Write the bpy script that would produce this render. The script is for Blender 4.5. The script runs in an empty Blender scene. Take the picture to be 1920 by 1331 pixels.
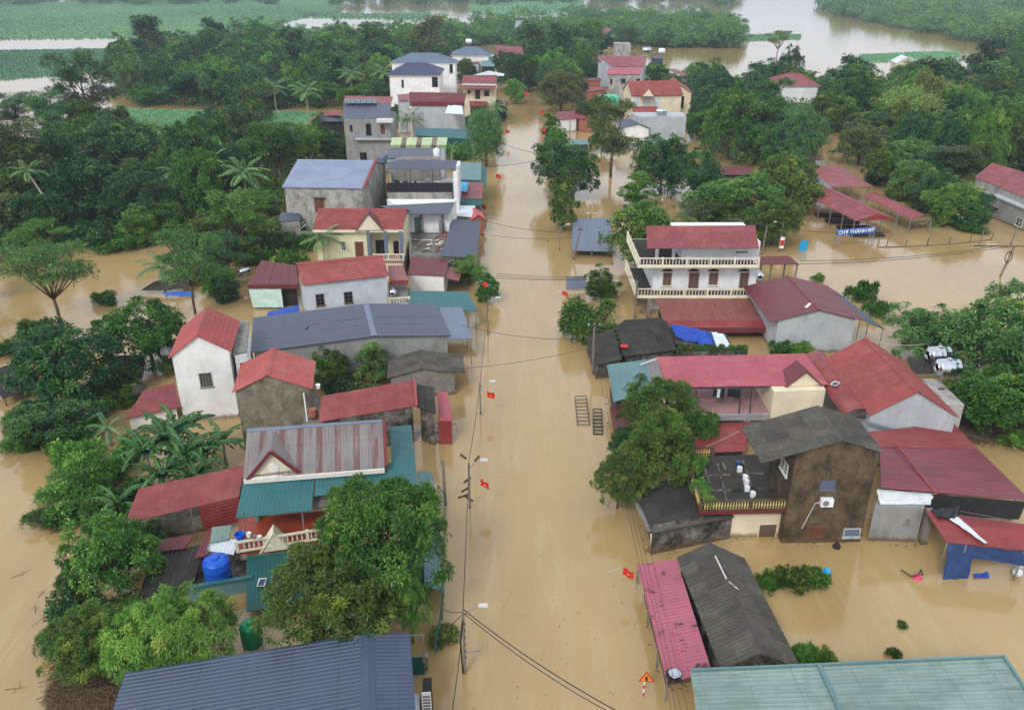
import bpy, math, random
import numpy as np
from mathutils import Vector, Matrix, noise as mnoise
random.seed(7); RNG = np.random.default_rng(7)
SC = bpy.context.scene; COL = SC.collection
V = Vector
# ------------------------------------------------------------------ camera
FPX, PITCH, CAMH = 1555.0, math.radians(25), 37.0
IW, IH = 1920.0, 1331.0
cam = bpy.data.cameras.new('camera'); camo = bpy.data.objects.new('camera', cam); COL.objects.link(camo)
cam.sensor_fit = 'HORIZONTAL'; cam.sensor_width = 36.0; cam.lens = 36.0 * FPX / IW
cam.clip_start = 0.5; cam.clip_end = 9000
camo.location = (0, 0, CAMH); camo.rotation_euler = (math.pi / 2 - PITCH, 0, 0)
SC.camera = camo
# ------------------------------------------------------------------ sky, sun, exposure
SUN_EL, SUN_AZ = math.radians(42), math.radians(205)
world = bpy.data.worlds.new('World'); SC.world = world; world.use_nodes = True
wn = world.node_tree.nodes; wl = world.node_tree.links; wn.clear()
wo = wn.new('ShaderNodeOutputWorld'); wb = wn.new('ShaderNodeBackground'); sk = wn.new('ShaderNodeTexSky')
sk.sky_type = 'NISHITA'; sk.sun_disc = False; sk.sun_elevation = SUN_EL; sk.sun_rotation = SUN_AZ
sk.air_density = 1.0; sk.dust_density = 4.0; sk.ozone_density = 1.0
hs = wn.new('ShaderNodeHueSaturation'); hs.inputs['Saturation'].default_value = 0.16   # overcast: the blue is mostly gone
mxw = wn.new('ShaderNodeMix'); mxw.data_type = 'RGBA'; mxw.inputs['Factor'].default_value = 0.72
mxw.inputs['B'].default_value = (9.1, 9.9, 11.0, 1)       # even cloud layer
wl.new(sk.outputs['Color'], hs.inputs['Color']); wl.new(hs.outputs['Color'], mxw.inputs['A'])
wl.new(mxw.outputs['Result'], wb.inputs['Color']); wl.new(wb.outputs['Background'], wo.inputs['Surface'])
wb.inputs['Strength'].default_value = 0.122
sl = bpy.data.lights.new('sun', 'SUN'); sl.energy = 1.5; sl.angle = math.radians(13); sl.color = (1.0, 0.97, 0.93)
so = bpy.data.objects.new('sun', sl); COL.objects.link(so)
sd = V((math.sin(SUN_AZ) * math.cos(SUN_EL), math.cos(SUN_AZ) * math.cos(SUN_EL), math.sin(SUN_EL)))
so.rotation_euler = sd.to_track_quat('Z', 'Y').to_euler()
vs = SC.view_settings; vs.view_transform = 'Standard'; vs.look = 'None'; vs.exposure = 0.05; vs.gamma = 1.0; vs.use_curve_mapping = False
SC.render.engine = 'CYCLES'
cy = SC.cycles
cy.use_denoising = True
try: cy.denoiser = 'OPENIMAGEDENOISE'; cy.denoising_input_passes = 'RGB_ALBEDO_NORMAL'; cy.denoising_prefilter = 'ACCURATE'
except Exception: pass
cy.max_bounces = 6; cy.diffuse_bounces = 3; cy.glossy_bounces = 3; cy.transmission_bounces = 3; cy.volume_bounces = 0; cy.transparent_max_bounces = 6
cy.caustics_reflective = False; cy.caustics_refractive = False; cy.sample_clamp_indirect = 4
cy.use_adaptive_sampling = True; cy.adaptive_threshold = 0.02
# ------------------------------------------------------------------ pixel -> place
_s, _c = math.sin(PITCH), math.cos(PITCH)
def ray(u, v):
    a, b = (u - 960) / FPX, (v - 665.5) / FPX
    return V((a, _c - b * _s, -_s - b * _c))
def W(u, v, z=0.0):
    d = ray(u, v); t = (z - CAMH) / d.z
    return V((d.x * t, d.y * t, z))
def WY(u, v, Y):
    d = ray(u, v); t = Y / d.y
    return V((d.x * t, Y, CAMH + d.z * t))
def onplane(u, v, P, n):
    d = ray(u, v); o = V((0, 0, CAMH)); t = (P - o).dot(n) / d.dot(n)
    return o + d * t
def pxm(P): return FPX / (P.y * _c + (CAMH - P.z) * _s)      # pixels per metre there
# ------------------------------------------------------------------ objects
ORG = {}
USED = {}
def mesh_data(name, verts, faces, uv=None, smooth=False):
    me = bpy.data.meshes.new(name); me.from_pydata([tuple(v) for v in verts], [], faces)
    if uv is not None:
        l = me.uv_layers.new(name='UVMap'); flat = [c for f in faces for i in f for c in uv[i]]
        l.data.foreach_set('uv', flat)
    if smooth: me.polygons.foreach_set('use_smooth', [True] * len(me.polygons))
    me.update(); return me
def link(name, me, mat, parent=None, loc=(0, 0, 0)):
    o = bpy.data.objects.new(name, me); COL.objects.link(o)
    if mat is not None and me is not None and not me.materials: me.materials.append(mat)
    if parent is not None: o.parent = parent
    o.location = loc; return o
def part(name, verts, faces, mat, parent, uv=None, smooth=False):
    O = ORG[parent]; me = mesh_data(name, [V(v) - O for v in verts], faces, uv, smooth)
    o = link(name, me, mat, parent); ORG[o] = O; return o
def tag(o, label=None, cat=None, group=None, kind=None):
    if label: o['label'] = label
    if cat: o['category'] = cat
    if group: o['group'] = group
    if kind: o['kind'] = kind
    return o
def thing(name, label, cat, loc, group=None, rotz=0.0):
    o = bpy.data.objects.new(name, None); COL.objects.link(o); o.location = loc; o.rotation_euler = (0, 0, rotz)
    o.empty_display_size = 0.2; ORG[o] = V(loc); return tag(o, label, cat, group)
def solo(name, label, cat, verts, faces, mat, group=None, kind=None, uv=None, smooth=False, loc=None):
    vs_ = [V(v) for v in verts]
    if loc is None:
        loc = V((sum(v.x for v in vs_) / len(vs_), sum(v.y for v in vs_) / len(vs_), min(v.z for v in vs_)))
    me = mesh_data(name, [v - loc for v in vs_], faces, uv, smooth)
    o = link(name, me, mat, None, loc); ORG[o] = loc; return tag(o, label, cat, group, kind)
class MB:
    def __init__(s): s.v = []; s.f = []; s.uv = []
    def add(s, vs_, fs, uv=None):
        n = len(s.v); s.v += [V(a) for a in vs_]; s.f += [[i + n for i in f] for f in fs]
        s.uv += (uv if uv else [(a[0], a[1]) for a in vs_]); return s
    def box(s, c, size, rz=0.0):
        cx, sx = math.cos(rz), math.sin(rz); hx, hy, hz = size[0] / 2, size[1] / 2, size[2] / 2
        p = [V((c[0] + x * cx - y * sx, c[1] + x * sx + y * cx, c[2] + z)) for x, y, z in
             [(-hx, -hy, -hz), (hx, -hy, -hz), (hx, hy, -hz), (-hx, hy, -hz), (-hx, -hy, hz), (hx, -hy, hz), (hx, hy, hz), (-hx, hy, hz)]]
        return s.add(p, [[3, 2, 1, 0], [4, 5, 6, 7], [0, 1, 5, 4], [1, 2, 6, 5], [2, 3, 7, 6], [3, 0, 4, 7]])
    def beam(s, a, b, w, h=None, up=V((0, 0, 1))):
        a, b = V(a), V(b); h = h or w; d = (b - a).normalized()
        if abs(d.dot(up)) > 0.98: up = V((0, 1, 0))
        x = d.cross(up).normalized(); y = x.cross(d).normalized(); x *= w / 2; y *= h / 2
        p = [a - x - y, a + x - y, a + x + y, a - x + y, b - x - y, b + x - y, b + x + y, b - x + y]
        return s.add(p, [[0, 1, 2, 3], [7, 6, 5, 4], [1, 0, 4, 5], [2, 1, 5, 6], [3, 2, 6, 7], [0, 3, 7, 4]])
    def tube(s, pts, r, n=6, r2=None):
        pts = [V(p) for p in pts]; m = len(pts); base = len(s.v)
        for k, p in enumerate(pts):
            d = (pts[min(k + 1, m - 1)] - pts[max(k - 1, 0)]).normalized()
            up = V((0, 0, 1)) if abs(d.z) < 0.95 else V((0, 1, 0))
            x = d.cross(up).normalized(); y = x.cross(d)
            rr = r if r2 is None else r + (r2 - r) * k / max(1, m - 1)
            for j in range(n):
                a = 2 * math.pi * j / n; s.v.append(p + x * (rr * math.cos(a)) + y * (rr * math.sin(a))); s.uv.append((j / n, k))
        for k in range(m - 1):
            for j in range(n):
                j2 = (j + 1) % n; s.f.append([base + k * n + j, base + k * n + j2, base + (k + 1) * n + j2, base + (k + 1) * n + j])
        s.f.append([base + j for j in range(n)][::-1]); s.f.append([base + (m - 1) * n + j for j in range(n)]); return s
    def prism(s, plan, zb, zt=None):
        """plan: list of (x,y,ztop) or vectors with zt; walls from zb up, closed on top and bottom"""
        n = len(plan); p = [V((a[0], a[1], zb)) for a in plan] + [V((a[0], a[1], a[2] if zt is None else zt)) for a in plan]
        per = [0.0]
        for i in range(n): per.append(per[-1] + math.hypot(plan[(i + 1) % n][0] - plan[i][0], plan[(i + 1) % n][1] - plan[i][1]))
        return s.add(p, [[i, (i + 1) % n, n + (i + 1) % n, n + i] for i in range(n)] + [list(range(n, 2 * n)), list(range(n))[::-1]])
    def lathe(s, c, prof, n=16):
        base = len(s.v); m = len(prof)
        for r, z in prof:
            for j in range(n):
                a = 2 * math.pi * j / n; s.v.append(V(c) + V((r * math.cos(a), r * math.sin(a), z))); s.uv.append((j / n, z))
        for k in range(m - 1):
            for j in range(n):
                j2 = (j + 1) % n; s.f.append([base + k * n + j, base + k * n + j2, base + (k + 1) * n + j2, base + (k + 1) * n + j])
        s.f.append([base + j for j in range(n)][::-1]); s.f.append([base + (m - 1) * n + j for j in range(n)]); return s
    def build(s, name, mat, parent, smooth=False): return part(name, s.v, s.f, mat, parent, s.uv, smooth)
    def solo(s, name, label, cat, mat, group=None, kind=None, smooth=False): return solo(name, label, cat, s.v, s.f, mat, group, kind, s.uv, smooth)
# ------------------------------------------------------------------ materials
def srgb(r, g, b):
    f = lambda x: (x / 255 / 12.92) if x / 255 <= 0.04045 else ((x / 255 + 0.055) / 1.055) ** 2.4
    return (f(r), f(g), f(b), 1.0)
def newmat(name):
    m = bpy.data.materials.new(name); m.use_nodes = True; nt = m.node_tree; b = nt.nodes['Principled BSDF']; return m, nt, b
def nd(nt, typ, **kw):
    n = nt.nodes.new(typ)
    for k, v in kw.items():
        if k in n.inputs: n.inputs[k].default_value = v
        else: setattr(n, k, v)
    return n
def mapped(nt, src, scale):
    mp = nd(nt, 'ShaderNodeMapping'); mp.inputs['Scale'].default_value = scale
    if src == 'UV': t = nd(nt, 'ShaderNodeUVMap'); nt.links.new(t.outputs['UV'], mp.inputs['Vector'])
    elif src == 'Pos': t = nd(nt, 'ShaderNodeNewGeometry'); nt.links.new(t.outputs['Position'], mp.inputs['Vector'])
    else: t = nd(nt, 'ShaderNodeTexCoord'); nt.links.new(t.outputs['Object'], mp.inputs['Vector'])
    return mp.outputs['Vector']
def noise_(nt, vec, scale=1.0, detail=3.0, rough=0.55, dist=0.0):
    n = nd(nt, 'ShaderNodeTexNoise'); n.inputs['Scale'].default_value = scale; n.inputs['Detail'].default_value = detail; n.inputs['Roughness'].default_value = rough; n.inputs['Distortion'].default_value = dist
    nt.links.new(vec, n.inputs['Vector']); return n.outputs['Fac']
def ramp(nt, fac, lo, hi, a=0.0, b=1.0):
    r = nd(nt, 'ShaderNodeMapRange'); r.inputs['From Min'].default_value = lo; r.inputs['From Max'].default_value = hi
    r.inputs['To Min'].default_value = a; r.inputs['To Max'].default_value = b; nt.links.new(fac, r.inputs['Value']); return r.outputs['Result']
def mixc(nt, fac, a, b, mode='MIX'):
    m = nd(nt, 'ShaderNodeMix'); m.data_type = 'RGBA'; m.blend_type = mode
    for key, val in (('Factor', fac), ('A', a), ('B', b)):
        if isinstance(val, (int, float)): m.inputs[key].default_value = val
        elif isinstance(val, tuple): m.inputs[key].default_value = val
        else: nt.links.new(val, m.inputs[key])
    return m.outputs['Result']
def bright(nt, col, fac):      # multiply a colour by a scalar socket
    m = nd(nt, 'ShaderNodeVectorMath'); m.operation = 'SCALE'
    if isinstance(col, tuple): m.inputs[0].default_value = col[:3]
    else: nt.links.new(col, m.inputs[0])
    nt.links.new(fac, m.inputs['Scale']); return m.outputs['Vector']
def bump(nt, b, h, strength, dist):
    n = nd(nt, 'ShaderNodeBump'); n.inputs['Strength'].default_value = strength; n.inputs['Distance'].default_value = dist
    nt.links.new(h, n.inputs['Height']); nt.links.new(n.outputs['Normal'], b.inputs['Normal'])
def obrand(nt, lo, hi):
    o = nd(nt, 'ShaderNodeObjectInfo'); return ramp(nt, o.outputs['Random'], 0, 1, lo, hi)
def m_metal(name, col, dirt=0.3, dirtc=(38, 32, 30), rough=0.42, fade=None, thr=0.56, blot=None):
    m, nt, b = newmat(name); uv = mapped(nt, 'UV', (1, 1, 1)); ps = mapped(nt, 'Pos', (1, 1, 1))
    big = noise_(nt, ps, 0.35, 4); c = bright(nt, srgb(*col), ramp(nt, big, 0.3, 0.7, 0.86, 1.12))
    if fade: c = mixc(nt, ramp(nt, noise_(nt, ps, 0.55, 7, 0.68, 0.6), 0.46, 0.66), c, srgb(*fade))
    st = noise_(nt, mapped(nt, 'UV', (2.6, 0.22, 1)), 1.6, 5, 0.6)
    c = mixc(nt, ramp(nt, st, thr, thr + 0.22, 0.0, dirt), c, srgb(*dirtc))
    sp = noise_(nt, ps, 6, 4, 0.7); c = mixc(nt, ramp(nt, sp, 0.62, 0.75, 0, dirt * 0.8), c, srgb(*dirtc))
    sy = nd(nt, 'ShaderNodeSeparateXYZ'); nt.links.new(uv, sy.inputs[0]); dv = nd(nt, 'ShaderNodeMath'); dv.operation = 'MULTIPLY_ADD'; dv.inputs[1].default_value = 0.42; dv.inputs[2].default_value = 0.37; nt.links.new(sy.outputs['Y'], dv.inputs[0])
    fr = nd(nt, 'ShaderNodeMath'); fr.operation = 'FRACT'; nt.links.new(dv.outputs[0], fr.inputs[0]); lap = ramp(nt, fr.outputs[0], 0.0, 0.035, 0.45, 0.0); c = mixc(nt, lap, c, srgb(*[int(x * .55) for x in col]))      # end laps of the sheets
    if blot: c = mixc(nt, ramp(nt, noise_(nt, mapped(nt, 'UV', (1.0, 0.75, 1)), 0.9, 9, 0.75, 0.3), 0.55, 0.62), c, srgb(*blot))
    c = bright(nt, c, obrand(nt, 0.965, 1.035))
    nt.links.new(c, b.inputs['Base Color']); b.inputs['Roughness'].default_value = rough; b.inputs['Specular IOR Level'].default_value = 0.4
    nt.links.new(ramp(nt, big, 0.3, 0.7, rough - 0.06, rough + 0.12), b.inputs['Roughness']); return m
def m_wall(name, col, stain=0.35, stainc=(70, 66, 58), thr=0.52, rough=0.88, patch=None, tide=True):
    m, nt, b = newmat(name); ps = mapped(nt, 'Pos', (1, 1, 1))
    c = bright(nt, srgb(*col), ramp(nt, noise_(nt, ps, 0.5, 5), 0.3, 0.7, 0.84, 1.12))
    if patch: c = mixc(nt, ramp(nt, noise_(nt, ps, 1.3, 9, 0.75, 0.25), 0.44, 0.64), c, srgb(*patch))
    bl = noise_(nt, mapped(nt, 'Pos', (1, 1, 0.7)), 0.8, 10, 0.76, 0.25)
    c = mixc(nt, ramp(nt, bl, thr - .02, thr + 0.16, 0, stain), c, srgb(*stainc))
    st = noise_(nt, mapped(nt, 'Pos', (1.5, 1.5, 0.28)), 1.5, 6, 0.7, 0.7)
    c = mixc(nt, ramp(nt, st, 0.56, 0.74, 0, stain * 0.75), c, srgb(*stainc))
    fi = noise_(nt, ps, 4, 6, 0.75); c = mixc(nt, ramp(nt, fi, 0.55, 0.72, 0, stain * 0.7), c, srgb(*stainc))
    if tide:      # mud line left by the flood, ragged upper edge
        g = nd(nt, 'ShaderNodeNewGeometry'); sx = nd(nt, 'ShaderNodeSeparateXYZ'); nt.links.new(g.outputs['Position'], sx.inputs[0]); md = nd(nt, 'ShaderNodeMath'); md.operation = 'MULTIPLY_ADD'; md.inputs[1].default_value = -0.9; nt.links.new(st, md.inputs[0]); nt.links.new(sx.outputs['Z'], md.inputs[2])
        c = mixc(nt, ramp(nt, md.outputs[0], -0.3, 0.0, 0.75, 0.0), c, srgb(96, 78, 54))
    nt.links.new(c, b.inputs['Base Color']); b.inputs['Roughness'].default_value = rough; b.inputs['Specular IOR Level'].default_value = 0.25
    bump(nt, b, fi, 0.25, 0.03); return m
def m_plain(name, col, rough=0.6, var=0.1, metal=0.0, spec=0.4):
    m, nt, b = newmat(name); ps = mapped(nt, 'Pos', (1, 1, 1))
    c = bright(nt, srgb(*col), ramp(nt, noise_(nt, ps, 2.5, 4), 0.3, 0.7, 1 - var, 1 + var)); c = bright(nt, c, obrand(nt, 0.94, 1.06))
    nt.links.new(c, b.inputs['Base Color']); b.inputs['Roughness'].default_value = rough; b.inputs['Metallic'].default_value = metal; b.inputs['Specular IOR Level'].default_value = spec; return m
def m_fibro(name, col=(78, 74, 68), moss=(104, 100, 86), mf=0.55):
    m, nt, b = newmat(name); ps = mapped(nt, 'Pos', (1, 1, 1))
    c = bright(nt, srgb(*col), ramp(nt, noise_(nt, ps, 0.6, 4), 0.3, 0.7, 0.75, 1.2))
    c = mixc(nt, ramp(nt, noise_(nt, ps, 2.2, 6, 0.72), 0.5, 0.68, 0, mf), c, srgb(*moss))
    c = mixc(nt, ramp(nt, noise_(nt, mapped(nt, 'UV', (4, .4, 1)), 1.5, 5, 0.7), 0.56, 0.75, 0, 0.6), c, srgb(34, 31, 29))
    c = bright(nt, c, obrand(nt, 0.8, 1.2)); nt.links.new(c, b.inputs['Base Color']); b.inputs['Roughness'].default_value = 0.8; b.inputs['Specular IOR Level'].default_value = 0.3
    bump(nt, b, noise_(nt, ps, 9, 4), 0.3, 0.02); return m
def m_leaf(name, dark, mid, tip, trans=0.25, hue=0.02):
    m, nt, b = newmat(name); nt.nodes.remove(b); out = nt.nodes['Material Output']
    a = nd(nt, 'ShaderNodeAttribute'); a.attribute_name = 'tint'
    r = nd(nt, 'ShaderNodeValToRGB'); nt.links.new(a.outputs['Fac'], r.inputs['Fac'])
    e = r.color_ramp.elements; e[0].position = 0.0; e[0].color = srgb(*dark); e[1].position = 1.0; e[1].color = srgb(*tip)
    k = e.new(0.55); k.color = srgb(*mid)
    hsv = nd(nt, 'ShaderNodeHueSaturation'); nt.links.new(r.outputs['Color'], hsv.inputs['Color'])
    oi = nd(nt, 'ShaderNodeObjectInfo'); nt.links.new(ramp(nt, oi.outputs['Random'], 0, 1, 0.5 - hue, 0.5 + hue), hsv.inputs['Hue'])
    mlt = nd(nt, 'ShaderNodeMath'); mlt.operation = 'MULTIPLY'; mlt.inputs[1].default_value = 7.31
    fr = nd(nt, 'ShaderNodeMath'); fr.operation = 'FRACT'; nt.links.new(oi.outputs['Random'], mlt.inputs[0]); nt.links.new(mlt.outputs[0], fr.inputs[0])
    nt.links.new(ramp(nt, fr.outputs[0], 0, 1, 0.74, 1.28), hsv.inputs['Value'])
    d = nd(nt, 'ShaderNodeBsdfPrincipled'); d.inputs['Roughness'].default_value = 0.4; d.inputs['Specular IOR Level'].default_value = 0.45
    t = nd(nt, 'ShaderNodeBsdfTranslucent'); mx = nd(nt, 'ShaderNodeMixShader'); mx.inputs['Fac'].default_value = trans
    nt.links.new(hsv.outputs['Color'], d.inputs['Base Color']); nt.links.new(hsv.outputs['Color'], t.inputs['Color'])
    nt.links.new(d.outputs[0], mx.inputs[1]); nt.links.new(t.outputs[0], mx.inputs[2]); nt.links.new(mx.outputs[0], out.inputs['Surface']); return m
M = {}
HAZE = 0.00025
M['red'] = m_metal('red_sheet', (128, 56, 58), 0.45, fade=(146, 78, 76))
M['pinkred'] = m_metal('pink_red_sheet', (160, 76, 86), 0.4, (120, 62, 68), fade=(170, 94, 100))
M['crimson'] = m_metal('crimson_sheet', (132, 52, 54), 0.55, (84, 36, 38), fade=(144, 72, 70))
M['maroon'] = m_metal('maroon_sheet', (108, 50, 54), 0.55, (60, 26, 30))
M['mauve'] = m_metal('mauve_red_sheet', (124, 60, 68), 0.75, (74, 44, 50), thr=0.48)
M['brownred'] = m_metal('brown_red_sheet', (140, 84, 80), 0.6, (90, 52, 48), thr=0.46)
M['pinkblack'] = m_metal('pink_mouldy_sheet', (166, 90, 106), 0.5, (60, 40, 46), thr=0.6, blot=(30, 24, 26))
M['tile'] = m_metal('red_tile', (140, 64, 61), 0.45, (92, 42, 40), rough=0.6, fade=(158, 84, 78))
M['orange'] = m_metal('orange_red_sheet', (162, 70, 62), 0.4, (116, 54, 50), fade=(176, 92, 84))
M['tileorange'] = m_metal('salmon_tile', (188, 98, 92), 0.3, (130, 60, 58), rough=0.65)
M['tilepink'] = m_metal('pink_tile', (156, 74, 72), 0.3, (225, 160, 155), rough=0.6)
M['navy'] = m_metal('slate_blue_sheet', (64, 76, 97), 0.3, (44, 46, 54))
M['slate'] = m_metal('slate_grey_sheet', (76, 84, 98), 0.25, (56, 60, 68))
M['slatel'] = m_metal('light_slate_sheet', (108, 118, 136), 0.25, (80, 86, 96))
M['teal'] = m_metal('teal_sheet', (48, 100, 103), 0.4, (48, 84, 88))
M['tealg'] = m_metal('weathered_teal_sheet', (96, 130, 132), 0.4, (70, 92, 92))
M['tealpale'] = m_metal('pale_teal_sheet', (128, 148, 140), 0.65, (86, 102, 94), fade=(110, 130, 122), thr=0.5)
M['green'] = m_metal('dark_green_sheet', (26, 84, 80), 0.3, (18, 52, 50))
M['yellowgreen'] = m_metal('yellow_green_sheet', (178, 194, 146), 0.4, (120, 128, 92))
M['rust'] = m_metal('rusted_sheet', (108, 74, 70), 0.9, (132, 122, 119), thr=0.44)
M['greysheet'] = m_metal('grey_zinc_sheet', (130, 124, 122), 0.8, (106, 72, 68), thr=0.5)
M['whitesheet'] = m_metal('white_sheet', (206, 212, 218), 0.25, (130, 130, 130))
M['greytile'] = m_metal('grey_blue_tile', (140, 150, 172), 0.3, (92, 98, 112), rough=0.6)
M['villablue'] = m_metal('navy_tile', (62, 70, 98), 0.25, (46, 50, 66), rough=0.5)
M['villagrey'] = m_metal('blue_grey_tile', (104, 116, 134), 0.2, (80, 88, 100), rough=0.55)
M['fibro'] = m_fibro('fibre_cement'); M['fibrod'] = m_fibro('dark_fibre_cement', (58, 55, 52), (76, 72, 64), 0.4)
M['white'] = m_wall('white_plaster', (234, 235, 237), 0.10, (120, 116, 108), 0.58)
M['whited'] = m_wall('stained_white_plaster', (232, 232, 228), 0.32, (120, 118, 112), 0.57)
M['bluewhite'] = m_wall('bluish_white_plaster', (196, 204, 212), 0.35, (128, 130, 132), 0.56)
M['cream'] = m_wall('cream_plaster', (224, 212, 184), 0.35, (140, 124, 98), 0.56)
M['yellow'] = m_wall('pale_yellow_plaster', (222, 218, 178), 0.3, (150, 140, 110), 0.58)
M['grey'] = m_wall('grey_render', (150, 150, 148), 0.5, (92, 90, 86), 0.5)
M['greyl'] = m_wall('light_grey_render', (178, 184, 188), 0.4, (126, 128, 128), 0.54)
M['greystreak'] = m_wall('streaked_render', (176, 172, 166), 0.8, (84, 82, 78), 0.48)
M['brown'] = m_wall('mossy_brown_render', (108, 92, 72), 0.8, (44, 38, 32), 0.46, patch=(88, 76, 60))
M['olive'] = m_wall('mossy_olive_render', (124, 116, 98), 0.7, (70, 64, 54), 0.46, patch=(150, 144, 128))
M['blackwall'] = m_wall('black_mould_render', (92, 86, 78), 0.9, (34, 31, 28), 0.44, patch=(150, 146, 138))
M['concrete'] = m_wall('concrete', (136, 132, 124), 0.6, (78, 74, 68), 0.48)
M['darkfloor'] = m_wall('dark_wet_concrete', (66, 62, 58), 0.6, (40, 38, 36), 0.5)
M['pinkfloor'] = m_wall('weathered_pink_tiles', (166, 128, 124), 0.6, (112, 100, 100), 0.48)
M['redfloor'] = m_plain('red_floor_tiles', (150, 62, 38), 0.35, 0.2)
M['interior'] = m_plain('dim_interior', (46, 42, 40), 0.8, 0.3)  # dark tone stands in for the shade inside rooms; dark objects share it
M['glass'] = m_plain('dark_glass', (28, 34, 42), 0.12, 0.1)
M['frame'] = m_plain('white_frame', (216, 216, 212), 0.5)
M['darkframe'] = m_plain('dark_frame', (52, 48, 48), 0.5)
M['wood'] = m_wall('brown_wood', (118, 76, 56), 0.5, (70, 46, 36), 0.5)
M['oldwood'] = m_wall('weathered_wood', (112, 92, 82), 0.6, (70, 58, 52), 0.5)
M['trim'] = m_plain('white_trim', (226, 220, 208), 0.7)
M['ybaluster'] = m_plain('yellow_baluster', (206, 186, 116), 0.7, 0.3); M['ctrim'] = m_plain('cream_trim', (222, 214, 190), 0.75, 0.12)
M['maroontrim'] = m_plain('maroon_trim', (112, 44, 46), 0.6)
M['steel'] = m_plain('galvanised_steel', (150, 152, 154), 0.4, 0.1, 0.5)
M['darksteel'] = m_plain('dark_steel', (58, 56, 56), 0.55, 0.15)
M['stainless'] = m_plain('stainless_steel', (206, 210, 216), 0.16, 0.03, 1.0)
M['pole'] = m_wall('concrete_pole', (128, 122, 114), 0.5, (84, 78, 72), 0.5)
M['blackplastic'] = m_plain('black_plastic', (26, 26, 30), 0.5)
M['bluetank'] = m_plain('blue_plastic', (26, 92, 204), 0.35, 0.06)
M['greentank'] = m_plain('green_plastic', (18, 150, 92), 0.35, 0.06)
M['bluetarp'] = m_wall('blue_tarpaulin', (38, 76, 170), 0.35, (96, 92, 140), 0.55, 0.45, tide=False)
M['navytarp'] = m_plain('navy_tarpaulin', (42, 66, 112), 0.5, 0.25)
M['blacktarp'] = m_plain('black_net', (40, 42, 46), 0.7, 0.2)
M['whitetarp'] = m_plain('white_tarpaulin', (210, 218, 220), 0.5, 0.12)
M['minttarp'] = m_plain('pale_green_tarpaulin', (186, 214, 204), 0.5, 0.12)
M['flag'] = m_plain('red_cloth', (206, 40, 34), 0.7, 0.12)
M['star'] = m_plain('yellow_cloth', (236, 200, 40), 0.7, 0.05)
M['signblue'] = m_plain('sign_blue', (46, 100, 190), 0.5, 0.06)
M['signcyan'] = m_plain('sign_cyan', (30, 160, 214), 0.45, 0.06)
M['signwhite'] = m_plain('sign_white', (236, 238, 240), 0.5, 0.03)
M['signred'] = m_plain('sign_red', (196, 44, 40), 0.5, 0.05)
M['signyellow'] = m_plain('sign_yellow', (236, 150, 36), 0.5, 0.05)
M['lampgrey'] = m_plain('lamp_housing', (196, 198, 200), 0.5, 0.05); M['wire'] = m_plain('cable', (44, 40, 38), 0.6)
M['wirelight'] = m_plain('pale_cable', (178, 172, 160), 0.6)
M['bark'] = m_wall('bark', (104, 88, 72), 0.6, (62, 52, 44), 0.46)
M['palebark'] = m_wall('pale_bark', (168, 160, 148), 0.5, (110, 104, 94), 0.5)
M['dead'] = m_wall('dead_twigs', (112, 92, 76), 0.5, (70, 58, 50), 0.48)
M['redplastic'] = m_plain('red_plastic', (190, 56, 56), 0.4)
M['pinkplastic'] = m_plain('pink_plastic', (206, 70, 110), 0.4)
M['mintpaint'] = m_wall('mint_paint', (92, 204, 168), 0.2)
M['solar'] = m_plain('solar_cell', (50, 58, 84), 0.2, 0.05)
M['orangetank'] = m_plain('orange_plastic', (206, 150, 80), 0.4)
M['brick'] = m_wall('bare_brick', (166, 100, 80), 0.4, (110, 74, 62), 0.5)
M['cloth1'] = m_plain('dark_laundry', (34, 34, 44), 0.8); M['skin'] = m_plain('skin', (150, 108, 84), 0.6)
L_ = {}
L_['mango'] = m_leaf('mango_leaf', (40, 72, 25), (86, 126, 43), (172, 192, 78))
L_['bright'] = m_leaf('bright_leaf', (62, 104, 38), (106, 152, 56), (184, 204, 94))
L_['dark'] = m_leaf('dark_leaf', (36, 68, 32), (66, 108, 52), (132, 160, 78))
L_['blue'] = m_leaf('blue_green_leaf', (50, 86, 44), (96, 134, 68), (160, 182, 94))
L_['olive'] = m_leaf('olive_leaf', (82, 98, 50), (124, 138, 70), (180, 178, 100))
L_['yellow'] = m_leaf('bamboo_leaf', (90, 116, 50), (140, 166, 76), (194, 202, 114))
L_['palm'] = m_leaf('palm_frond', (58, 90, 52), (96, 134, 78), (176, 188, 116), 0.15)
L_['banana'] = m_leaf('banana_leaf', (26, 66, 32), (50, 100, 44), (128, 156, 84), 0.25)
L_['crop'] = m_leaf('crop_leaf', (90, 138, 98), (120, 168, 120), (150, 186, 132), 0.25)  # greens paled so the colour carries part of the distance haze
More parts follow.
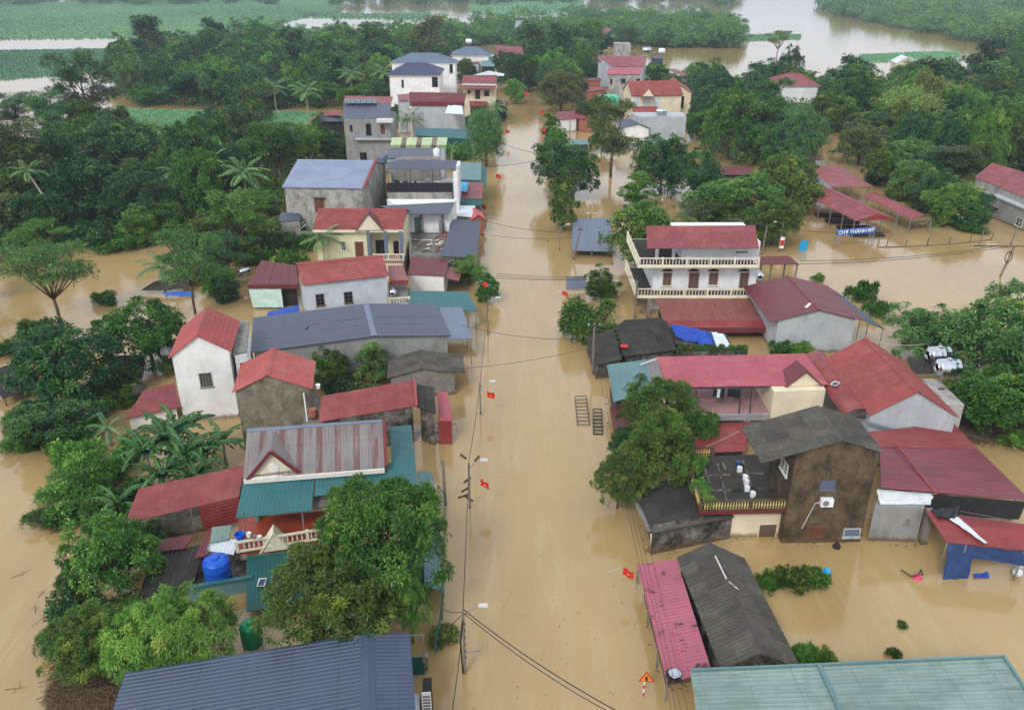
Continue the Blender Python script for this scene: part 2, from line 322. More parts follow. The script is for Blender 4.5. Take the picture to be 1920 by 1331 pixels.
# water
def m_water():
    m, nt, b = newmat('flood_water')
    c = mixc(nt, ramp(nt, noise_(nt, mapped(nt, 'Pos', (0.06, 0.018, 1)), 1, 5, 0.6, 1.2), 0.38, 0.62), srgb(175, 147, 100), srgb(163, 135, 90))
    c = mixc(nt, ramp(nt, noise_(nt, mapped(nt, 'Pos', (0.55, 0.07, 1)), 1, 7, 0.68, 1.5), 0.5, 0.72, 0, 0.55), c, srgb(182, 162, 122))     # silt streaks drawn out by the current
    c = mixc(nt, ramp(nt, noise_(nt, mapped(nt, 'Pos', (0.8, 0.16, 1)), 1.3, 8, 0.75, 2.0), 0.66, 0.74, 0, 0.4), c, srgb(152, 130, 88))
    c = mixc(nt, ramp(nt, noise_(nt, mapped(nt, 'Pos', (1, 0.6, 1)), 2.6, 6, 0.8, 0.6), 0.73, 0.77, 0, 0.35), c, srgb(206, 190, 158))        # scum flecks
    nt.links.new(c, b.inputs['Base Color']); b.inputs['Roughness'].default_value = 0.035; b.inputs['IOR'].default_value = 1.58
    h1 = noise_(nt, mapped(nt, 'Pos', (1.0, 1.7, 1)), 2.4, 4, 0.62, 0.4); h2 = noise_(nt, mapped(nt, 'Pos', (0.35, 0.55, 1)), 1, 3, 0.55, 0.6)
    ad = nd(nt, 'ShaderNodeMath'); ad.operation = 'MULTIPLY_ADD'; ad.inputs[1].default_value = 3.0; nt.links.new(h2, ad.inputs[0]); nt.links.new(h1, ad.inputs[2])
    bump(nt, b, ad.outputs[0], 0.22, 0.03); return m
M['water'] = m_water()
# ------------------------------------------------------------------ roofs, walls, openings
PROF = {'rib': (0.26, [0, 0, 0, 1, 1], 0.022), 'lo': (0.30, [0, 0, 1, 1], 0.010), 'bold': (0.27, [0, 0, 1, 1], 0.05), 'wave': (0.27, [0, .5, 1, .5], 0.07), 'tile': (0.30, [0, .7, 1, .7], 0.05), 'flat': (5.0, [0, 0], 0.0),
        'far': (0.55, [0, 0, 1, 1], 0.05), 'fartile': (0.5, [0, .7, 1, .7], 0.06)}
def lerp(a, b, t): return a + (b - a) * t
def sheet(parent, A, B, C, D, mat, prof='rib', name='roof', u0=0.0, lift=0.0, th=0.05, sag=0.012):
    A, B, C, D = V(A), V(B), V(C), V(D)
    n = (B - A).cross(D - A)
    if n.length < 1e-6: n = (C - B).cross(C - D)
    n.normalize()
    if n.z < 0: n = -n
    per, pat, amp = PROF[prof]; la = ((B - A).length + (C - D).length) / 2; lb = ((D - A).length + (C - B).length) / 2
    k = len(pat); nc = max(2, int(round(la / per * k))) + 1
    if prof == 'flat': nc = max(2, int(la / 1.5) + 1)
    rows = []
    if 'tile' in prof:
        st = 0.42 if prof == 'tile' else 0.8; nr = max(1, int(lb / st))
        for r in range(nr): rows += [(r / nr, 0.0), ((r + 0.999) / nr, 0.035)]
    else:
        nr = max(1, int(lb / 1.4)); rows = [(r / nr, 0.0) for r in range(nr + 1)]
    v = []; uv = []; f = []; seed = A.x * 3.1 + A.y * 1.7
    for t, dz in rows:
        for i in range(nc):
            s = i / (nc - 1); p = lerp(lerp(A, B, s), lerp(D, C, s), t)
            w = mnoise.noise(V((s * la * 0.7 + seed, t * lb * 0.7, 0))) * sag
            v.append(p + n * (amp * pat[i % k] + dz + lift + w)); uv.append((u0 + s * la, t * lb))
    R = len(rows)
    for r in range(R - 1):
        for i in range(nc - 1):
            a = r * nc + i; f.append([a, a + nc, a + nc + 1, a + 1])
    b0 = len(v)
    for t in (0, 1):
        for i in range(nc):
            s = i / (nc - 1); v.append(lerp(lerp(A, B, s), lerp(D, C, s), t) + n * (lift - th)); uv.append((u0 + s * la, t * lb))
    for i in range(nc - 1):
        f.append([b0 + i, b0 + i + 1, b0 + nc + i + 1, b0 + nc + i])
        f.append([i, i + 1, b0 + i + 1, b0 + i]); f.append([(R - 1) * nc + i + 1, (R - 1) * nc + i, b0 + nc + i, b0 + nc + i + 1])
    f.append([0, b0, b0 + nc, (R - 1) * nc]); f.append([nc - 1, R * nc - 1, b0 + 2 * nc - 1, b0 + nc - 1])
    return part(name, v, f, mat, parent, uv)
def sheets(parent, A, B, C, D, mat, prof='rib', w=1.05, hgt=None, name='roof_sheet', mats=None, jit=0.0):
    """the slope laid in single sheets, each lapping its neighbour"""
    A, B, C, D = V(A), V(B), V(C), V(D)
    la = ((B - A).length + (C - D).length) / 2; lb = ((D - A).length + (C - B).length) / 2
    nx = max(1, round(la / w)); ny = 1 if hgt is None else max(1, round(lb / hgt))
    P = lambda s, t: lerp(lerp(A, B, s), lerp(D, C, s), t)
    for j in range(ny):
        for i in range(nx):
            s0, s1 = i / nx, min(1, (i + 1) / nx + 0.05 / la); t0, t1 = j / ny, min(1.0, (j + 1) / ny + (0.0 if ny == 1 else 0.12 / lb))
            q = [P(s0, t0), P(s1, t0), P(s1, t1), P(s0, t1)]
            if jit: q = [p + V((0, 0, random.uniform(0, jit))) for p in q]
            lf = 0.008 * (i % 2) + 0.016 * 0
            if ny > 1: q[2] = q[2] + V((0, 0, 0.03)); q[3] = q[3] + V((0, 0, 0.03))
            m_ = mats[i % len(mats)] if mats else mat
            sheet(parent, q[0], q[1], q[2], q[3], m_, prof, name, u0=s0 * la + 37.0 * j, lift=lf)
def cap(parent, a, b, dl, dr, mat, w=0.28, name='ridge_cap'):
    """folded cap over a ridge from a to b; dl, dr: down-slope unit vectors"""
    a, b = V(a), V(b); up = V((0, 0, 0.06)); v = []
    for p in (a, b): v += [p + dl * w + up, p + up * 1.7, p + dr * w + up, p + dl * w + up * .3, p - up * .1, p + dr * w + up * .3]
    f = [[0, 1, 7, 6], [1, 2, 8, 7], [3, 9, 10, 4], [4, 10, 11, 5], [0, 6, 9, 3], [2, 5, 11, 8], [0, 3, 4, 1], [1, 4, 5, 2], [6, 7, 10, 9], [7, 8, 11, 10]]
    return part(name, v, f, mat, parent)
def slopev(top, bot): return (V(bot) - V(top)).normalized()
WALL_EDGES = []
class Bld:
    def __init__(s, name, label, u, v, z=0.0, cat='house', group=None):
        p = W(u, v, z); s.o = thing(name, label, cat, V((p.x, p.y, 0)), group); s.edges = []
    # --- roofs
    def gable(s, rA, rB, zr, L, R=None, mat='red', prof='rib', walls=None, oh=0.35, eoh=0.3, zb=-1.0, split=None, capm=None, hgt=None, ends=True, jit=0.0, mats=None, capw=0.28):
        RA, RB = W(*rA, zr), W(*rB, zr); d = RB - RA; d.z = 0; d.normalize(); n = V((-d.y, d.x, 0))
        def side(e):
            P = W(*e); return (P - RA).dot(n), e[2]
        sL, zL = side(L)
        sR, zR = side(R) if R else (-sL, zL)
        s.RA, s.RB = RA, RB
        c = {}
        for k, sv, z in (('L', sL, zL), ('R', sR, zR)):
            for e, P in (('A', RA), ('B', RB)): c[k + e] = V((P.x + n.x * sv, P.y + n.y * sv, z))
        s.c = c; m = M[mat]
        for k in 'LR':
            q = (RA, RB, c[k + 'B'], c[k + 'A'])
            if split: sheets(s.o, *q, m, prof, split, hgt, jit=jit, mats=mats)
            else: sheet(s.o, *q, m, prof)
        cap(s.o, RA, RB, slopev(RA, c['LA']), slopev(RA, c['RA']), M[capm] if capm else m, capw)
        if walls:
            pl = []
            def pt(P, k, sv, z, e):
                o_ = oh if not isinstance(oh, tuple) else oh[0 if k == 'L' else 1]; a = 1 - min(0.6, o_ / max(0.1, abs(sv))); q = P + n * (sv * a); return (q.x, q.y, lerp(P.z, z, a) - 0.07)
            A2, B2 = RA + d * eoh, RB - d * eoh
            pl = [pt(A2, 'L', sL, zL, 'A'), (A2.x, A2.y, zr - 0.07), pt(A2, 'R', sR, zR, 'A'), pt(B2, 'R', sR, zR, 'B'), (B2.x, B2.y, zr - 0.07), pt(B2, 'L', sL, zL, 'B')]
            s.walls(pl, walls, zb)
        return s
    def shed(s, hA, hB, zh, low, mat='red', prof='rib', walls=None, oh=0.3, zb=-1.0, split=None, hgt=None, name='roof', mats=None, jit=0.0):
        A, B = W(*hA, zh), W(*hB, zh); d = B - A; d.z = 0; d.normalize(); n = V((-d.y, d.x, 0)); P = W(*low); sv = (P - A).dot(n)
        C, D = B + n * sv, A + n * sv; C.z = D.z = low[2]
        return s.quad([A, B, C, D], mat, prof, walls, oh, zb, split, hgt, name, mats, jit)
    def quad(s, q, mat='red', prof='rib', walls=None, oh=0.3, zb=-1.0, split=None, hgt=None, name='roof', mats=None, jit=0.0):
        q = [W(*p) if not isinstance(p, Vector) else p for p in q]; s.q = q
        if split: sheets(s.o, *q, M[mat], prof, split, hgt, mats=mats, jit=jit)
        else: sheet(s.o, *q, M[mat], prof, name)
        if walls:
            c = (q[0] + q[1] + q[2] + q[3]) / 4; pl = []
            for p in q:
                dd = (c - p); L = V((dd.x, dd.y)).length; t = min(0.4, oh * 1.4 / L); w = lerp(p, c, t); pl.append((w.x, w.y, w.z - 0.08))
            s.walls(pl, walls, zb)
        return s
    def hip(s, rA, rB, zr, L, ext, mat, prof='fartile', walls=None, oh=0.5, zb=-1):
        """hipped roof: ridge A-B, eave pixel L, hips run ext metres past the ridge ends"""
        RA, RB = W(*rA, zr), W(*rB, zr); d = RB - RA; d.z = 0; d.normalize(); n = V((-d.y, d.x, 0)); P = W(*L); sv = abs((P - RA).dot(n)); z = L[2]
        E = [RA - d * ext - n * sv, RB + d * ext - n * sv, RB + d * ext + n * sv, RA - d * ext + n * sv]
        for e in E: e.z = z
        s.E = E; m = M[mat]
        sheet(s.o, RA, RB, E[1], E[0], m, prof); sheet(s.o, RB, RA, E[3], E[2], m, prof)
        sheet(s.o, RB, RB + n * .02, E[2], E[1], m, prof); sheet(s.o, RA + n * .02, RA, E[0], E[3], m, prof)
        cap(s.o, RA, RB, slopev(RA, E[0]), slopev(RA, E[3]), m, 0.2)
        for a, b in ((RA, E[0]), (RA, E[3]), (RB, E[1]), (RB, E[2])):
            MB().beam(a + V((0, 0, .05)), b + V((0, 0, .05)), 0.22, 0.1).build('hip_cap', m, s.o)
        if walls:
            c = (E[0] + E[2]) / 2; pl = []
            for e in E:
                dd = c - e; t = oh * 1.4 / V((dd.x, dd.y)).length; w = lerp(e, c, t); pl.append((w.x, w.y, z - 0.02))
            s.walls(pl, walls, zb)
            MB().prism([(e.x, e.y) for e in [lerp(e, c, 0.01) for e in E]], z - 0.2, z - 0.06).build('eave', M['trim'], s.o)
        return s
    # --- walls
    def walls(s, plan, mat, zb=-1.0, name='wall'):
        a = sum(plan[i][0] * plan[(i + 1) % len(plan)][1] - plan[(i + 1) % len(plan)][0] * plan[i][1] for i in range(len(plan)))
        if a < 0: plan = plan[::-1]
        s.edges = [(V((p[0], p[1], p[2])), V((q[0], q[1], q[2]))) for p, q in zip(plan, plan[1:] + plan[:1])]
        s.plan = plan
        if zb < 0: WALL_EDGES.extend((V((p[0], p[1], 0)), V((q[0], q[1], 0))) for p, q in zip(plan, plan[1:] + plan[:1]))
        MB().prism(plan, zb).build(name, M[mat], s.o); return s
    def boxwall(s, pix, zt, mat, zb=-1.0, name='wall'):
        return s.walls([tuple(W(u, v, zt)) for u, v in pix], mat, zb, name)
    def facing(s, u, v):
        """the wall face seen at this pixel: nearest hit among the wall planes"""
        best = None; o = V((0, 0, CAMH)); d = ray(u, v)
        for p, q in s.edges:
            t = q - p; t.z = 0
            if t.length < 1e-4: continue
            L = t.length; t.normalize(); n = V((t.y, -t.x, 0))
            if n.dot(d) >= -1e-5: continue
            k = (p - o).dot(n) / n.dot(d); P = o + d * k; a = (P - p).dot(t)
            if -0.6 < a < L + 0.6 and (best is None or k < best[0]): best = (k, p, n, t)
        return best
    def win(s, u0, v0, u1, v1, kind='glass', fm='frame', pm='glass', bars=(1, 2), name=None, hood=False, sill=True):
        um, vm = (u0 + u1) / 2, (v0 + v1) / 2; F = s.facing(um, vm)
        if F is None: return None
        _, P, n, t = F
        a, b = onplane(u0, vm, P, n), onplane(u1, vm, P, n); tp, bt = onplane(um, v0, P, n), onplane(um, v1, P, n); c = onplane(um, vm, P, n)
        w, h = abs((b - a).dot(t)), abs(tp.z - bt.z); return opening(s.o, c, t, n, w, h, kind, fm, pm, bars, name, hood, sill)
def opening(root, c, t, n, w, h, kind='glass', fm='frame', pm='glass', bars=(1, 2), name=None, hood=False, sill=True):
    up = V((0, 0, 1)); fw = 0.07
    def bx(mb, x0, x1, z0, z1, d0, d1):
        p = [c + t * x + up * z + n * d for d in (d0, d1) for x, z in ((x0, z0), (x1, z0), (x1, z1), (x0, z1))]
        mb.add(p, [[3, 2, 1, 0], [4, 5, 6, 7], [0, 1, 5, 4], [1, 2, 6, 5], [2, 3, 7, 6], [3, 0, 4, 7]])
    fr = MB(); W2, H2 = w / 2, h / 2
    bx(fr, -W2, -W2 + fw, -H2, H2, -.05, .07); bx(fr, W2 - fw, W2, -H2, H2, -.05, .07); bx(fr, -W2 + fw, W2 - fw, H2 - fw, H2, -.05, .068); bx(fr, -W2 + fw, W2 - fw, -H2, -H2 + fw, -.05, .068)
    nm = name or ('door' if kind == 'door' else 'window')
    iw, ih = w - 2 * fw, h - 2 * fw
    if kind in ('glass', 'bars'):
        for i in range(1, bars[0] + 1): x = -W2 + fw + iw * i / (bars[0] + 1); bx(fr, x - .022, x + .022, -H2 + fw, H2 - fw, 0, .06)
        for i in range(1, bars[1] + 1): z = -H2 + fw + ih * i / (bars[1] + 1); bx(fr, -W2 + fw, W2 - fw, z - .022, z + .022, 0, .055)
    f = fr.build(nm, M[fm], root)
    if kind in ('glass', 'bars'):
        p = MB(); bx(p, -W2 + fw, W2 - fw, -H2 + fw, H2 - fw, -.04, .015); p.build('pane', M[pm], f)
    else:
        nl = 2 if w > 0.95 else 1
        for i in range(nl):
            p = MB(); x0 = -W2 + fw + iw * i / nl + .008; x1 = -W2 + fw + iw * (i + 1) / nl - .008; bx(p, x0, x1, -H2 + fw, H2 - fw, -.04, .03)
            k = max(3, int(h / 0.22))
            for j in range(k):
                z0 = -H2 + fw + ih * (j + .15) / k; bx(p, x0 + .07, x1 - .07, z0, z0 + ih / k * .7, .03, .045)
            p.build('shutter' if kind == 'shutter' else 'door_leaf', M[pm], f)
    if sill and kind != 'door':
        p = MB(); bx(p, -W2 - .08, W2 + .08, -H2 - .09, -H2, -.05, .14); p.build('sill', M[fm], f)
    if hood:
        p = MB(); bx(p, -W2 - .2, W2 + .2, H2 + .08, H2 + .16, -.05, .45); p.build('hood', M['concrete'], f)
    return f
BALUSTER = {}
def balustrade(root, a, b, h, matb='ctrim', matr=None, step=0.28, post=2.2, rail=0.16):
    """handrail, foot rail, posts and single balusters from a to b"""
    a, b = V(a), V(b); L = (b - a).length; d = (b - a) / L; ang = math.atan2(d.y, d.x); R = M[matr or matb]; O = ORG[root]
    MB().beam(a + V((0, 0, h - .06)), b + V((0, 0, h - .06)), rail, .12).build('handrail', R, root)
    MB().beam(a + V((0, 0, .06)), b + V((0, 0, .06)), rail, .12).build('foot_rail', R, root)
    key = (matb, round(h, 2))
    if key not in BALUSTER:
        q = MB(); q.lathe((0, 0, 0), [(.045, .12), (.03, .2), (.07, .12 + (h - .24) * .35), (.03, h - .28), (.045, h - .12)], 6)
        me = mesh_data('baluster', q.v, q.f); me.materials.append(M[matb]); BALUSTER[key] = me
    n = max(1, int(L / step))
    npost = max(1, round(L / post)); posts = [i / npost for i in range(npost + 1)]
    for t in posts: p = a + d * (L * t); MB().box(p + V((0, 0, h / 2 + .03)), (.2, .2, h + .06), ang).build('newel_post', R, root)
    for i in range(n):
        t = (i + .5) / n
        if min(abs(t - k) for k in posts) * L < .16: continue
        p = a + d * (L * t); link('baluster', BALUSTER[key], None, root, p - O)
def pole_at(root, u, v, zt, r=0.05, mat='steel', zb=-0.6, name='post'):
    p = W(u, v, zt); MB().tube([(p.x, p.y, zb), p], r, 6).build(name, M[mat], root)
def cloth(name, label, cat, q, mat, nx=14, ny=8, amp=0.12, group=None, kind=None, parent=None, seed=0, th=0.02):
    """a wrinkled sheet stretched over four corners, with a real thickness"""
    A, B, C, D = [V(p) for p in q]; n = (B - A).cross(D - A).normalized(); v = []; f = []; uv = []
    for off in (0, -th):
        for j in range(ny + 1):
            for i in range(nx + 1):
                s, t = i / nx, j / ny; p = lerp(lerp(A, B, s), lerp(D, C, s), t)
                w = mnoise.noise(V((s * nx * .35 + seed, t * ny * .35, seed * 1.3))) + .5 * mnoise.noise(V((s * nx * .9, t * ny * .9 + seed, 4)))
                v.append(p + n * (w * amp + off)); uv.append((s * (B - A).length, t * (D - A).length))
    k = (nx + 1) * (ny + 1)
    for o_ in (0, k):
        for j in range(ny):
            for i in range(nx):
                a = o_ + j * (nx + 1) + i; q_ = [a, a + 1, a + nx + 2, a + nx + 1]; f.append(q_ if o_ else q_[::-1])
    if parent is not None: return part(name, v, f, M[mat], parent, uv, True)
    return solo(name, label, cat, v, f, M[mat], group, kind, uv, True)
# ------------------------------------------------------------------ setting
def ground(name, pix, z, mat, kind='structure', label=None, cat=None):
    P = [W(u, v, z) for u, v in pix]; me = mesh_data(name, P, [list(range(len(P)))], [(p.x, p.y) for p in P]); o = link(name, me, mat); o['kind'] = kind; return o
wv = [(-1500, -30, 0), (1500, -30, 0), (3600, 4200, 0), (-3600, 4200, 0)]
wt = link('flood_water', mesh_data('flood_water', wv, [[0, 1, 2, 3]], [(a[0], a[1]) for a in wv]), M['water']); wt['kind'] = 'structure'
# ------------------------------------------------------------------ building extras
def dormer(b, apex, bl, br, zb, depth, roofm, wallm, ov=0.18, back=None, name='pediment', emblem=None):
    """small gable facing the viewer with its own two roof slopes"""
    A, B = W(*bl, zb), W(*br, zb); mid = (A + B) / 2; t = (B - A); t.z = 0; hw = t.length / 2; t.normalize(); n = V((t.y, -t.x, 0))
    if n.y > 0: n = -n
    ap = onplane(apex[0], apex[1], mid, n); ap = V((mid.x, mid.y, ap.z)); bk = -n * depth
    o = b.o if isinstance(b, Bld) else b
    w = part(name, [A, B, ap, A + bk, B + bk, ap + bk], [[0, 1, 2], [5, 4, 3], [0, 3, 4, 1], [1, 4, 5, 2], [2, 5, 3, 0]], M[wallm], o)
    e = n * ov; dn = (A - ap).normalized() * ov * 1.2; dn2 = (B - ap).normalized() * ov * 1.2; lift = V((0, 0, .05))
    sheet(o, ap + e + lift, ap + bk + lift, A + bk + dn + lift, A + e + dn + lift, M[roofm], 'rib', 'pediment_roof')
    sheet(o, ap + e + lift, ap + bk + lift, B + bk + dn2 + lift, B + e + dn2 + lift, M[roofm], 'rib', 'pediment_roof')
    return w
def tank_v(name, label, u, v, z, r, h, mat, root=None, stand=False):
    p = W(u, v, z); o = thing(name, label, 'water tank', p)
    MB().lathe(p, [(r * .96, 0), (r, .06), (r, h * .3), (r * 1.012, h * .31), (r, h * .33), (r, h * .62), (r * 1.012, h * .63), (r, h * .65), (r, h * .9), (r * .94, h * .96), (r * .6, h * 1.03), (r * .3, h * 1.06)], 24).build('tank_body', M[mat], o, True)
    MB().lathe(p + V((0, 0, h * 1.05)), [(r * .33, 0), (r * .33, .1), (r * .25, .14)], 16).build('lid', M[mat], o)
    for k in range(4):
        a = k * math.pi / 2 + .5; MB().box(p + V((math.cos(a) * r * .66, math.sin(a) * r * .66, h * 1.02)), (r * .5, .08, .06), a).build('rib', M[mat], o)
    return o
def tank_h(name, label, u, v, z, r, L, rz, mat='stainless', legs=0.9, floor=None):
    """lying cylindrical tank on a steel cradle"""
    p = W(u, v, z); d = V((math.cos(rz), math.sin(rz), 0)); o = thing(name, label, 'water tank', p); c = p + V((0, 0, legs + r))
    pts = [(-.5, .5), (-.47, .82), (-.42, .97), (-.36, 1), (-.1, 1), (-.09, 1.02), (-.07, 1), (.1, 1), (.12, 1.02), (.13, 1), (.36, 1), (.42, .97), (.47, .82), (.5, .5)]
    mb = MB(); n = 20; b0 = 0; x = V((0, 0, 1)); y = d.cross(x)
    for a, k in pts:
        for j in range(n):
            g = 2 * math.pi * j / n; mb.v.append(c + d * (a * L) + x * (math.sin(g) * r * k) + y * (math.cos(g) * r * k)); mb.uv.append((0, 0))
    for i in range(len(pts) - 1):
        for j in range(n): mb.f.append([i * n + j, i * n + (j + 1) % n, (i + 1) * n + (j + 1) % n, (i + 1) * n + j])
    mb.f.append(list(range(n))); mb.f.append([(len(pts) - 1) * n + j for j in range(n)]); mb.build('tank_body', M[mat], o, True)
    MB().lathe(c + V((0, 0, r * .97)), [(r * .34, 0), (r * .34, .08), (r * .2, .12)], 14).build('lid', M[mat], o)
    for a in (-.36, .36):
        for s_ in (-.8, .8):
            q = p + d * (a * L) + y * (s_ * r); MB().beam(q - V((0, 0, .0)), q + V((0, 0, legs + r * .6)), .06).build('leg', M['steel'], o)
    for s_ in (-.8, .8): MB().beam(p + d * (-.42 * L) + y * (s_ * r) + V((0, 0, legs)), p + d * (.42 * L) + y * (s_ * r) + V((0, 0, legs)), .06).build('cradle_bar', M['steel'], o)
    for a in (-.36, .36): MB().beam(p + d * (a * L) + y * (-.8 * r) + V((0, 0, legs)), p + d * (a * L) + y * (.8 * r) + V((0, 0, legs)), .06).build('cradle_bar', M['steel'], o)
    return o
def wallsheet(o, p, q, z1, mat, horiz=False, name='wall_sheet', prof='rib'):
    """upright corrugated sheet below the edge p-q"""
    a, b = V((p.x, p.y, z1)), V((q.x, q.y, z1))
    return sheet(o, p, a, b, q, M[mat], prof, name) if horiz else sheet(o, p, q, b, a, M[mat], prof, name)
def slab(o, pix, z, th, mat, name='floor_slab'): return MB().prism([(*W(u, v, z).xy,) for u, v in pix], z - th, z).build(name, M[mat], o)
def seg(o, a, b, w, mat, name, h=None): return MB().beam(a, b, w, h).build(name, M[mat], o)
# ================================================================== LEFT SIDE, near to far
b = Bld('workshop', 'long slate-blue corrugated roof in the bottom left corner by the road', 560, 1290, cat='workshop')
b.gable((689, 1187), (692, 1420), 4.2, (235, 1262, 3.5), (768, 1186, 3.87), 'navy', 'bold', walls='grey', split=4.2, oh=.5, capw=.36)
pA, pB = W(792, 1190, 3.4), W(796, 1234, 3.4)
o = thing('side_gate', 'dark green corrugated gate with a pale post beside the slate-blue roof', 'gate', W(785, 1262))
wallsheet(o, W(768, 1232, 1.3), W(795, 1231, 1.3), -.6, 'green'); MB().beam(W(799, 1262, -.6), W(797, 1228, 1.5), .3, .3).build('gate_post', M['concrete'], o)
MB().beam(W(768, 1191, 3.0), W(793, 1190, 3.0), .06).build('frame_bar', M['steel'], o); MB().beam(W(793, 1190, 3.0), W(796, 1232, 1.4), .06).build('frame_bar', M['steel'], o)
o = thing('sign_box', 'dark and white roadside sign box beside a pale board at the bottom edge', 'sign', W(800, 1340))
a, c_ = W(793, 1268, 2.2), W(809, 1267, 2.2)
MB().prism([(a.x, a.y), (c_.x, c_.y), (c_.x + .05, c_.y - 1.0), (a.x + .05, a.y - 1.0)], -.6, 2.1).build('box', M['interior'], o)
MB().prism([(a.x + .03, a.y - 1.02), (c_.x + .05, c_.y - 1.02), (c_.x + .05, c_.y - 1.1), (a.x + .03, a.y - 1.1)], .2, 2.15).build('face', M['signwhite'], o)
for k in range(5):
    for j in range(3): MB().box((a.x + .14 + j * .13, a.y - 1.105, 1.9 - k * .22), (.1, .02, .09)).build('lettering', M['darksteel'], o)
MB().prism([(a.x - .75, a.y - .5), (a.x - .12, a.y - .5), (a.x - .1, a.y - 2.2), (a.x - .73, a.y - 2.2)], -.6, 1.5).build('pale_board', M['whitesheet'], o)

b = Bld('villa', 'two-storey house with rust-striped zinc roof, cream pediment and teal porch roofs', 600, 930)
b.gable((463, 806), (717, 788), 7.2, (457, 897, 5.3), None, 'greysheet', walls='cream', oh=.5, split=.44, mats=[M['greysheet'], M['greysheet'], M['rust']], capm='slatel', capw=.2)
c = b.c; fa, fb = c['LA'], c['LB']
if (fa.y > c['RA'].y): fa, fb = c['RA'], c['RB']
dn_ = V((0, 0, -.2)); seg(b.o, fa + dn_, fb + dn_, .3, 'trim', 'eave_band', .32)
e1, e2 = (c['LA'] if fa is c['LA'] else c['RA']), None
seg(b.o, b.RB + V((.12, 0, .05)), fb + V((.12, 0, .05)), .2, 'maroontrim', 'bargeboard', .3)
dormer(b, (507, 845), (468, 893), (560, 883), 5.35, 2.6, 'greysheet', 'ctrim')
pl_, pr_ = W(468, 893, 5.35), W(560, 883, 5.35); pm_ = (pl_ + pr_) / 2; pt_ = (pr_ - pl_).normalized(); pn_ = V((pt_.y, -pt_.x, 0)); pa_ = onplane(507, 845, pm_, pn_); pa_ = V((pm_.x, pm_.y, pa_.z)); of_ = pn_ * .2
for e_ in (pl_, pr_): seg(b.o, e_ + of_ + (e_ - pa_).normalized() * .25 + V((0, 0, .02)), pa_ + of_ + V((0, 0, .05)), .12, 'maroontrim', 'bargeboard', .24)
q = MB(); q.v = [pm_ + pn_ * .06 + V((0, 0, .5)) + pt_ * (.36 * math.cos(k * math.pi / 8)) + V((0, 0, .36 * math.sin(k * math.pi / 8))) for k in range(16)]; q.v += [x_ - pn_ * .06 for x_ in q.v]; q.uv = [(0, 0)] * 32; q.f = [list(range(16))] + [[k, 16 + k, 16 + (k + 1) % 16, (k + 1) % 16] for k in range(16)]; q.build('emblem', M['trim'], b.o)
seg(b.o, pl_ + of_ * .5 - V((0, 0, .12)), pr_ + of_ * .5 - V((0, 0, .12)), .3, 'trim', 'pediment_sill', .24)
b.quad([(457, 901, 5.0), (592, 884, 5.0), (583, 957, 4.1), (442, 971, 4.1)], 'teal', split=1.05)
b.quad([(592, 884, 5.0), (733, 867, 5.0), (783, 909, 4.4), (590, 930, 4.5)], 'teal', split=1.05)
b.quad([(735, 868, 5.0), (732, 800, 5.0), (771, 797, 4.4), (783, 909, 4.38)], 'teal', split=1.05)
slab(b.o, [(586, 950), (648, 944), (645, 924), (588, 930)], 3.7, .25, 'concrete', 'balcony_slab')
slab(b.o, [(445, 1034), (640, 1004), (620, 935), (448, 950)], 1.75, .3, 'redfloor', 'porch_floor')
b.walls([tuple(W(448, 1030, 1.4)), tuple(W(638, 1001, 1.4)), tuple(W(610, 920, 1.4)), tuple(W(452, 940, 1.4))], 'cream', name='porch_base')
balustrade(b.o, W(446, 1035, 1.75), W(642, 1004, 1.75), .85, 'ctrim', step=.3, post=2.0)
dormer(b, (512, 999), (489, 1036), (545, 1028), 1.45, .9, 'ctrim', 'ctrim', ov=.08)
for u, v in ((462, 1024), (571, 1004), (640, 995)): p = W(u, v, 1.75); MB().beam(p, p + V((0, .2, 2.6)), .09).build('porch_post', M['steel'], b.o)
b.quad([(462, 1044, 1.4), (783, 1008, 1.4), (798, 1096, .75), (462, 1146, .7)], 'green', split=1.05)
b.quad([(797, 1098, 1.35), (783, 883, 2.5), (811, 885, 1.9), (833, 1108, .75)], 'tealg', split=1.05)
for u, v, z in ((810, 890, 1.8), (817, 960, 1.4), (824, 1035, 1.0), (831, 1104, .7), (785, 890, 2.4), (790, 1000, 1.8)): pole_at(b.o, u, v, z, .06)
o = thing('solar_lamp', 'small white-framed solar panel on the dark green lower roof', 'solar panel', W(491, 1091, 1.15))
MB().box(W(491, 1091, 1.25), (.5, .75, .05), .08).build('frame', M['frame'], o)
for k in range(5): MB().box(W(491, 1091, 1.285) + V((0, -.26 + k * .13, 0)), (.38, .1, .02), .08).build('cell', M['solar'], o)
b = Bld('red_shed', 'open lean-to with long plain red sheet roof left of the teal porch', 345, 935, cat='shed')
b.quad([(234, 981, 2.8), (260, 916, 3.5), (457, 872, 3.5), (448, 931, 2.8)], 'red', 'lo', split=1.05)
t1, t2 = W(373, 950, 2.75), W(447, 932, 2.75); wallsheet(b.o, t1, t2, .7, 'crimson', True)
b.walls([tuple(W(262, 990, 1.2)), tuple(W(392, 968, 1.2)), tuple(W(455, 905, 1.2)), tuple(W(270, 942, 1.2))], 'olive')
for u, v in ((240, 979), (357, 955), (452, 884), (266, 920)): pole_at(b.o, u, v, 2.75)
b = Bld('fibre_cement_shed', 'low black mossy corrugated roof below the red lean-to', 320, 1090, cat='shed')
b.quad([(285, 1040, 1.7), (388, 1019, 1.7), (362, 1094, 1.0), (256, 1130, 1.0)], 'fibrod', 'wave', walls='blackwall', split=.95, hgt=1.5, jit=.02)
b.quad([(292, 1012, 2.1), (364, 1003, 2.1), (346, 1028, 1.9), (294, 1034, 1.9)], 'maroon', name='red_patch')
b.quad([(384, 1000, 2.0), (396, 990, 2.0), (384, 1042, 1.7), (366, 1046, 1.7)], 'maroon', name='red_flashing')
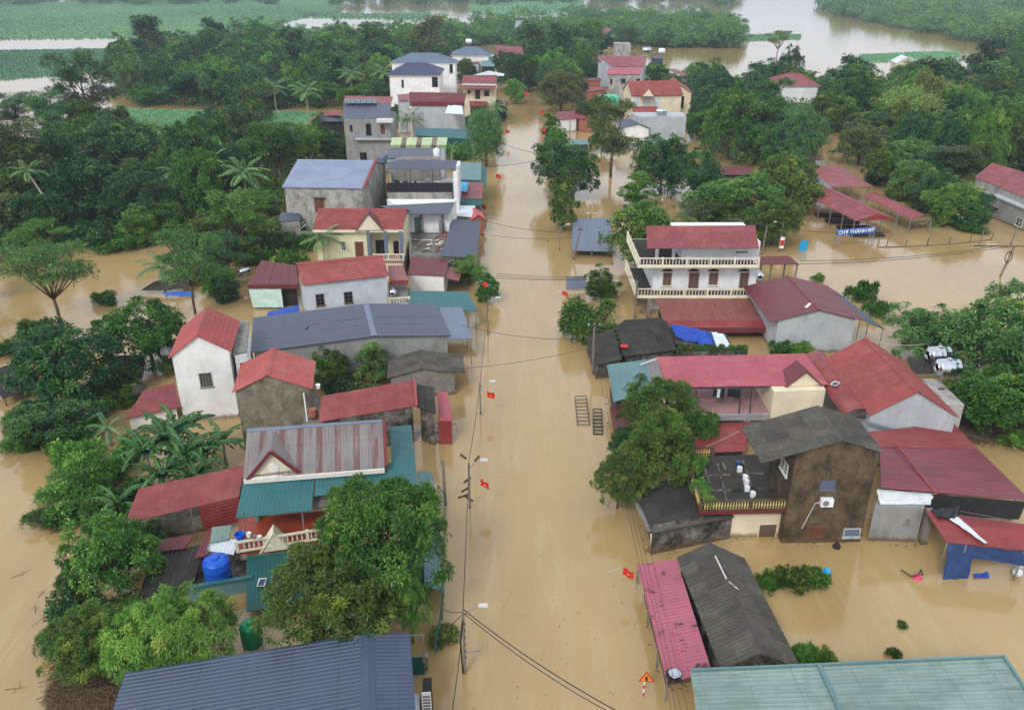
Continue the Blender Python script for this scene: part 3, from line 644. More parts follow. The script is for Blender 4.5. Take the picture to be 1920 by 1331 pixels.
b = Bld('tank_yard', 'walled yard with teal coping and loose white sheets around the blue tank', 420, 1070, cat='yard')
b.walls([tuple(W(352, 1102, .5)), tuple(W(474, 1080, .5)), tuple(W(470, 1030, .5)), tuple(W(372, 1040, .5))], 'blackwall')
t1, t2 = W(350, 1102, 1.15), W(474, 1081, 1.15); wallsheet(b.o, t1, t2, -.5, 'tealg'); seg(b.o, t1, t2, .3, 'teal', 'coping', .16)
b.quad([(398, 1012, 1.7), (447, 1010, 1.7), (438, 1040, 1.5), (383, 1031, 1.5)], 'whitesheet', name='loose_sheet')
b.quad([(397, 988, 1.9), (434, 984, 1.9), (430, 1012, 1.75), (394, 1018, 1.75)], 'tealpale', name='loose_sheet')
tank_v('blue_water_tank', 'large bright blue plastic water tank', 411, 1088, .5, .85, 1.75, 'bluetank')
o = tank_v('green_water_tank', 'green plastic water tank half hidden by mango leaves', 474, 1206, .6, .62, 1.5, 'greentank')
for k in range(4): MB().beam(W(474, 1206, -.5) + V((.4 * (-1) ** k, .4 * (1 if k < 2 else -1), 0)), W(474, 1206, .6) + V((.4 * (-1) ** k, .4 * (1 if k < 2 else -1), 0)), .07).build('leg', M['darksteel'], o)
for i, (u, v, z, r, h, m, l) in enumerate([(450, 1010, 2.4, .32, .4, 'bluetank', 'blue plastic tub on the porch corner'), (467, 1006, 2.62, .16, .3, 'signwhite', 'white bucket on the porch rail'), (477, 1008, 2.62, .17, .14, 'concrete', 'grey bowl on the porch rail'), (486, 1008, 2.62, .17, .12, 'trim', 'shallow white bowl on the porch rail'), (484, 975, 1.75, .25, .9, 'tealg', 'teal barrel standing on the red porch floor')]):
    p = W(u, v, z); MB().lathe(p, [(r * .8, 0), (r, h), (r * 1.08, h + .02), (r * .92, h + .02), (r * .75, .06)], 14).solo('tub', l, 'tub', M[m])
b = Bld('tall_white_house', 'tall stained white gabled house with pinkish tile roof and one window', 400, 800)
b.gable((369, 630), (390, 576), 8.3, (316, 672, 6.4), (434, 659, 6.61), 'tilepink', 'tile', walls='whited', oh=.25, eoh=.2)
b.win(374, 699, 398, 725, 'bars', 'concrete', 'glass', (3, 5))
slab(b.o, [(436, 664), (462, 658), (467, 604), (446, 600)], 6.1, .2, 'concrete', 'gutter_slab')
b.walls([tuple(W(440, 668, 5.9)), tuple(W(462, 662, 5.9)), tuple(W(466, 612, 5.9)), tuple(W(448, 606, 5.9))], 'white', name='stair_wall')
b.win(449, 678, 458, 700, 'glass', 'frame')
b = Bld('low_red_outhouse', 'low outhouse with flat red roof against the tall white house', 290, 790, cat='shed')
b.quad([(269, 732, 2.3), (328, 718, 2.3), (337, 763, 1.7), (234, 786, 1.7)], 'red', walls='whited', split=1.05)
slab(b.o, [(246, 738), (266, 735), (273, 720), (252, 722)], 2.1, .15, 'fibrod', 'cover_sheet')
b = Bld('plank_shed', 'weathered grey plank roof standing in the water by the round tree', 240, 715, cat='shed')
b.quad([(203, 668, 1.5), (272, 666, 1.5), (268, 708, .9), (204, 713, .9)], 'fibro', 'wave', split=.9, hgt=.8, jit=.05)
for u, v in ((206, 711), (238, 709), (265, 707), (205, 671), (269, 669)): pole_at(b.o, u, v, .85, .06, 'oldwood')
b = Bld('plank_hut', 'dark plank hut roof at the left edge of the picture', 30, 745, cat='shed')
b.quad([(-30, 700, 1.6), (50, 674, 1.6), (80, 722, 1.0), (5, 748, .9)], 'fibrod', 'wave', split=.9, hgt=.9, jit=.05)
for u, v in ((8, 745), (45, 733), (76, 720), (46, 678)): pole_at(b.o, u, v, .9, .07, 'oldwood')
b = Bld('mossy_grey_house', 'mossy grey-brown gabled house with orange-red roof beside the tall white one', 510, 800)
b.gable((500, 704), (512, 653), 7.0, (435, 736, 5.68), (586, 729, 5.49), 'orange', 'lo', walls='olive', oh=.3, eoh=.2, split=1.05)
slab(b.o, [(568, 800), (604, 796), (600, 742), (572, 742)], 3.0, .25, 'concrete', 'balcony')
seg(b.o, W(569, 736, 5.2), W(576, 790, 3.0), .1, 'frame', 'drainpipe')
o = thing('clay_jar', 'round clay jar on the mossy house balcony', 'jar', W(589, 785, 3.0)); MB().lathe(W(589, 785, 3.0), [(.2, 0), (.38, .3), (.4, .6), (.3, .9), (.34, .95), (.25, .95)], 16).build('jar_body', M['brick'], o, True)
o = thing('white_bucket', 'white bucket by the orange-red roof edge', 'bucket', W(597, 740, 3.6)); MB().lathe(W(597, 728, 5.0), [(.14, 0), (.18, .35), (.2, .36), (.15, .36)], 12).build('bucket_body', M['signwhite'], o); MB().beam(W(597, 728, 3.0), W(597, 728, 5.0), .06).build('stand', M['darksteel'], o)
b = Bld('long_red_house', 'long red-roofed house whose end wall is black with mould', 700, 800)
b.quad([(597, 791, 3.5), (604, 742, 4.6), (777, 712, 4.6), (781, 761, 3.5)], 'red', 'lo', walls='blackwall', split=1.05, oh=.25)
seg(b.o, W(777, 712, 4.65), W(781, 761, 3.55), .22, 'tilepink', 'verge')
b.quad([(782, 721, 4.3), (814, 727, 4.2), (818, 776, 3.3), (781, 764, 3.45)], 'fibrod', 'wave', walls='blackwall', split=.9, hgt=1.4)
o = Bld('red_kiosk', 'narrow red metal kiosk facing the flooded road', 834, 830, cat='kiosk')
o.quad([(820, 735, 2.9), (840, 735, 2.9), (847, 789, 2.3), (821, 789, 2.3)], 'pinkred'); wallsheet(o.o, W(821, 789, 2.25), W(847, 789, 2.25), -.6, 'crimson')
o.walls([tuple(W(823, 785, 2.1)), tuple(W(845, 785, 2.1)), tuple(W(838, 740, 2.6)), tuple(W(822, 740, 2.6))], 'maroontrim')
b = Bld('dark_gabled_hut', 'small hut with wide black fibre-cement gable roof by the road', 790, 735, cat='hut')
b.gable((790, 692), (789, 657), 3.0, (726, 709, 2.23), (872, 700, 2.33), 'fibro', 'wave', walls='concrete', oh=(.3, 1.0), eoh=.25, split=.95, hgt=1.5, jit=.02)
b = Bld('slate_hall', 'wide slate-grey metal roof over grey walls, ridge running away', 680, 670)
b.gable((702, 630), (686, 569), 4.5, (470, 657, 4.06), (845, 629, 3.74), 'slate', 'lo', walls='grey', split=1.05, capm='slatel', oh=.3)
b.quad([(834, 634, 3.6), (824, 576, 3.6), (866, 576, 3.15), (885, 635, 3.15)], 'slatel', name='porch_roof')
for u, v in ((883, 632), (866, 580), (875, 605)): pole_at(b.o, u, v, 3.1)
for u, v, u2, v2 in ((571, 619, 579, 612),): seg(b.o, W(u, v, 4.25), W(u2, v2, 4.45), .08, 'darksteel', 'vent_bracket')
b = Bld('teal_canopy', 'flat teal roadside canopy behind the slate-grey hall', 830, 590, cat='canopy')
b.quad([(766, 545, 3.3), (877, 547, 3.3), (896, 583, 2.8), (767, 582, 2.8)], 'teal', split=1.05)
for u, v in ((893, 583), (878, 584), (874, 549), (770, 580)): pole_at(b.o, u, v, 2.75)
b = Bld('white_red_roof_house', 'bluish-white house with pinkish-red metal roof and two barred windows', 640, 575)
b.gable((557, 496), (717, 480), 6.3, (562, 535, 5.2), None, 'tile', 'lo', walls='bluewhite', oh=.3, split=1.05)
b.win(592, 551, 608, 573, 'bars', 'oldwood', 'glass', (1, 2)); b.win(645, 547, 661, 568, 'bars', 'oldwood', 'glass', (1, 2))
b.quad([(727, 498, 4.6), (756, 497, 4.6), (765, 525, 4.1), (730, 527, 4.1)], 'brownred', name='porch_roof')
wallsheet(b.o, W(730, 527, 4.1), W(765, 525, 4.1), 3.6, 'crimson', name='fascia')
slab(b.o, [(730, 572), (768, 570), (762, 530), (728, 530)], 2.5, .2, 'concrete', 'balcony'); balustrade(b.o, W(731, 572, 2.5), W(768, 570, 2.5), .85, 'ctrim')
for u, v in ((731, 571), (767, 569)): p = W(u, v, 2.5); MB().beam(p, p + V((0, .4, 1.6)), .12).build('porch_post', M['darksteel'], b.o)
tank_h('steel_tank', 'small steel tank on the balcony of the bluish-white house', 737, 558, 2.5, .45, 1.1, math.pi / 2, legs=.15)
b = Bld('maroon_carport', 'maroon-roofed open store left of the bluish-white house', 510, 575, cat='carport')
b.quad([(490, 488, 3.8), (556, 498, 3.8), (560, 533, 3.0), (464, 534, 3.0)], 'maroon', split=1.05); wallsheet(b.o, W(464, 534, 3.0), W(560, 534, 3.0), 2.5, 'maroon', name='fascia')
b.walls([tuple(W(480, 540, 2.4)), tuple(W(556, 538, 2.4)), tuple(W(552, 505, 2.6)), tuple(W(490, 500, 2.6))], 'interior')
cloth('pale_green_tarp', 'pale green tarpaulin hung across the maroon carport', 'tarpaulin', [W(466, 541, 2.5), W(527, 541, 2.5), W(527, 541, 2.5) + V((.1, -.3, -2.3)), W(468, 541, 2.5) + V((.2, -.3, -2.3))], 'minttarp', amp=.12, seed=3)
cloth('blue_tarp_roof', 'blue tarpaulin sagging beside the bluish-white house', 'tarpaulin', [W(503, 585, 1.9), W(560, 571, 1.9), W(562, 586, 1.7), W(497, 601, 1.6)], 'bluetarp', amp=.1, seed=5)
b = Bld('yellow_pediment_house', 'pale yellow house with dark red tile roof, brown pediment and porch', 680, 490)
b.gable((597, 392), (762, 392), 8.0, (594, 430, 6.5), None, 'tile', 'tile', oh=.5)
c = b.c; F0, F1 = (c['LA'], c['LB']) if c['LA'].y < c['RA'].y else (c['RA'], c['RB']); Bk = V((0, (c['RA'] - c['LA']).length if False else abs(c['RA'].y - c['LA'].y), 0))
def pp(s_, d_): q = lerp(F0, F1, s_) + V((0, d_, 0)); return (q.x, q.y, 6.45)
b.walls([pp(.02, .5), pp(.6, .5), pp(.6, Bk.y - .5), pp(.02, Bk.y - .5)], 'yellow')
b.win(665, 452, 683, 486, 'door', 'ctrim', 'wood'); b.win(640, 452, 648, 470, 'glass')
e_ = b.edges; b.walls([pp(.6, 2.2), pp(.98, 2.2), pp(.98, Bk.y - .5), pp(.6, Bk.y - .5)], 'yellow', name='porch_wall'); b.win(705, 450, 722, 484, 'door', 'wood', 'interior'); b.win(738, 452, 748, 478, 'glass', 'wood')
MB().prism([pp(.58, -.6)[:2], pp(1.0, -.6)[:2], pp(1.0, 2.2)[:2], pp(.58, 2.2)[:2]], 2.2, 2.5).build('porch_floor', M['pinkfloor'], b.o)
MB().prism([pp(.6, -.4)[:2], pp(.98, -.4)[:2], pp(.98, 2.2)[:2], pp(.6, 2.2)[:2]], -1, 2.2).build('porch_base', M['ctrim'], b.o)
for s_ in (.61, .8, .97): q = pp(s_, .15); MB().prism([(q[0] - .22, q[1] - .22), (q[0] + .22, q[1] - .22), (q[0] + .22, q[1] + .22), (q[0] - .22, q[1] + .22)], 2.5, 6.3).build('column', M['villagrey'], b.o)
seg(b.o, F0 + V((0, .1, -.25)), F1 + V((0, .1, -.25)), .3, 'ctrim', 'eave_band', .35)
balustrade(b.o, V((*pp(.66, -.5)[:2], 2.5)), V((*pp(.99, -.5)[:2], 2.5)), .85, 'ctrim')
dormer(b, (692, 401), (668, 432), (717, 431), 6.5, 2.4, 'maroon', 'ctrim'); 
a_, b__ = W(678, 429, 6.6), W(707, 429, 6.6); MB().add([a_ + V((0, -.1, 0)), b__ + V((0, -.1, 0)), (a_ + b__) / 2 + V((0, -.1, .75)), a_ + V((0, 0.1, 0)), b__ + V((0, .1, 0)), (a_ + b__) / 2 + V((0, .1, .75))], [[0, 1, 2], [5, 4, 3], [0, 3, 4, 1], [1, 4, 5, 2], [2, 5, 3, 0]]).build('pediment_panel', M['wood'], b.o)
b = Bld('maroon_roof_annex', 'white stained annex under a streaky maroon sheet roof', 800, 540)
b.quad([(771, 482, 3.6), (842, 487, 3.6), (834, 518, 3.0), (765, 514, 3.0)], 'maroon', walls='whited', split=1.05, oh=.2)
b.quad([(842, 500, 2.9), (868, 503, 2.6), (860, 527, 2.2), (834, 520, 2.6)], 'brownred', name='lean_to')
b = Bld('unfinished_house', 'unfinished concrete upper floor strewn with planks, white block behind', 800, 470)
b.walls([tuple(W(768, 478, 3.0)), tuple(W(830, 480, 3.0)), tuple(W(848, 420, 3.0)), tuple(W(768, 420, 3.0))], 'concrete', name='floor_block')
Yb = W(800, 436, 3.0).y
q = [WY(766, 402, Yb), WY(842, 402, Yb)]; b.walls([(q[0].x, Yb, 6.0), (q[1].x, Yb, 6.0), (q[1].x + .6, Yb + 7, 6.0), (q[0].x - 4, Yb + 7, 6.0)], 'white')
b.win(778, 408, 788, 436, 'door', 'darkframe', 'tealg')
b.quad([(W(760, 400, 6.05).xy[:] and (712, 386, 6.5)), (853, 379, 6.5), (843, 401, 6.15), (752, 402, 6.15)], 'slate', split=1.05)
for u, vb, zt in ((791, 437, 6.0), (831, 437, 6.0), (814, 476, 5.4), (826, 440, 5.0), (770, 476, 5.6)):
    p = W(u, vb, 3.0); MB().prism([(p.x - .16, p.y - .16), (p.x + .16, p.y - .16), (p.x + .16, p.y + .16), (p.x - .16, p.y + .16)], 3.0, zt).build('column', M['concrete'], b.o)
random.seed(11)
for k in range(26):
    u, v = random.uniform(772, 826), random.uniform(436, 472); p = W(u, v, 3.06); a = random.uniform(-.6, .9); L_p = random.uniform(.8, 2.6); d = V((math.cos(a), math.sin(a), 0))
    MB().beam(p - d * L_p / 2, p + d * L_p / 2 + V((0, 0, random.uniform(0, .5))), random.uniform(.12, .3), .05).solo('plank', 'loose plank on the unfinished concrete floor', 'plank', M[random.choice(['oldwood', 'oldwood', 'wood', 'concrete', 'trim'])], group='planks on the unfinished floor')
for k in range(16):
    u, v = random.uniform(826, 842), random.uniform(428, 470); p = W(u - (v - 428) * .25, v, 3.1); MB().box(p, (random.uniform(.3, .8), random.uniform(.2, .5), random.uniform(.15, .4)), random.uniform(0, 3)).solo('brick_pile', 'small heap of bricks and bags along the unfinished floor edge', 'bricks', M[random.choice(['brick', 'trim', 'concrete', 'brick'])], group='bricks on the unfinished floor')
b = Bld('slate_roadside_shop', 'roadside shop with plain slate-blue sheet roof, long side to the road', 865, 490, cat='shop')
b.quad([(824, 480, 4.1), (850, 411, 4.1), (902, 415, 3.4), (890, 483, 3.4)], 'slate', walls='grey', split=1.05, oh=.4)
b = Bld('orange_tile_porch', 'small orange tiled gable porch beside two red flags', 896, 410, cat='porch')
b.gable((897, 403), (889, 390), 3.4, (882, 410, 2.7), None, 'tileorange', 'fartile', walls='brick', oh=.3)
b = Bld('roadside_stall', 'roadside stall with pinkish-white sheet and green awning', 875, 400, cat='stall')
b.quad([(855, 385, 3.4), (892, 386, 3.4), (884, 407, 3.0), (852, 405, 3.0)], 'whitesheet', walls='grey', oh=.3); b.quad([(858, 371, 4.0), (905, 372, 4.0), (902, 386, 3.4), (855, 383, 3.4)], 'green', name='awning')
b = Bld('red_shop', 'shop with red sheet roof and a blue cover laid on it', 880, 372, cat='shop')
b.quad([(860, 341, 4.6), (906, 345, 4.6), (904, 373, 4.0), (858, 371, 4.0)], 'red', walls='grey', oh=.3)
cloth('blue_cover', 'pale blue cover sheet on the red shop roof', 'cover', [W(861, 341, 4.95), W(878, 342, 4.95), W(876, 360, 4.6), W(859, 359, 4.6)], 'signcyan', amp=.03)
b = Bld('teal_shop', 'roadside shop with weathered teal roof below the willow-like tree', 880, 345, cat='shop')
b.quad([(858, 304, 5.2), (903, 305, 5.2), (902, 338, 4.6), (859, 337, 4.6)], 'tealg', walls='grey', split=1.05, oh=.3); b.quad([(903, 340, 4.4), (902, 306, 4.9), (913, 320, 4.0), (911, 352, 3.6)], 'teal', name='side_awning')
# terrace building
b = Bld('terrace_building', 'flat building with open roof terrace, black railing and slate canopy', 790, 395)
Yt = 125.0
def T(u, v, Y=Yt): return WY(u, v, Y)
f0, f1 = T(727, 362), T(848, 362); zt_ = 6.0
b.walls([(f0.x, Yt, zt_), (f1.x, Yt, zt_), (f1.x, Yt + 10, zt_), (f0.x, Yt + 10, zt_)], 'greystreak')
MB().prism([(f0.x + .3, Yt + 7.5), (f1.x - 2.5, Yt + 7.5), (f1.x - 2.5, Yt + 10), (f0.x + .3, Yt + 10)], zt_, 9.4).build('terrace_back_wall', M['concrete'], b.o)
zr_ = T(800, 345).z
for k in range(46):
    x = lerp(f0.x, f1.x, k / 45); MB().box((x, Yt + .1, (zt_ + zr_) / 2 + .05), (.21, .03, zr_ - zt_)).build('railing_slat', M['blackplastic'], b.o)
MB().box(((f0.x + f1.x) / 2, Yt + .1, zr_ + .1), (f1.x - f0.x, .08, .08)).build('railing_top', M['blackplastic'], b.o)
cq = [W(737, 302, 10.3), W(858, 301, 10.3), W(853, 318, 9.6), W(726, 317, 9.6)]; b.quad(cq, 'slate', split=1.05)
for t_ in (.0, .33, .66, 1.0): p = lerp(cq[3], cq[2], t_); seg(b.o, V((p.x, Yt + .3, zt_)), V((p.x, Yt + .3, 9.6)), .09, 'blackplastic', 'canopy_post')
p = T(851, 362); b.walls([(p.x, Yt - .4, 9.3), (p.x + .7, Yt - .4, 9.3), (p.x + .7, Yt + 7, 9.3), (p.x, Yt + 7, 9.3)], 'white', name='side_wall'); 
random.seed(5)
for k in range(14):
    x = random.uniform(f0.x + .8, f1.x - 1); y = Yt + random.uniform(1, 5); h = random.uniform(.4, 1.3); w_ = random.uniform(.3, .8)
    MB().box((x, y, zt_ + h / 2), (w_, w_ * .8, h), random.uniform(0, .5)).solo('terrace_clutter', 'household bundle stored on the roof terrace', 'bundle', M[random.choice(['interior', 'interior', 'signwhite', 'redplastic', 'greyl', 'blacktarp', 'concrete'])], group='bundles on the roof terrace')
b = Bld('slate_yellow_house', 'narrow house with slate roof and mould-striped yellow-green vault behind', 780, 300)
b.quad([(727, 278, 9.6), (827, 278, 9.6), (825, 297, 9.0), (727, 297, 9.0)], 'slate', walls='greyl', split=1.05); b.quad([(727, 297, 8.9), (825, 297, 8.9), (826, 305, 8.5), (725, 305, 8.5)], 'tealpale', name='gutter_roof')
b.quad([(735, 258, 9.4), (839, 258, 9.4), (837, 272, 8.9), (732, 272, 8.9)], 'yellowgreen', split=.9, mats=[M['yellowgreen'], M['yellowgreen'], M['olive']], walls='greyl'); b.quad([(732, 272, 8.9), (837, 272, 8.9), (836, 281, 8.0), (731, 281, 8.0)], 'yellowgreen', split=.9, mats=[M['yellowgreen'], M['yellowgreen'], M['olive']])
tank_v('white_tank', 'white upright tank at the end of the slate roof', 819, 302, 8.4, .55, 1.9, 'signwhite'); tank_v('domed_tank', 'blue and white domed tank next to the grey tile roof', 718, 306, 7.4, .95, 1.4, 'slatel')
b = Bld('grey_tile_house', 'grey rendered house with pale blue-grey tile roof and one brown door', 635, 410)
b.gable((558, 300), (703, 302), 10.2, (551, 352, 8.0), None, 'greytile', 'tile', walls='greystreak', oh=.25)
b.win(590, 371, 608, 397, 'door', 'wood', 'wood', hood=True)
seg(b.o, b.RB + V((.1, 0, .1)), (b.c['LB'] if b.c['LB'].y < b.c['RB'].y else b.c['RB']) + V((.1, 0, .1)), .35, 'tile', 'verge', .3)
b = Bld('grey_lean_to', 'low grey lean-to with slate roof and white pipes beside the grey tile house', 545, 450, cat='shed')
b.quad([(527, 399, 4.2), (562, 397, 4.2), (563, 413, 3.8), (519, 416, 3.8)], 'slate', walls='greystreak', oh=.1)
for k in range(3): seg(b.o, W(522 + k * 8, 448 + k * 2, .4), W(566 + k * 4, 410 + k * 5, 3.2), .09, 'frame', 'pipe')
b = Bld('grey_three_storey', 'grey three-storey house with solar panels on its red and slate roof', 690, 300)
Yg = 165.0; f0, f1 = WY(645, 223, Yg), WY(731, 223, Yg)
b.walls([(f0.x, Yg, f0.z), (f1.x, Yg, f0.z), (f1.x, Yg + 9, f0.z), (f0.x, Yg + 9, f0.z)], 'grey')
b.win(656, 235, 661, 245, 'glass', 'darkframe'); b.win(686, 232, 696, 253, 'glass', 'darkframe', bars=(1, 2)); b.win(712, 233, 723, 253, 'door', 'frame', 'wood'); b.win(675, 286, 688, 300, 'glass', 'darkframe', bars=(1, 1))
MB().prism([(f0.x + 2, Yg - .9), (f1.x + .8, Yg - .9), (f1.x + .8, Yg), (f0.x + 2, Yg)], WY(700, 259, Yg).z - .25, WY(700, 259, Yg).z).build('balcony', M['greyl'], b.o)
MB().prism([(f1.x - 2.4, Yg - 1.6), (f1.x + .7, Yg - 1.6), (f1.x + .7, Yg - .05), (f1.x - 2.4, Yg - .05)], WY(700, 224, Yg).z - .4, WY(700, 222, Yg).z).build('door_canopy', M['frame'], b.o)
b.quad([(644, 194, 12.2), (733, 195, 12.2), (732, 223, f0.z + .05), (643, 222, f0.z + .05)], 'slate', split=1.05); b.quad([(647, 180, 12.9), (737, 182, 12.9), (733, 195, 12.2), (643, 194, 12.2)], 'red', 'far')
for k in range(6): q = [W(647 + k * 10, 185, 12.85), W(656 + k * 10, 185, 12.85), W(656 + k * 10, 194, 12.45), W(647 + k * 10, 194, 12.45)]; sheet(b.o, *q, M['solar'], 'flat', 'solar_panel')
b.quad([(613, 207, 9.4), (641, 207, 9.4), (637, 217, 8.8), (605, 217, 8.8)], 'red', 'far', name='side_roof'); b.quad([(598, 219, 8.6), (645, 217, 8.6), (645, 228, 7.6), (601, 228, 7.6)], 'slate', 'far', name='side_awning')
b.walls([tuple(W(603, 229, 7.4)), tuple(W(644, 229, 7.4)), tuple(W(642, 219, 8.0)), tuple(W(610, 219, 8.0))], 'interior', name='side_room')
b = Bld('long_maroon_house', 'pale grey house with long dull red roof and a white awning', 820, 245)
b.quad([(767, 173, 10.2), (874, 175, 10.2), (871, 192, 8.5), (768, 191, 8.5)], 'maroon', 'fartile', walls='greyl', oh=.3); wallsheet(b.o, W(768, 191, 8.5), W(871, 192, 8.5), 7.5, 'maroon', name='fascia', prof='far')
b.quad([(744, 178, 8.6), (768, 176, 8.6), (768, 189, 7.9), (748, 189, 7.9)], 'red', 'far', name='side_roof', walls='greyl')
b.win(808, 227, 818, 240, 'shutter', 'darkframe', 'wood'); b.win(802, 197, 838, 208, 'glass', 'maroontrim', bars=(5, 0))
cloth('white_awning', 'white awning sheet on the pale grey house', 'awning', [W(840, 198, 8.0), W(866, 199, 8.0), W(869, 216, 7.2), W(834, 213, 7.2)], 'whitetarp', amp=.15, nx=8, ny=5, th=.06)
b = Bld('teal_long_shed', 'long teal shed roof in front of the pale grey house', 830, 265, cat='shed')
b.quad([(782, 240, 4.8), (882, 243, 4.8), (888, 262, 3.8), (778, 254, 3.8)], 'teal', walls='green', split=1.05)
b = Bld('two_tier_red_house', 'cream house with two tiers of red roof and a balcony', 895, 205)
b.quad([(868, 142, 11.4), (932, 141, 11.4), (931, 158, 9.9), (866, 157, 9.9)], 'red', 'fartile', walls='cream'); wallsheet(b.o, W(866, 157, 9.9), W(931, 158, 9.9), 9.5, 'frame', name='gutter', prof='flat')
b.quad([(868, 160, 9.4), (931, 161, 9.4), (929, 167, 9.0), (863, 166, 9.0)], 'red', 'far', name='lower_roof'); b.win(891, 169, 900, 186, 'door', 'wood', 'interior'); b.win(908, 170, 917, 180, 'glass', 'darkframe'); b.win(877, 170, 882, 175, 'glass', 'darkframe')
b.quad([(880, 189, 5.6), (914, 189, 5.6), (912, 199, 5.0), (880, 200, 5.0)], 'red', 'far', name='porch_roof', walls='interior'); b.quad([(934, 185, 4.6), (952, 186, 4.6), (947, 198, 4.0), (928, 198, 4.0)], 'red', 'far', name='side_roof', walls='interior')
b.quad([(885, 142, 11.0), (916, 133, 12.0), (946, 139, 11.0), (944, 143, 10.6)], 'whitesheet', 'far', name='rear_canopy')
b = Bld('navy_hip_villa', 'white villa with dark navy hipped tile roof in front of its twin', 790, 165)
b.hip((765, 118), (797, 118), 12.0, (781, 142, 9.4), 5.0, 'villablue', walls='white'); b.win(810, 145, 821, 163, 'glass', 'darkframe', bars=(2, 2)); b.win(753, 150, 757, 164, 'glass', 'darkframe')
b = Bld('grey_hip_villa', 'white villa with blue-grey hipped roof just behind the navy one', 810, 140)
b.hip((769, 100), (822, 100), 13.0, (790, 119, 10.4), 6.0, 'villagrey', walls='white'); b.win(843, 121, 849, 137, 'glass', 'darkframe')
tank_v('orange_tank', 'round orange tank left of the navy hipped villa', 738, 127, 8.0, 1.1, 1.8, 'orangetank')
b = Bld('far_hip_house', 'far blue-grey hipped house with a white tank on its roof', 880, 130)
b.hip((873, 88), (893, 88), 11.5, (880, 104, 9.2), 5.0, 'villagrey', walls='whited'); b.quad([(903, 107, 8.0), (929, 107, 8.0), (927, 125, 6.4), (903, 125, 6.4)], 'tealg', 'far', walls='interior', name='side_roof'); b.quad([(881, 109, 7.6), (899, 109, 7.6), (898, 119, 6.8), (880, 118, 6.8)], 'red', 'far', walls='bluewhite', name='front_roof')
b.hip((902, 92), (910, 92), 10.8, (905, 102, 9.0), 3.5, 'villagrey', walls='whited'); tank_h('roof_tank', 'white tank on the far hipped roof', 879, 84, 11.8, .8, 2.2, 0.0, 'signwhite', .3)
b = Bld('far_red_house', 'far house with plain red roof behind a dark tree left of the road', 957, 120)
b.quad([(931, 87, 10.5), (979, 88, 10.5), (983, 106, 8.4), (930, 105, 8.4)], 'red', 'fartile', walls='whited')
b = Bld('distant_grey_hall', 'distant blue-grey hall roof among the trees at the top', 985, 62, cat='hall')
b.quad([(966, 38, 11), (996, 38, 11), (1001, 47, 8), (964, 47, 8)], 'slatel', 'far', walls='greyl')
# ================================================================== RIGHT SIDE, near to far
b = Bld('pale_teal_hall', 'broad pale teal corrugated roof in the bottom right corner', 1600, 1300, cat='hall')
b.quad([(1535, 1246, 4.1), (1617, 1420, 4.1), (1318, 1420, 3.7), (1294, 1257, 3.7)], 'tealpale', walls='grey', split=1.05, oh=.5)
b.quad([(1537, 1246, 4.13), (1620, 1420, 4.13), (2010, 1420, 4.15), (1882, 1230, 4.15)], 'tealpale', walls='grey', split=1.05, oh=.5)
seg(b.o, W(1535, 1245, 4.2), W(1617, 1420, 4.2), .22, 'tealg', 'ridge_cap', .1); seg(b.o, W(1882, 1229, 4.22), W(2010, 1420, 4.22), .16, 'tealg', 'verge', .1)
seg(b.o, W(1296, 1255, 3.8), W(1535, 1245, 4.2), .12, 'tealg', 'verge', .08); seg(b.o, W(1535, 1245, 4.2), W(1882, 1229, 4.22), .12, 'tealg', 'verge', .08)
b = Bld('black_gable_shop', 'shop with black fibre-cement gable and mouldy pink awning over the road edge', 1360, 1180, cat='shop')
b.gable((1330, 1017), (1427, 1226), 3.4, (1269, 1047, 2.3), (1397, 1050, 2.0), 'fibro', 'wave', walls='blackwall', oh=.3, split=.95, hgt=1.4, jit=.02, capw=.22)
b.quad([(1269, 1049, 2.2), (1334, 1256, 2.2), (1251, 1281, 1.6), (1194, 1057, 1.6)], 'pinkblack', split=1.05, walls='concrete', oh=1.0)
for u, v in ((1197, 1060), (1216, 1140), (1234, 1215), (1251, 1276)): pole_at(b.o, u, v, 1.55)
seg(b.o, W(1341, 1042, 3.5), W(1362, 1085, 3.5), .06, 'frame', 'loose_pipe'); seg(b.o, W(1366, 1090, 3.45), W(1400, 1118, 2.8), .06, 'frame', 'loose_pipe')
o = thing('satellite_bowl', 'shiny steel bowl on the mouldy pink awning', 'bowl', W(1265, 1265, 1.85)); MB().lathe(W(1265, 1266, 1.78), [(.1, 0), (.3, .1), (.36, .2), (.3, .19), (.12, .06)], 16).build('bowl', M['stainless'], o, True); MB().lathe(W(1265, 1266, 1.72), [(.5, 0), (.5, .07), (.4, .09)], 14).build('base', M['blackplastic'], o)
# brown house with terrace
b = Bld('brown_mossy_house', 'two-storey brown mossy house with grey fibre-cement gable roof', 1560, 1000)
b.gable((1580, 826), (1532, 762), 8.5, (1427, 870, 6.8), (1655, 846, 7.5), 'fibro', 'wave', walls='brown', oh=(2.4, .2), eoh=.2, split=.95, hgt=1.5, jit=.02, capw=.2)
b.win(1538, 901, 1565, 917, 'bars', 'villagrey', 'slatel', (1, 3)); b.win(1511, 985, 1547, 1007, 'door', 'oldwood', 'wood'); b.win(1581, 990, 1613, 1006, 'glass', 'greyl', 'villagrey', (0, 0)); b.win(1464, 861, 1479, 887, 'glass', 'frame', bars=(1, 2))
o = thing('air_conditioner', 'white air conditioner unit on the brown mossy wall', 'air conditioner', W(1548, 938, 3.6)); F = b.facing(1548, 938); c0 = onplane(1548, 938, F[1], F[2]); ac = c0 + F[2] * .2
MB().box(ac, (.85, .34, .6)).build('casing', M['signwhite'], o); MB().lathe((0, 0, 0), [(.01, 0)], 3)
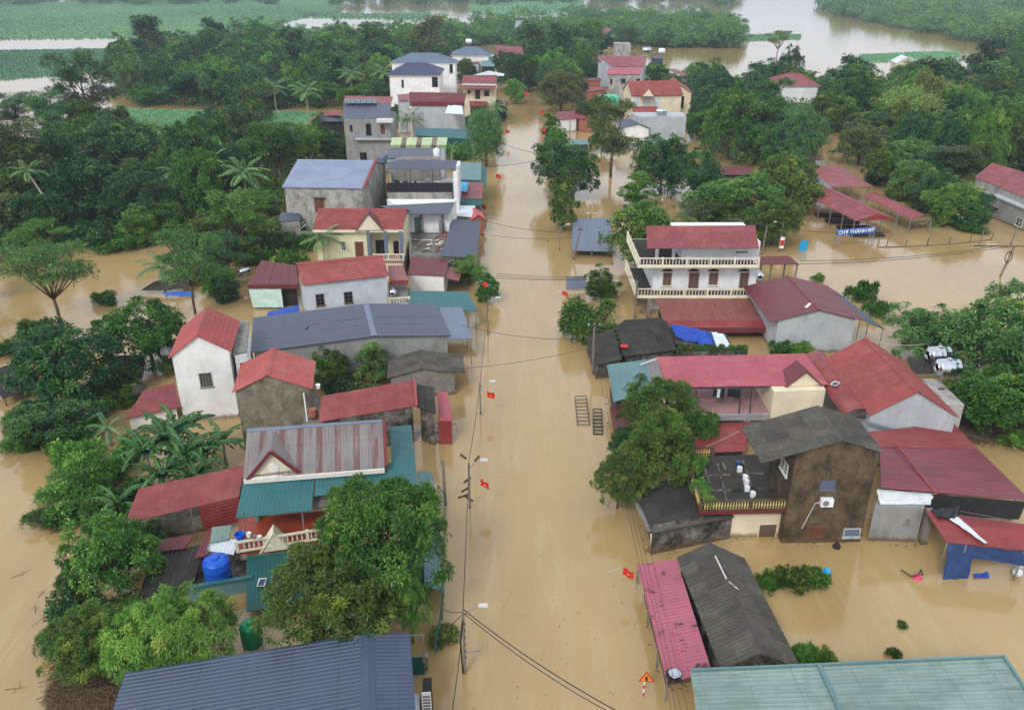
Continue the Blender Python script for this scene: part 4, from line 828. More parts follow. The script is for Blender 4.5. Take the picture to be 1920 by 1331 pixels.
q = MB(); n_ = 20; ctr = ac + V((-.1, -.18, 0)); q.v = [ctr + V((.23 * math.cos(2 * math.pi * k / n_), 0, .23 * math.sin(2 * math.pi * k / n_))) for k in range(n_)] + [ctr + V((.23 * math.cos(2 * math.pi * k / n_), .02, .23 * math.sin(2 * math.pi * k / n_))) for k in range(n_)]; q.uv = [(0, 0)] * (2 * n_); q.f = [list(range(n_))] + [[k, n_ + k, n_ + (k + 1) % n_, (k + 1) % n_] for k in range(n_)]; q.build('fan_grille', M['steel'], o)
MB().tube([ac + V((-.45, 0, 0)), ac + V((-.8, -.02, -.1)), ac + V((-.9, -.02, -.5)), ac + V((-1.4, -.02, -2.2))], .025, 6).build('hose', M['frame'], o); MB().beam(ac + V((-.35, .16, -.34)), ac + V((.35, .16, -.34)), .3, .05).build('bracket', M['darksteel'], o)
b = Bld('terrace_house', 'cream ground floor with dark roof terrace, yellow balusters and potted greenery', 1400, 1008)
TZ = 2.7; tp = [(1313, 957), (1499, 953), (1452, 850), (1281, 857)]
b.walls([tuple(W(u, v, TZ - .25)) for u, v in [(1370, 955), (1492, 951), (1450, 852), (1284, 860)]], 'cream'); slab(b.o, tp, TZ, .25, 'darkfloor', 'terrace_floor')
MB().beam(W(1310, 961, TZ - .15), W(1500, 957, TZ - .15), .12, .3).build('fascia', M['maroontrim'], b.o)
b.win(1421, 981, 1456, 1010, 'door', 'ctrim', 'oldwood')
for a_, b_ in (((1313, 957), (1499, 953)), ((1281, 857), (1313, 957)), ((1283, 857), (1336, 855))): balustrade(b.o, W(*a_, TZ), W(*b_, TZ), .85, 'ybaluster', 'brown', step=.2, post=3.5, rail=.14)
for a_, b_ in (((1345, 870), (1366, 950)), ((1318, 892), (1432, 888)), ((1330, 920), (1452, 916)), ((1392, 862), (1420, 945)), ((1318, 870), (1330, 905)), ((1355, 868), (1360, 880))): seg(b.o, W(*a_, TZ + .06), W(*b_, TZ + .06), .16, 'blackwall', 'floor_kerb', .12)
for i, (u, v, l) in enumerate([(1386, 884, 'white jerrycan nearest the back of the dark terrace'), (1397, 900, 'white jerrycan with a red lid on the dark terrace'), (1399, 908, 'white jerrycan in the middle of the row on the dark terrace'), (1400, 920, 'white jerrycan, fourth in the row on the dark terrace'), (1411, 931, 'white jerrycan nearest the yellow balusters')]):
    p = W(u, v, TZ); o = thing('jerrycan', l, 'jerrycan', p, 'jerrycans on the terrace'); MB().prism([(p.x - .17, p.y - .13), (p.x + .17, p.y - .13), (p.x + .17, p.y + .13), (p.x - .17, p.y + .13)], TZ, TZ + .42).build('body', M['signwhite'], o); MB().box(p + V((0, 0, .46)), (.26, .1, .08)).build('handle', M['signwhite'], o); MB().lathe(p + V((.08, 0, .42)), [(.05, 0), (.05, .08)], 8).build('cap', M['redplastic'] if i == 1 else M['frame'], o)
p = W(1384, 876, TZ); MB().lathe(p, [(.2, 0), (.24, .5), (.2, .52)], 12).solo('blue_drum', 'small dark blue drum on the terrace', 'drum', M['navytarp'])
b = Bld('black_lean_to', 'black mouldy lean-to roof left of the dark terrace', 1290, 1025, cat='shed')
b.quad([(1283, 886, 2.1), (1310, 969, 2.1), (1216, 995, 1.6), (1184, 925, 1.6)], 'fibrod', 'wave', split=.95, hgt=1.6, jit=.03, walls='blackwall', oh=.6)
b.walls([tuple(W(1223, 996, 2.0)), tuple(W(1374, 966, 2.0)), tuple(W(1372, 955, 2.0)), tuple(W(1225, 984, 2.0))], 'blackwall', name='front_wall')
seg(b.o, W(1186, 926, 1.7), W(1217, 996, 1.7), .3, 'concrete', 'eave_boards', .06); seg(b.o, W(1223, 996, 2.05), W(1374, 966, 2.05), .4, 'fibro', 'wall_coping', .08)
MB().beam(W(1226, 1048, -.5), W(1223, 1000, 1.4), .25, .12).build('white_post', M['signwhite'], b.o)
# red complex
b = Bld('big_red_gable_house', 'large house with bright red ribbed gable roof and pale grey end wall', 1700, 800)
b.gable((1722, 734), (1623, 633), 7.0, (1630, 779, 4.87), (1800, 783, 4.64), 'tile', 'rib', walls='greyl', oh=.2, eoh=.25, split=.95)
a0, a1 = W(1611, 783, 4.2), W(1527, 674, 4.2); d = (a1 - a0).normalized(); x = V((-d.y, d.x, 0)) * -1; v_ = []; f_ = []; n_ = 12
for k, P in enumerate((a0, a1)):
    for r_ in (1.15, 1.09):
        for j in range(n_ + 1): g = math.pi * j / n_; v_.append(P + x * (math.cos(g) * r_) + V((0, 0, math.sin(g) * r_ * .75)))
m_ = n_ + 1
for j in range(n_): f_ += [[j, 2 * m_ + j, 2 * m_ + j + 1, j + 1], [m_ + j, m_ + j + 1, 3 * m_ + j + 1, 3 * m_ + j], [j, j + 1, m_ + j + 1, m_ + j]]
part('barrel_roof', v_, f_, M['red'], b.o, [(p.x, p.y) for p in v_], True)
for j in range(7): g = math.pi * (j + .5) / 7; seg(b.o, a0 + V((0, .05, 0)), a0 + x * (math.cos(g) * 1.1) + V((0, .05, math.sin(g) * .8)), .04, 'darksteel', 'truss_bar')
seg(b.o, a0 - x * 1.1, a0 + x * 1.1, .06, 'darksteel', 'truss_bar')
seg(b.o, W(1628, 792, 4.4), W(1780, 833, 2.4), .25, 'slatel', 'flashing', .06)
o = thing('skylight_lamp', 'small framed solar lamp on the curved red roof', 'solar lamp', W(1566, 719, 5.2)); MB().box(W(1566, 719, 5.25), (.8, .5, .06), .8).build('frame', M['frame'], o); MB().box(W(1566, 719, 5.3), (.6, .34, .04), .8).build('cell', M['solar'], o)
b = Bld('pink_terrace_house', 'house with long pinkish-red sheet roof over a weathered pink terrace with laundry', 1400, 780)
b.quad([(1252, 726, 4.9), (1231, 669, 5.7), (1510, 663, 5.7), (1553, 721, 4.9)], 'pinkred', 'lo', split=1.05)
b.walls([tuple(W(1298, 784, 2.4)), tuple(W(1442, 782, 2.4)), tuple(W(1430, 715, 2.4)), tuple(W(1270, 718, 2.4))], 'grey'); slab(b.o, [(1299, 783), (1442, 781), (1430, 716), (1270, 719)], 2.55, .2, 'pinkfloor', 'terrace_floor')
MB().beam(W(1299, 783, 2.75), W(1442, 781, 2.75), .2, .55).build('parapet', M['grey'], b.o)
pa, pb = W(1444, 780, 2.4), W(1540, 776, 2.4); b.walls([(pa.x, pa.y, 4.75), (pb.x, pb.y, 4.75), (pb.x, pb.y + 6, 5.2), (pa.x, pa.y + 6, 5.2)], 'cream', name='stair_block')
dormer(b, (1508, 697), (1474, 724), (1540, 722), 4.85, 2.2, 'maroon', 'cream')
for u, v in ((1302, 781), (1385, 779), (1405, 779), (1275, 722)): p = W(u, v, 2.55); MB().beam(p, p + V((0, .3, 2.4)), .09).build('terrace_post', M['darksteel'], b.o)
seg(b.o, W(1290, 728, 4.7), W(1440, 726, 4.7), .08, 'darksteel', 'roof_beam')
b.quad([(1180, 852, 1.7), (1180, 800, 2.3), (1405, 791, 2.3), (1397, 846, 1.7)], 'crimson', 'lo', split=1.05, name='lower_roof', walls='interior', oh=.2)
o = thing('solar_light', 'small white solar light below the grey terrace parapet', 'solar light', W(1401, 786, 2.5)); MB().box(W(1401, 786, 2.5), (.5, .12, .36)).build('frame', M['frame'], o); MB().box(W(1401, 786, 2.5) + V((0, -.07, 0)), (.36, .02, .24)).build('cell', M['solar'], o)
for k, (u, w_) in enumerate(((1337, .35), (1344, .3), (1350, .4), (1364, .45), (1372, .5), (1380, .4))):
    p = W(u, 735, 4.3); cloth('garment', 'dark garment hanging on the terrace laundry line', 'clothes', [p + V((0, 0, .3)), p + V((w_, 0, .3)), p + V((w_, .05, -.45 - .1 * (k % 3))), p + V((.04, .05, -.5))], 'cloth1' if k != 1 else 'whitetarp', 5, 6, .06, 'laundry on the terrace', seed=k)
b = Bld('mauve_roof_store', 'store under a wide streaky mauve-red sheet roof at the right edge', 1760, 920)
b.quad([(1652, 914, 4.4), (1650, 838, 4.5), (1832, 840, 2.9), (1932, 938, 2.7)], 'mauve', 'lo', split=1.05); b.quad([(1650, 838, 4.55), (1626, 810, 4.6), (1787, 792, 3.0), (1832, 841, 2.95)], 'crimson', 'lo', split=1.05, name='upper_roof')
seg(b.o, W(1680, 832, 4.5), W(1756, 926, 3.8), .1, 'tilepink', 'roof_pole')
b.walls([tuple(W(1640, 950, 2.9)), tuple(W(1733, 953, 2.9)), tuple(W(1738, 905, 2.9)), tuple(W(1655, 900, 2.9))], 'grey'); b.win(1697, 972, 1706, 981, 'glass', 'concrete')
p = W(1730, 1018); MB().beam(V((p.x, p.y, -.6)), V((p.x - .1, p.y, 2.9)), .45, .4).build('pier', M['concrete'], b.o)
for u, v, z in ((1748, 926, 3.3), (1905, 932, 2.7), (1825, 846, 2.8)): pole_at(b.o, u, v, z)
cloth('black_net', 'black netting hung under the mauve-red roof edge', 'net', [W(1748, 927, 3.4), W(1925, 940, 2.65), W(1922, 940, 2.65) + V((0, .1, -1.6)), W(1746, 927, 3.4) + V((0, .1, -1.7))], 'blacktarp', amp=.08, seed=9)
cloth('white_tarp_roll', 'white tarpaulin gathered under the left end of the mauve roof', 'tarpaulin', [W(1646, 917, 3.9), W(1752, 925, 3.35), W(1742, 945, 2.9), W(1650, 945, 2.9)], 'whitetarp', amp=.22, seed=2)
b = Bld('red_market_awning', 'red sheet awning on posts with navy tarpaulins at the right edge', 1850, 1085, cat='awning')
b.quad([(1775, 1016, 2.6), (1735, 957, 3.1), (1935, 984, 3.1), (1935, 1033, 2.6)], 'crimson', 'lo', split=1.05)
for u, v in ((1776, 1016), (1920, 1030), (1740, 960), (1812, 1020)): pole_at(b.o, u, v, 2.55, .06)
cloth('navy_tarp', 'navy tarpaulin hanging to the water at the awning corner', 'tarpaulin', [W(1778, 1018, 2.5), W(1830, 1022, 2.5), W(1815, 1084, .05), W(1768, 1086, .05)], 'navytarp', amp=.14, seed=4)
cloth('navy_valance', 'navy tarpaulin strip along the red awning edge', 'tarpaulin', [W(1830, 1023, 2.5), W(1935, 1034, 2.5), W(1935, 1034, 2.5) + V((0, 0, -1.2)), W(1826, 1023, 2.5) + V((0, 0, -.95))], 'navytarp', amp=.12, seed=6)
cloth('white_banner', 'long white cloth strip lying across the red awning', 'cloth', [W(1780, 973, 3.15), W(1795, 968, 3.15), W(1852, 1018, 2.8), W(1846, 1019, 2.8)], 'whitetarp', 4, 14, .06, seed=8)
cloth('dark_sheet_bundle', 'dark sheet bundle at the back of the red awning', 'bundle', [W(1745, 955, 3.3), W(1798, 950, 3.5), W(1796, 972, 3.2), W(1762, 970, 3.2)], 'blacktarp', amp=.3, seed=12)
seg(b.o, W(1800, 958, 3.3), W(1895, 975, 3.2), .05, 'oldwood', 'ladder_rail'); seg(b.o, W(1799, 965, 3.25), W(1885, 980, 3.15), .05, 'oldwood', 'ladder_rail')
cloth('blue_floating_sheet', 'bright blue plastic sheet floating under the awning', 'sheet', [W(1825, 1076, .12), W(1852, 1073, .12), W(1856, 1082, .1), W(1826, 1083, .1)], 'bluetarp', 8, 5, .12, seed=3)
for k, (u, v) in enumerate(((1908, 1062), (1906, 1078))): p = W(u, v, .15); MB().lathe(p, [(.22, 0), (.34, .15), (.3, .4), (.12, .5)], 10).solo('white_sack', ('upper' if k == 0 else 'lower') + ' of two white sacks under the red awning', 'sack', M['whitetarp'], smooth=True)
# water tanks house
b = Bld('tank_tower', 'small stained tower with black sheets carrying two steel tanks', 1745, 780, cat='tower')
P = W(1745, 745, 4.2); b.walls([(P.x - 2.2, P.y - 1.3, 4.2), (P.x + 2.2, P.y - 1.3, 4.2), (P.x + 2.2, P.y + 3.5, 4.2), (P.x - 2.2, P.y + 3.5, 4.2)], 'greystreak'); b.win(1759, 726, 1771, 731, 'glass', 'concrete', 'interior', (0, 0), sill=False)
b.quad([(1700, 672, 4.9), (1745, 670, 4.9), (1750, 700, 4.5), (1712, 700, 4.5)], 'fibrod', 'wave', split=.9)
tank_h('front_steel_tank', 'front one of two stainless steel tanks on the small tower', 1772, 712, 4.25, .75, 2.2, .1, legs=.5); tank_h('rear_steel_tank', 'rear one of two stainless steel tanks on the small tower', 1755, 688, 4.25, .75, 2.2, .1, legs=.5)
# balcony house
b = Bld('balcony_house', 'white two-storey house with two cream balustraded balconies and red roof', 1320, 590)
z1, z2 = 2.6, 6.3; wl_, wr_ = W(1223, 545, z1), W(1415, 545, z1); Y0 = wl_.y; Yf = W(1300, 556, z1).y; xl, xr = W(1192, 556, z1).x, W(1416, 556, z1).x; D0 = 8.5
b.walls([(wl_.x, Y0, z2 - .2), (wr_.x, Y0, z2 - .2), (wr_.x, Y0 + D0, z2 - .2), (wl_.x, Y0 + D0, z2 - .2)], 'white')
for (u0, v0, u1, v1, k) in ((1242, 510, 1260, 536, 'shutter'), (1290, 510, 1311, 545, 'door'), (1328, 510, 1347, 535, 'shutter'), (1385, 510, 1404, 545, 'door')):
    f_ = b.win(u0, v0, u1, v1, k, 'ctrim', 'oldwood')
    F = b.facing((u0 + u1) / 2, (v0 + v1) / 2); c0 = onplane((u0 + u1) / 2, v0 - 1, F[1], F[2]); hw = .62; n_ = 10
    v_ = [c0 + V((hw * math.cos(math.pi * j / n_), -.06, hw * .55 * math.sin(math.pi * j / n_))) for j in range(n_ + 1)]; v_ += [p + V((0, .1, 0)) for p in v_]
    part('fanlight', v_, [list(range(n_ + 1))[::-1]] + [[j, j + 1, n_ + 2 + j, n_ + 1 + j] for j in range(n_)], M['interior'], b.o)
    for j in range(n_): seg(b.o, c0 + V((hw * 1.15 * math.cos(math.pi * j / n_), -.08, hw * .68 * math.sin(math.pi * j / n_))), c0 + V((hw * 1.15 * math.cos(math.pi * (j + 1) / n_), -.08, hw * .68 * math.sin(math.pi * (j + 1) / n_))), .12, 'ctrim', 'arch_moulding', .1)
for z, y in ((z1, Yf), (z2, Yf)):
    MB().prism([(xl, y), (xr, y), (xr, Y0 + D0), (xl, Y0 + D0)], z - .22, z).build('balcony_slab', M['ctrim'], b.o)
    MB().prism([(xl + .2, y + .2), (xr - .2, y + .2), (xr - .2, Y0 + D0 - .2), (xl + .2, Y0 + D0 - .2)], z + .004, z + .02).build('balcony_floor', M['darkfloor'], b.o)
    balustrade(b.o, V((xl + .1, y + .1, z)), V((xr - .1, y + .1, z)), .95, 'ctrim', step=.36, post=2.6, rail=.13); balustrade(b.o, V((xl + .1, y + .2, z)), V((xl + .1, Y0 + D0 - .2, z)), .95, 'ctrim', step=.36, post=2.6, rail=.13)
for k in range(5): xx = lerp(wl_.x, wr_.x, .05 + k * .225); MB().prism([(xx - .12, Yf + .3), (xx + .12, Yf + .3), (xx + .12, Y0), (xx - .12, Y0)], z2 - .5, z2 - .22).build('bracket', M['ctrim'], b.o)
t0, t1 = W(1276, 487, z2).x, W(1421, 487, z2).x; yt = W(1300, 488, z2).y
b.walls([(t0, yt, 8.5), (t1, yt, 8.5), (t1, Y0 + D0 - .3, 8.5), (t0, Y0 + D0 - .3, 8.5)], 'white', zb=z2, name='attic_wall')
for k in range(6): P = onplane(1381 + k * 4, 473, V((0, yt, 0)), V((0, -1, 0))); MB().box(P + V((0, -.01, 0)), (.16, .06, .2)).build('vent_hole', M['interior'], b.o)
for u in (1231, 1262): P = W(u, 487, z2); MB().prism([(P.x - .18, P.y - .15), (P.x + .18, P.y - .15), (P.x + .18, P.y + .15), (P.x - .18, P.y + .15)], z2, 8.4).build('column', M['white'], b.o)
b.quad([(1211, 424, 9.7), (1416, 423, 9.7), (1423, 466, 8.3), (1214, 466, 8.3)], 'red', split=1.05); q = b.q; q2 = [q[1], q[0], V((q[0].x, 2 * q[0].y - q[3].y, 8.3)), V((q[1].x, 2 * q[1].y - q[2].y, 8.3))]; b.quad(q2, 'red', split=1.05)
for u, v in ((1191, 572), (1203, 587), (1214, 596), (1195, 562)): P = W(u, v); MB().prism([(P.x - .15, P.y - .15), (P.x + .15, P.y - .15), (P.x + .15, P.y + .15), (P.x - .15, P.y + .15)], -1, z1 - .2).build('pillar', M['concrete'], b.o)
tank_h('side_steel_tank', 'steel tank at the right end of the white balcony house', 1421, 528, 2.6, .55, 1.5, math.pi / 2, legs=.2)
b = Bld('brown_red_lean_to', 'wide weathered brown-red lean-to roof in front of the balcony house', 1340, 615, cat='lean-to')
b.quad([(1230, 561, 2.35), (1418, 558, 2.35), (1440, 600, 1.75), (1243, 601, 1.75)], 'brownred', split=1.05); b.quad([(1243, 601, 1.78), (1440, 600, 1.78), (1449, 614, 1.5), (1248, 615, 1.5)], 'crimson', name='eave_sheet'); wallsheet(b.o, W(1249, 615, 1.5), W(1449, 614, 1.5), .9, 'maroon', name='fascia')
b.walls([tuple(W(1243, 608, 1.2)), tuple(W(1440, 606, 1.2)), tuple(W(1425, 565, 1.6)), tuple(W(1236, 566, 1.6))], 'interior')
b = Bld('small_maroon_porch', 'small maroon porch roof on posts right of the balcony house', 1460, 540, cat='porch')
b.quad([(1424, 481, 3.8), (1478, 480, 3.8), (1500, 496, 3.3), (1424, 496, 3.3)], 'maroon', split=1.05)
for u, v in ((1428, 494), (1447, 494), (1495, 494), (1474, 482)): pole_at(b.o, u, v, 3.3, .12, 'concrete')
b = Bld('maroon_gable_barn', 'barn with dark red gable roof and stained pale concrete end wall', 1540, 650, cat='barn')
b.gable((1537, 581), (1476, 517), 5.0, (1445, 604, 3.67), (1622, 602, 3.71), 'maroon', 'lo', walls='greyl', oh=(.9, .9), eoh=.3, split=1.05, capw=.2)
b.quad([(1624, 604, 3.6), (1558, 541, 3.6), (1572, 549, 3.05), (1660, 618, 2.95)], 'slate', name='lean_to')
for u, v in ((1655, 617), (1615, 584), (1628, 605)): pole_at(b.o, u, v, 2.9)
seg(b.o, W(1511, 577, 4.75), W(1519, 569, 4.95), .3, 'frame', 'skylight', .08)
b = Bld('black_roof_house', 'house with flat-pitched black fibre-cement roofs at the road edge', 1190, 690)
b.quad([(1155, 614, 2.9), (1250, 604, 2.9), (1268, 657, 2.1), (1172, 669, 2.1)], 'fibrod', 'wave', walls='blackwall', split=.95, hgt=1.2, jit=.02, oh=.3); b.quad([(1250, 603, 2.9), (1155, 613, 2.9), (1172, 600, 2.4), (1240, 596, 2.4)], 'fibrod', 'wave', split=.95)
b.quad([(1166, 673, 2.2), (1152, 620, 2.2), (1098, 632, 1.6), (1116, 686, 1.6)], 'fibrod', 'wave', split=.95, hgt=1.3, walls='blackwall', jit=.02)
o = thing('red_basin', 'round red basin on the black roof', 'basin', W(1170, 652, 2.4)); MB().lathe(W(1170, 654, 2.3), [(.25, 0), (.38, .3), (.44, .32), (.36, .28), (.2, .08)], 18).build('basin_body', M['redplastic'], o, True); MB().box(W(1170, 660, 1.9), (.5, .5, .7)).build('stand', M['blackwall'], o)
cloth('blue_roof_tarp', 'crumpled bright blue tarpaulin over a low roof', 'tarpaulin', [W(1256, 607, 2.5), W(1335, 622, 2.0), W(1346, 652, 1.6), W(1268, 634, 2.0)], 'bluetarp', 26, 14, .3, seed=21)
cloth('white_roof_tarp', 'white frayed tarpaulin end next to the bright blue one', 'tarpaulin', [W(1334, 622, 2.1), W(1357, 626, 2.1), W(1371, 651, 1.7), W(1344, 653, 1.7)], 'whitetarp', 10, 9, .16, seed=22)
b = Bld('tarp_shed', 'low grey shed under the bright blue tarpaulin', 1320, 660, cat='shed'); b.quad([(1254, 608, 2.2), (1362, 628, 1.8), (1376, 652, 1.4), (1266, 645, 1.7)], 'fibro', 'wave', walls='blackwall', split=1.0)
b = Bld('planter_wall', 'long dark planter wall overgrown with small plants behind the pink roof', 1340, 662, cat='wall'); b.walls([tuple(W(1268, 662, 2.3)), tuple(W(1402, 659, 2.3)), tuple(W(1401, 651, 2.3)), tuple(W(1269, 652, 2.3))], 'blackwall')
b = Bld('teal_road_shop', 'roadside shop with patchy teal sheet roof behind the right mango tree', 1190, 755, cat='shop')
b.quad([(1138, 684, 3.2), (1213, 674, 3.2), (1222, 731, 2.6), (1151, 754, 2.6)], 'tealg', split=1.2, walls='blackwall', oh=.4); b.quad([(1213, 674, 3.22), (1233, 671, 3.22), (1246, 722, 2.62), (1222, 731, 2.62)], 'greysheet', name='grey_roof')
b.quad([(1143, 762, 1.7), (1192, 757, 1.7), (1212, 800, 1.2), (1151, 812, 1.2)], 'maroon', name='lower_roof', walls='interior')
seg(b.o, W(1200, 684, 3.4), W(1234, 672, 3.6), .1, 'frame', 'loose_pipe')
# market
b = Bld('market_hall', 'open market hall with long red gable roof behind the blue gate', 1600, 430, cat='market hall')
b.gable((1647, 401), (1535, 347), 3.9, (1604, 414, 2.95), (1680, 411, 2.9), 'red', split=1.05, capm='tilepink', capw=.15); c = b.c
part('gable_panel', [c['LA'], c['RA'], b.RA, c['LA'] + V((0, .06, 0)), c['RA'] + V((0, .06, 0)), b.RA + V((0, .06, 0))], [[0, 1, 2], [5, 4, 3], [0, 3, 4, 1], [1, 4, 5, 2], [2, 5, 3, 0]], M['crimson'], b.o)
for t_ in (.02, .2, .4, .6, .8, .98):
    for k in 'LR': P = lerp(c[k + 'A'], c[k + 'B'], t_); seg(b.o, V((P.x, P.y, -.6)), P, .1, 'steel', 'post')
for t_ in (.1, .3, .5, .7): P = lerp(lerp(c['LA'], c['RA'], .5), lerp(c['LB'], c['RB'], .5), t_); MB().box((P.x, P.y, .1), (5, 1.6, .5)).build('stall_table', M['interior'], b.o)
b = Bld('long_market_roof', 'narrow red market roof with a white tarpaulin at its near end', 1690, 410, cat='market hall')
b.gable((1733, 403), (1637, 360), 3.0, (1707, 410, 2.4), (1746, 408, 2.4), 'red', split=1.05, capw=.15); c = b.c
for t_ in (.02, .25, .5, .75, .98):
    for k in 'LR': P = lerp(c[k + 'A'], c[k + 'B'], t_); seg(b.o, V((P.x, P.y, -.6)), P, .1, 'steel', 'post')
cloth('white_stall_tarp', 'white tarpaulin sagging at the end of the narrow market roof', 'tarpaulin', [W(1706, 409, 2.3), W(1746, 407, 2.3), W(1740, 417, .4), W(1714, 419, .3)], 'whitetarp', amp=.2, seed=30)
b = Bld('rear_market_roof', 'red and grey market roof at the back of the market yard', 1570, 350, cat='market hall')
b.quad([(1495, 309, 3.9), (1575, 311, 3.9), (1637, 350, 3.2), (1560, 351, 3.2)], 'red', split=1.05); b.quad([(1478, 318, 3.6), (1500, 311, 3.88), (1560, 351, 3.2), (1523, 352, 3.1)], 'slatel', name='grey_roof')
for u, v in ((1630, 349), (1570, 350), (1528, 350), (1600, 330)): pole_at(b.o, u, v, 3.1, .08)
b = Bld('side_market_roof', 'dull red low roof half hidden behind the roadside trees', 1375, 330, cat='shed'); b.quad([(1338, 312, 2.6), (1412, 312, 2.6), (1416, 328, 2.1), (1336, 328, 2.1)], 'maroon', split=1.05, walls='interior')
b = Bld('yard_red_roof', 'small red roof by the bright tree at the market yard', 1528, 300, cat='shed'); b.quad([(1517, 292, 3.0), (1543, 291, 3.0), (1545, 299, 2.6), (1516, 300, 2.6)], 'red', walls='greyl')
o = thing('market_gate', 'blue market gate banner on two lattice posts', 'gate', W(1605, 462))
GY = W(1572, 466).y; g0, g1 = WY(1569, 437, GY), WY(1642, 431, GY + 1.0); gz = 2.55
MB().add([g0 + V((0, 0, -.42)), g1 + V((0, 0, -.42)), g1 + V((0, 0, .42)), g0 + V((0, 0, .42)), g0 + V((0, .15, -.42)), g1 + V((0, .15, -.42)), g1 + V((0, .15, .42)), g0 + V((0, .15, .42))], [[0, 1, 2, 3], [7, 6, 5, 4], [1, 0, 4, 5], [2, 1, 5, 6], [3, 2, 6, 7], [0, 3, 7, 4]]).build('banner', M['signblue'], o)
def text_part(root, body, size, loc, rot, mat, name='lettering'):
    cu = bpy.data.curves.new('tmp', 'FONT'); cu.body = body; cu.size = size; cu.extrude = .02; cu.align_x = 'CENTER'; cu.align_y = 'CENTER'; cu.offset = .012
    t = bpy.data.objects.new('tmp', cu); COL.objects.link(t); dg = bpy.context.evaluated_depsgraph_get(); me = bpy.data.meshes.new_from_object(t.evaluated_get(dg)); bpy.data.objects.remove(t)
    me.transform(Matrix.Translation(V(loc) - ORG[root]) @ rot); me.materials.clear(); return link(name, me, mat, root)
gd = (g1 - g0).normalized(); gc = (g0 + g1) / 2; rot = Matrix((gd, V((0, 0, 1)), gd.cross(V((0, 0, 1))))).transposed().to_4x4()
text_part(o, 'CHỢ THÀNH MỸ', .74, gc + V((0, -.06, 0)), rot, M['signwhite'])
for g in (g0 + gd * .35, g1 - gd * .35):
    for dx in (-.3, .3):
        for dy in (0, .5): seg(o, V((g.x + dx, g.y + dy, -.6)), V((g.x + dx, g.y + dy, g.z - .4)), .06, 'steel', 'lattice_upright')
    for k in range(6): seg(o, V((g.x - .3, g.y, -.2 + k * .38)), V((g.x + .3, g.y, .18 + k * .38)), .04, 'steel', 'lattice_brace')
o = thing('banner_post', 'red and white vertical banner on a lamp post by the market', 'sign', W(1463, 474)); P = W(1459, 473); seg(o, V((P.x, P.y, -.6)), V((P.x + .15, P.y, 4.4)), .14, 'pole', 'post')
MB().box((P.x + .35, P.y - .1, 1.45), (.6, .05, 1.7)).build('panel', M['signwhite'], o); MB().box((P.x + .35, P.y - .13, 1.4), (.56, .02, .8)).build('red_field', M['signred'], o); seg(o, V((P.x + .15, P.y, 4.3)), V((P.x - .9, P.y, 4.5)), .06, 'steel', 'lamp_arm'); MB().box((P.x - 1.0, P.y, 4.5), (.4, .16, .1)).build('lamp_head', M['signwhite'], o)
o = thing('cyan_notice_board', 'tilted bright cyan notice board standing in the flooded market yard', 'sign', W(1505, 470)); P = W(1505, 470); MB().beam(V((P.x - .1, P.y, -.3)), V((P.x + .12, P.y, 1.45)), 1.1, .1, up=V((0, 1, 0))).build('panel', M['signcyan'], o)
for dx in (-.55, .57): seg(o, V((P.x + dx - .1, P.y + .05, -.6)), V((P.x + dx + .12, P.y + .05, 1.6)), .07, 'steel', 'post')
# far right
b = Bld('right_edge_red_house', 'house with red roof and grey walls cut by the right edge', 1900, 420)
b.quad([(1861, 305, 6.4), (2000, 348, 6.4), (1975, 392, 4.6), (1827, 332, 4.6)], 'red', walls='greystreak', split=1.05, oh=.2)
b = Bld('grey_flat_house', 'grey flat-roofed house at the right edge below the red roof', 1900, 425)
b.walls([tuple(W(1838, 360, 3.2)), tuple(W(1935, 398, 3.2)), tuple(W(1990, 388, 3.2)), tuple(W(1885, 355, 3.2))], 'grey'); slab(b.o, [(1862, 366), (1940, 398), (1990, 386), (1895, 360)], 3.5, .25, 'greyl', 'roof_slab'); b.win(1859, 388, 1872, 395, 'glass', 'concrete', 'interior', (0, 0)); b.win(1905, 408, 1918, 425, 'glass', 'frame')
b = Bld('cream_tile_house', 'large cream house with salmon-red tile roof and tall curtained windows', 1235, 228)
b.gable((1176, 153), (1272, 152), 10.4, (1168, 180, 7.6), None, 'tile', 'fartile', walls='cream', oh=.5)
for u0, u1, v1 in ((1186, 1199, 199), (1205, 1219, 203), (1225, 1238, 200)): b.win(u0, 183, u1, v1, 'glass', 'frame', 'bluewhite', (0, 0))
dormer(b, (1216, 166), (1203, 181), (1227, 181), 7.7, 3, 'tile', 'cream')
b.gable((1271, 157), (1262, 146), 9.9, (1242, 181, 7.2), (1300, 177, 7.3), 'tile', 'fartile', walls='cream', oh=.5); b.win(1268, 181, 1282, 202, 'glass', 'darkframe', bars=(2, 1)); b.win(1250, 186, 1260, 206, 'glass', 'frame', 'bluewhite', (0, 0))
b.quad([(1187, 200, 5.0), (1232, 200, 5.0), (1236, 212, 4.0), (1186, 211, 4.0)], 'tile', 'far', name='porch_roof')
b = Bld('grey_flat_block', 'plain pale grey flat-roofed block in front of the cream tile house', 1240, 275)
P0, P1 = W(1198, 219, 7.0), W(1287, 219, 7.0); b.walls([(P0.x, P0.y, 7), (P1.x, P1.y, 7), (P1.x + .3, P1.y + 6, 7), (P0.x - 1, P0.y + 6, 7)], 'greyl')
tank_h('roof_steel_tank', 'steel tank lying on the plain grey flat block', 1240, 217, 7.0, .6, 2.4, 0, legs=.3)
b = Bld('white_gable_store', 'small white gabled store half hidden by the tall airy tree', 1195, 280, cat='shed')
b.gable((1197, 233), (1188, 220), 5.6, (1164, 245, 4.7), (1220, 243, 4.6), 'slate', 'far', walls='whited', oh=.25)
b = Bld('red_bungalow', 'white bungalow with maroon-red hipped roof beside the road', 1075, 250)
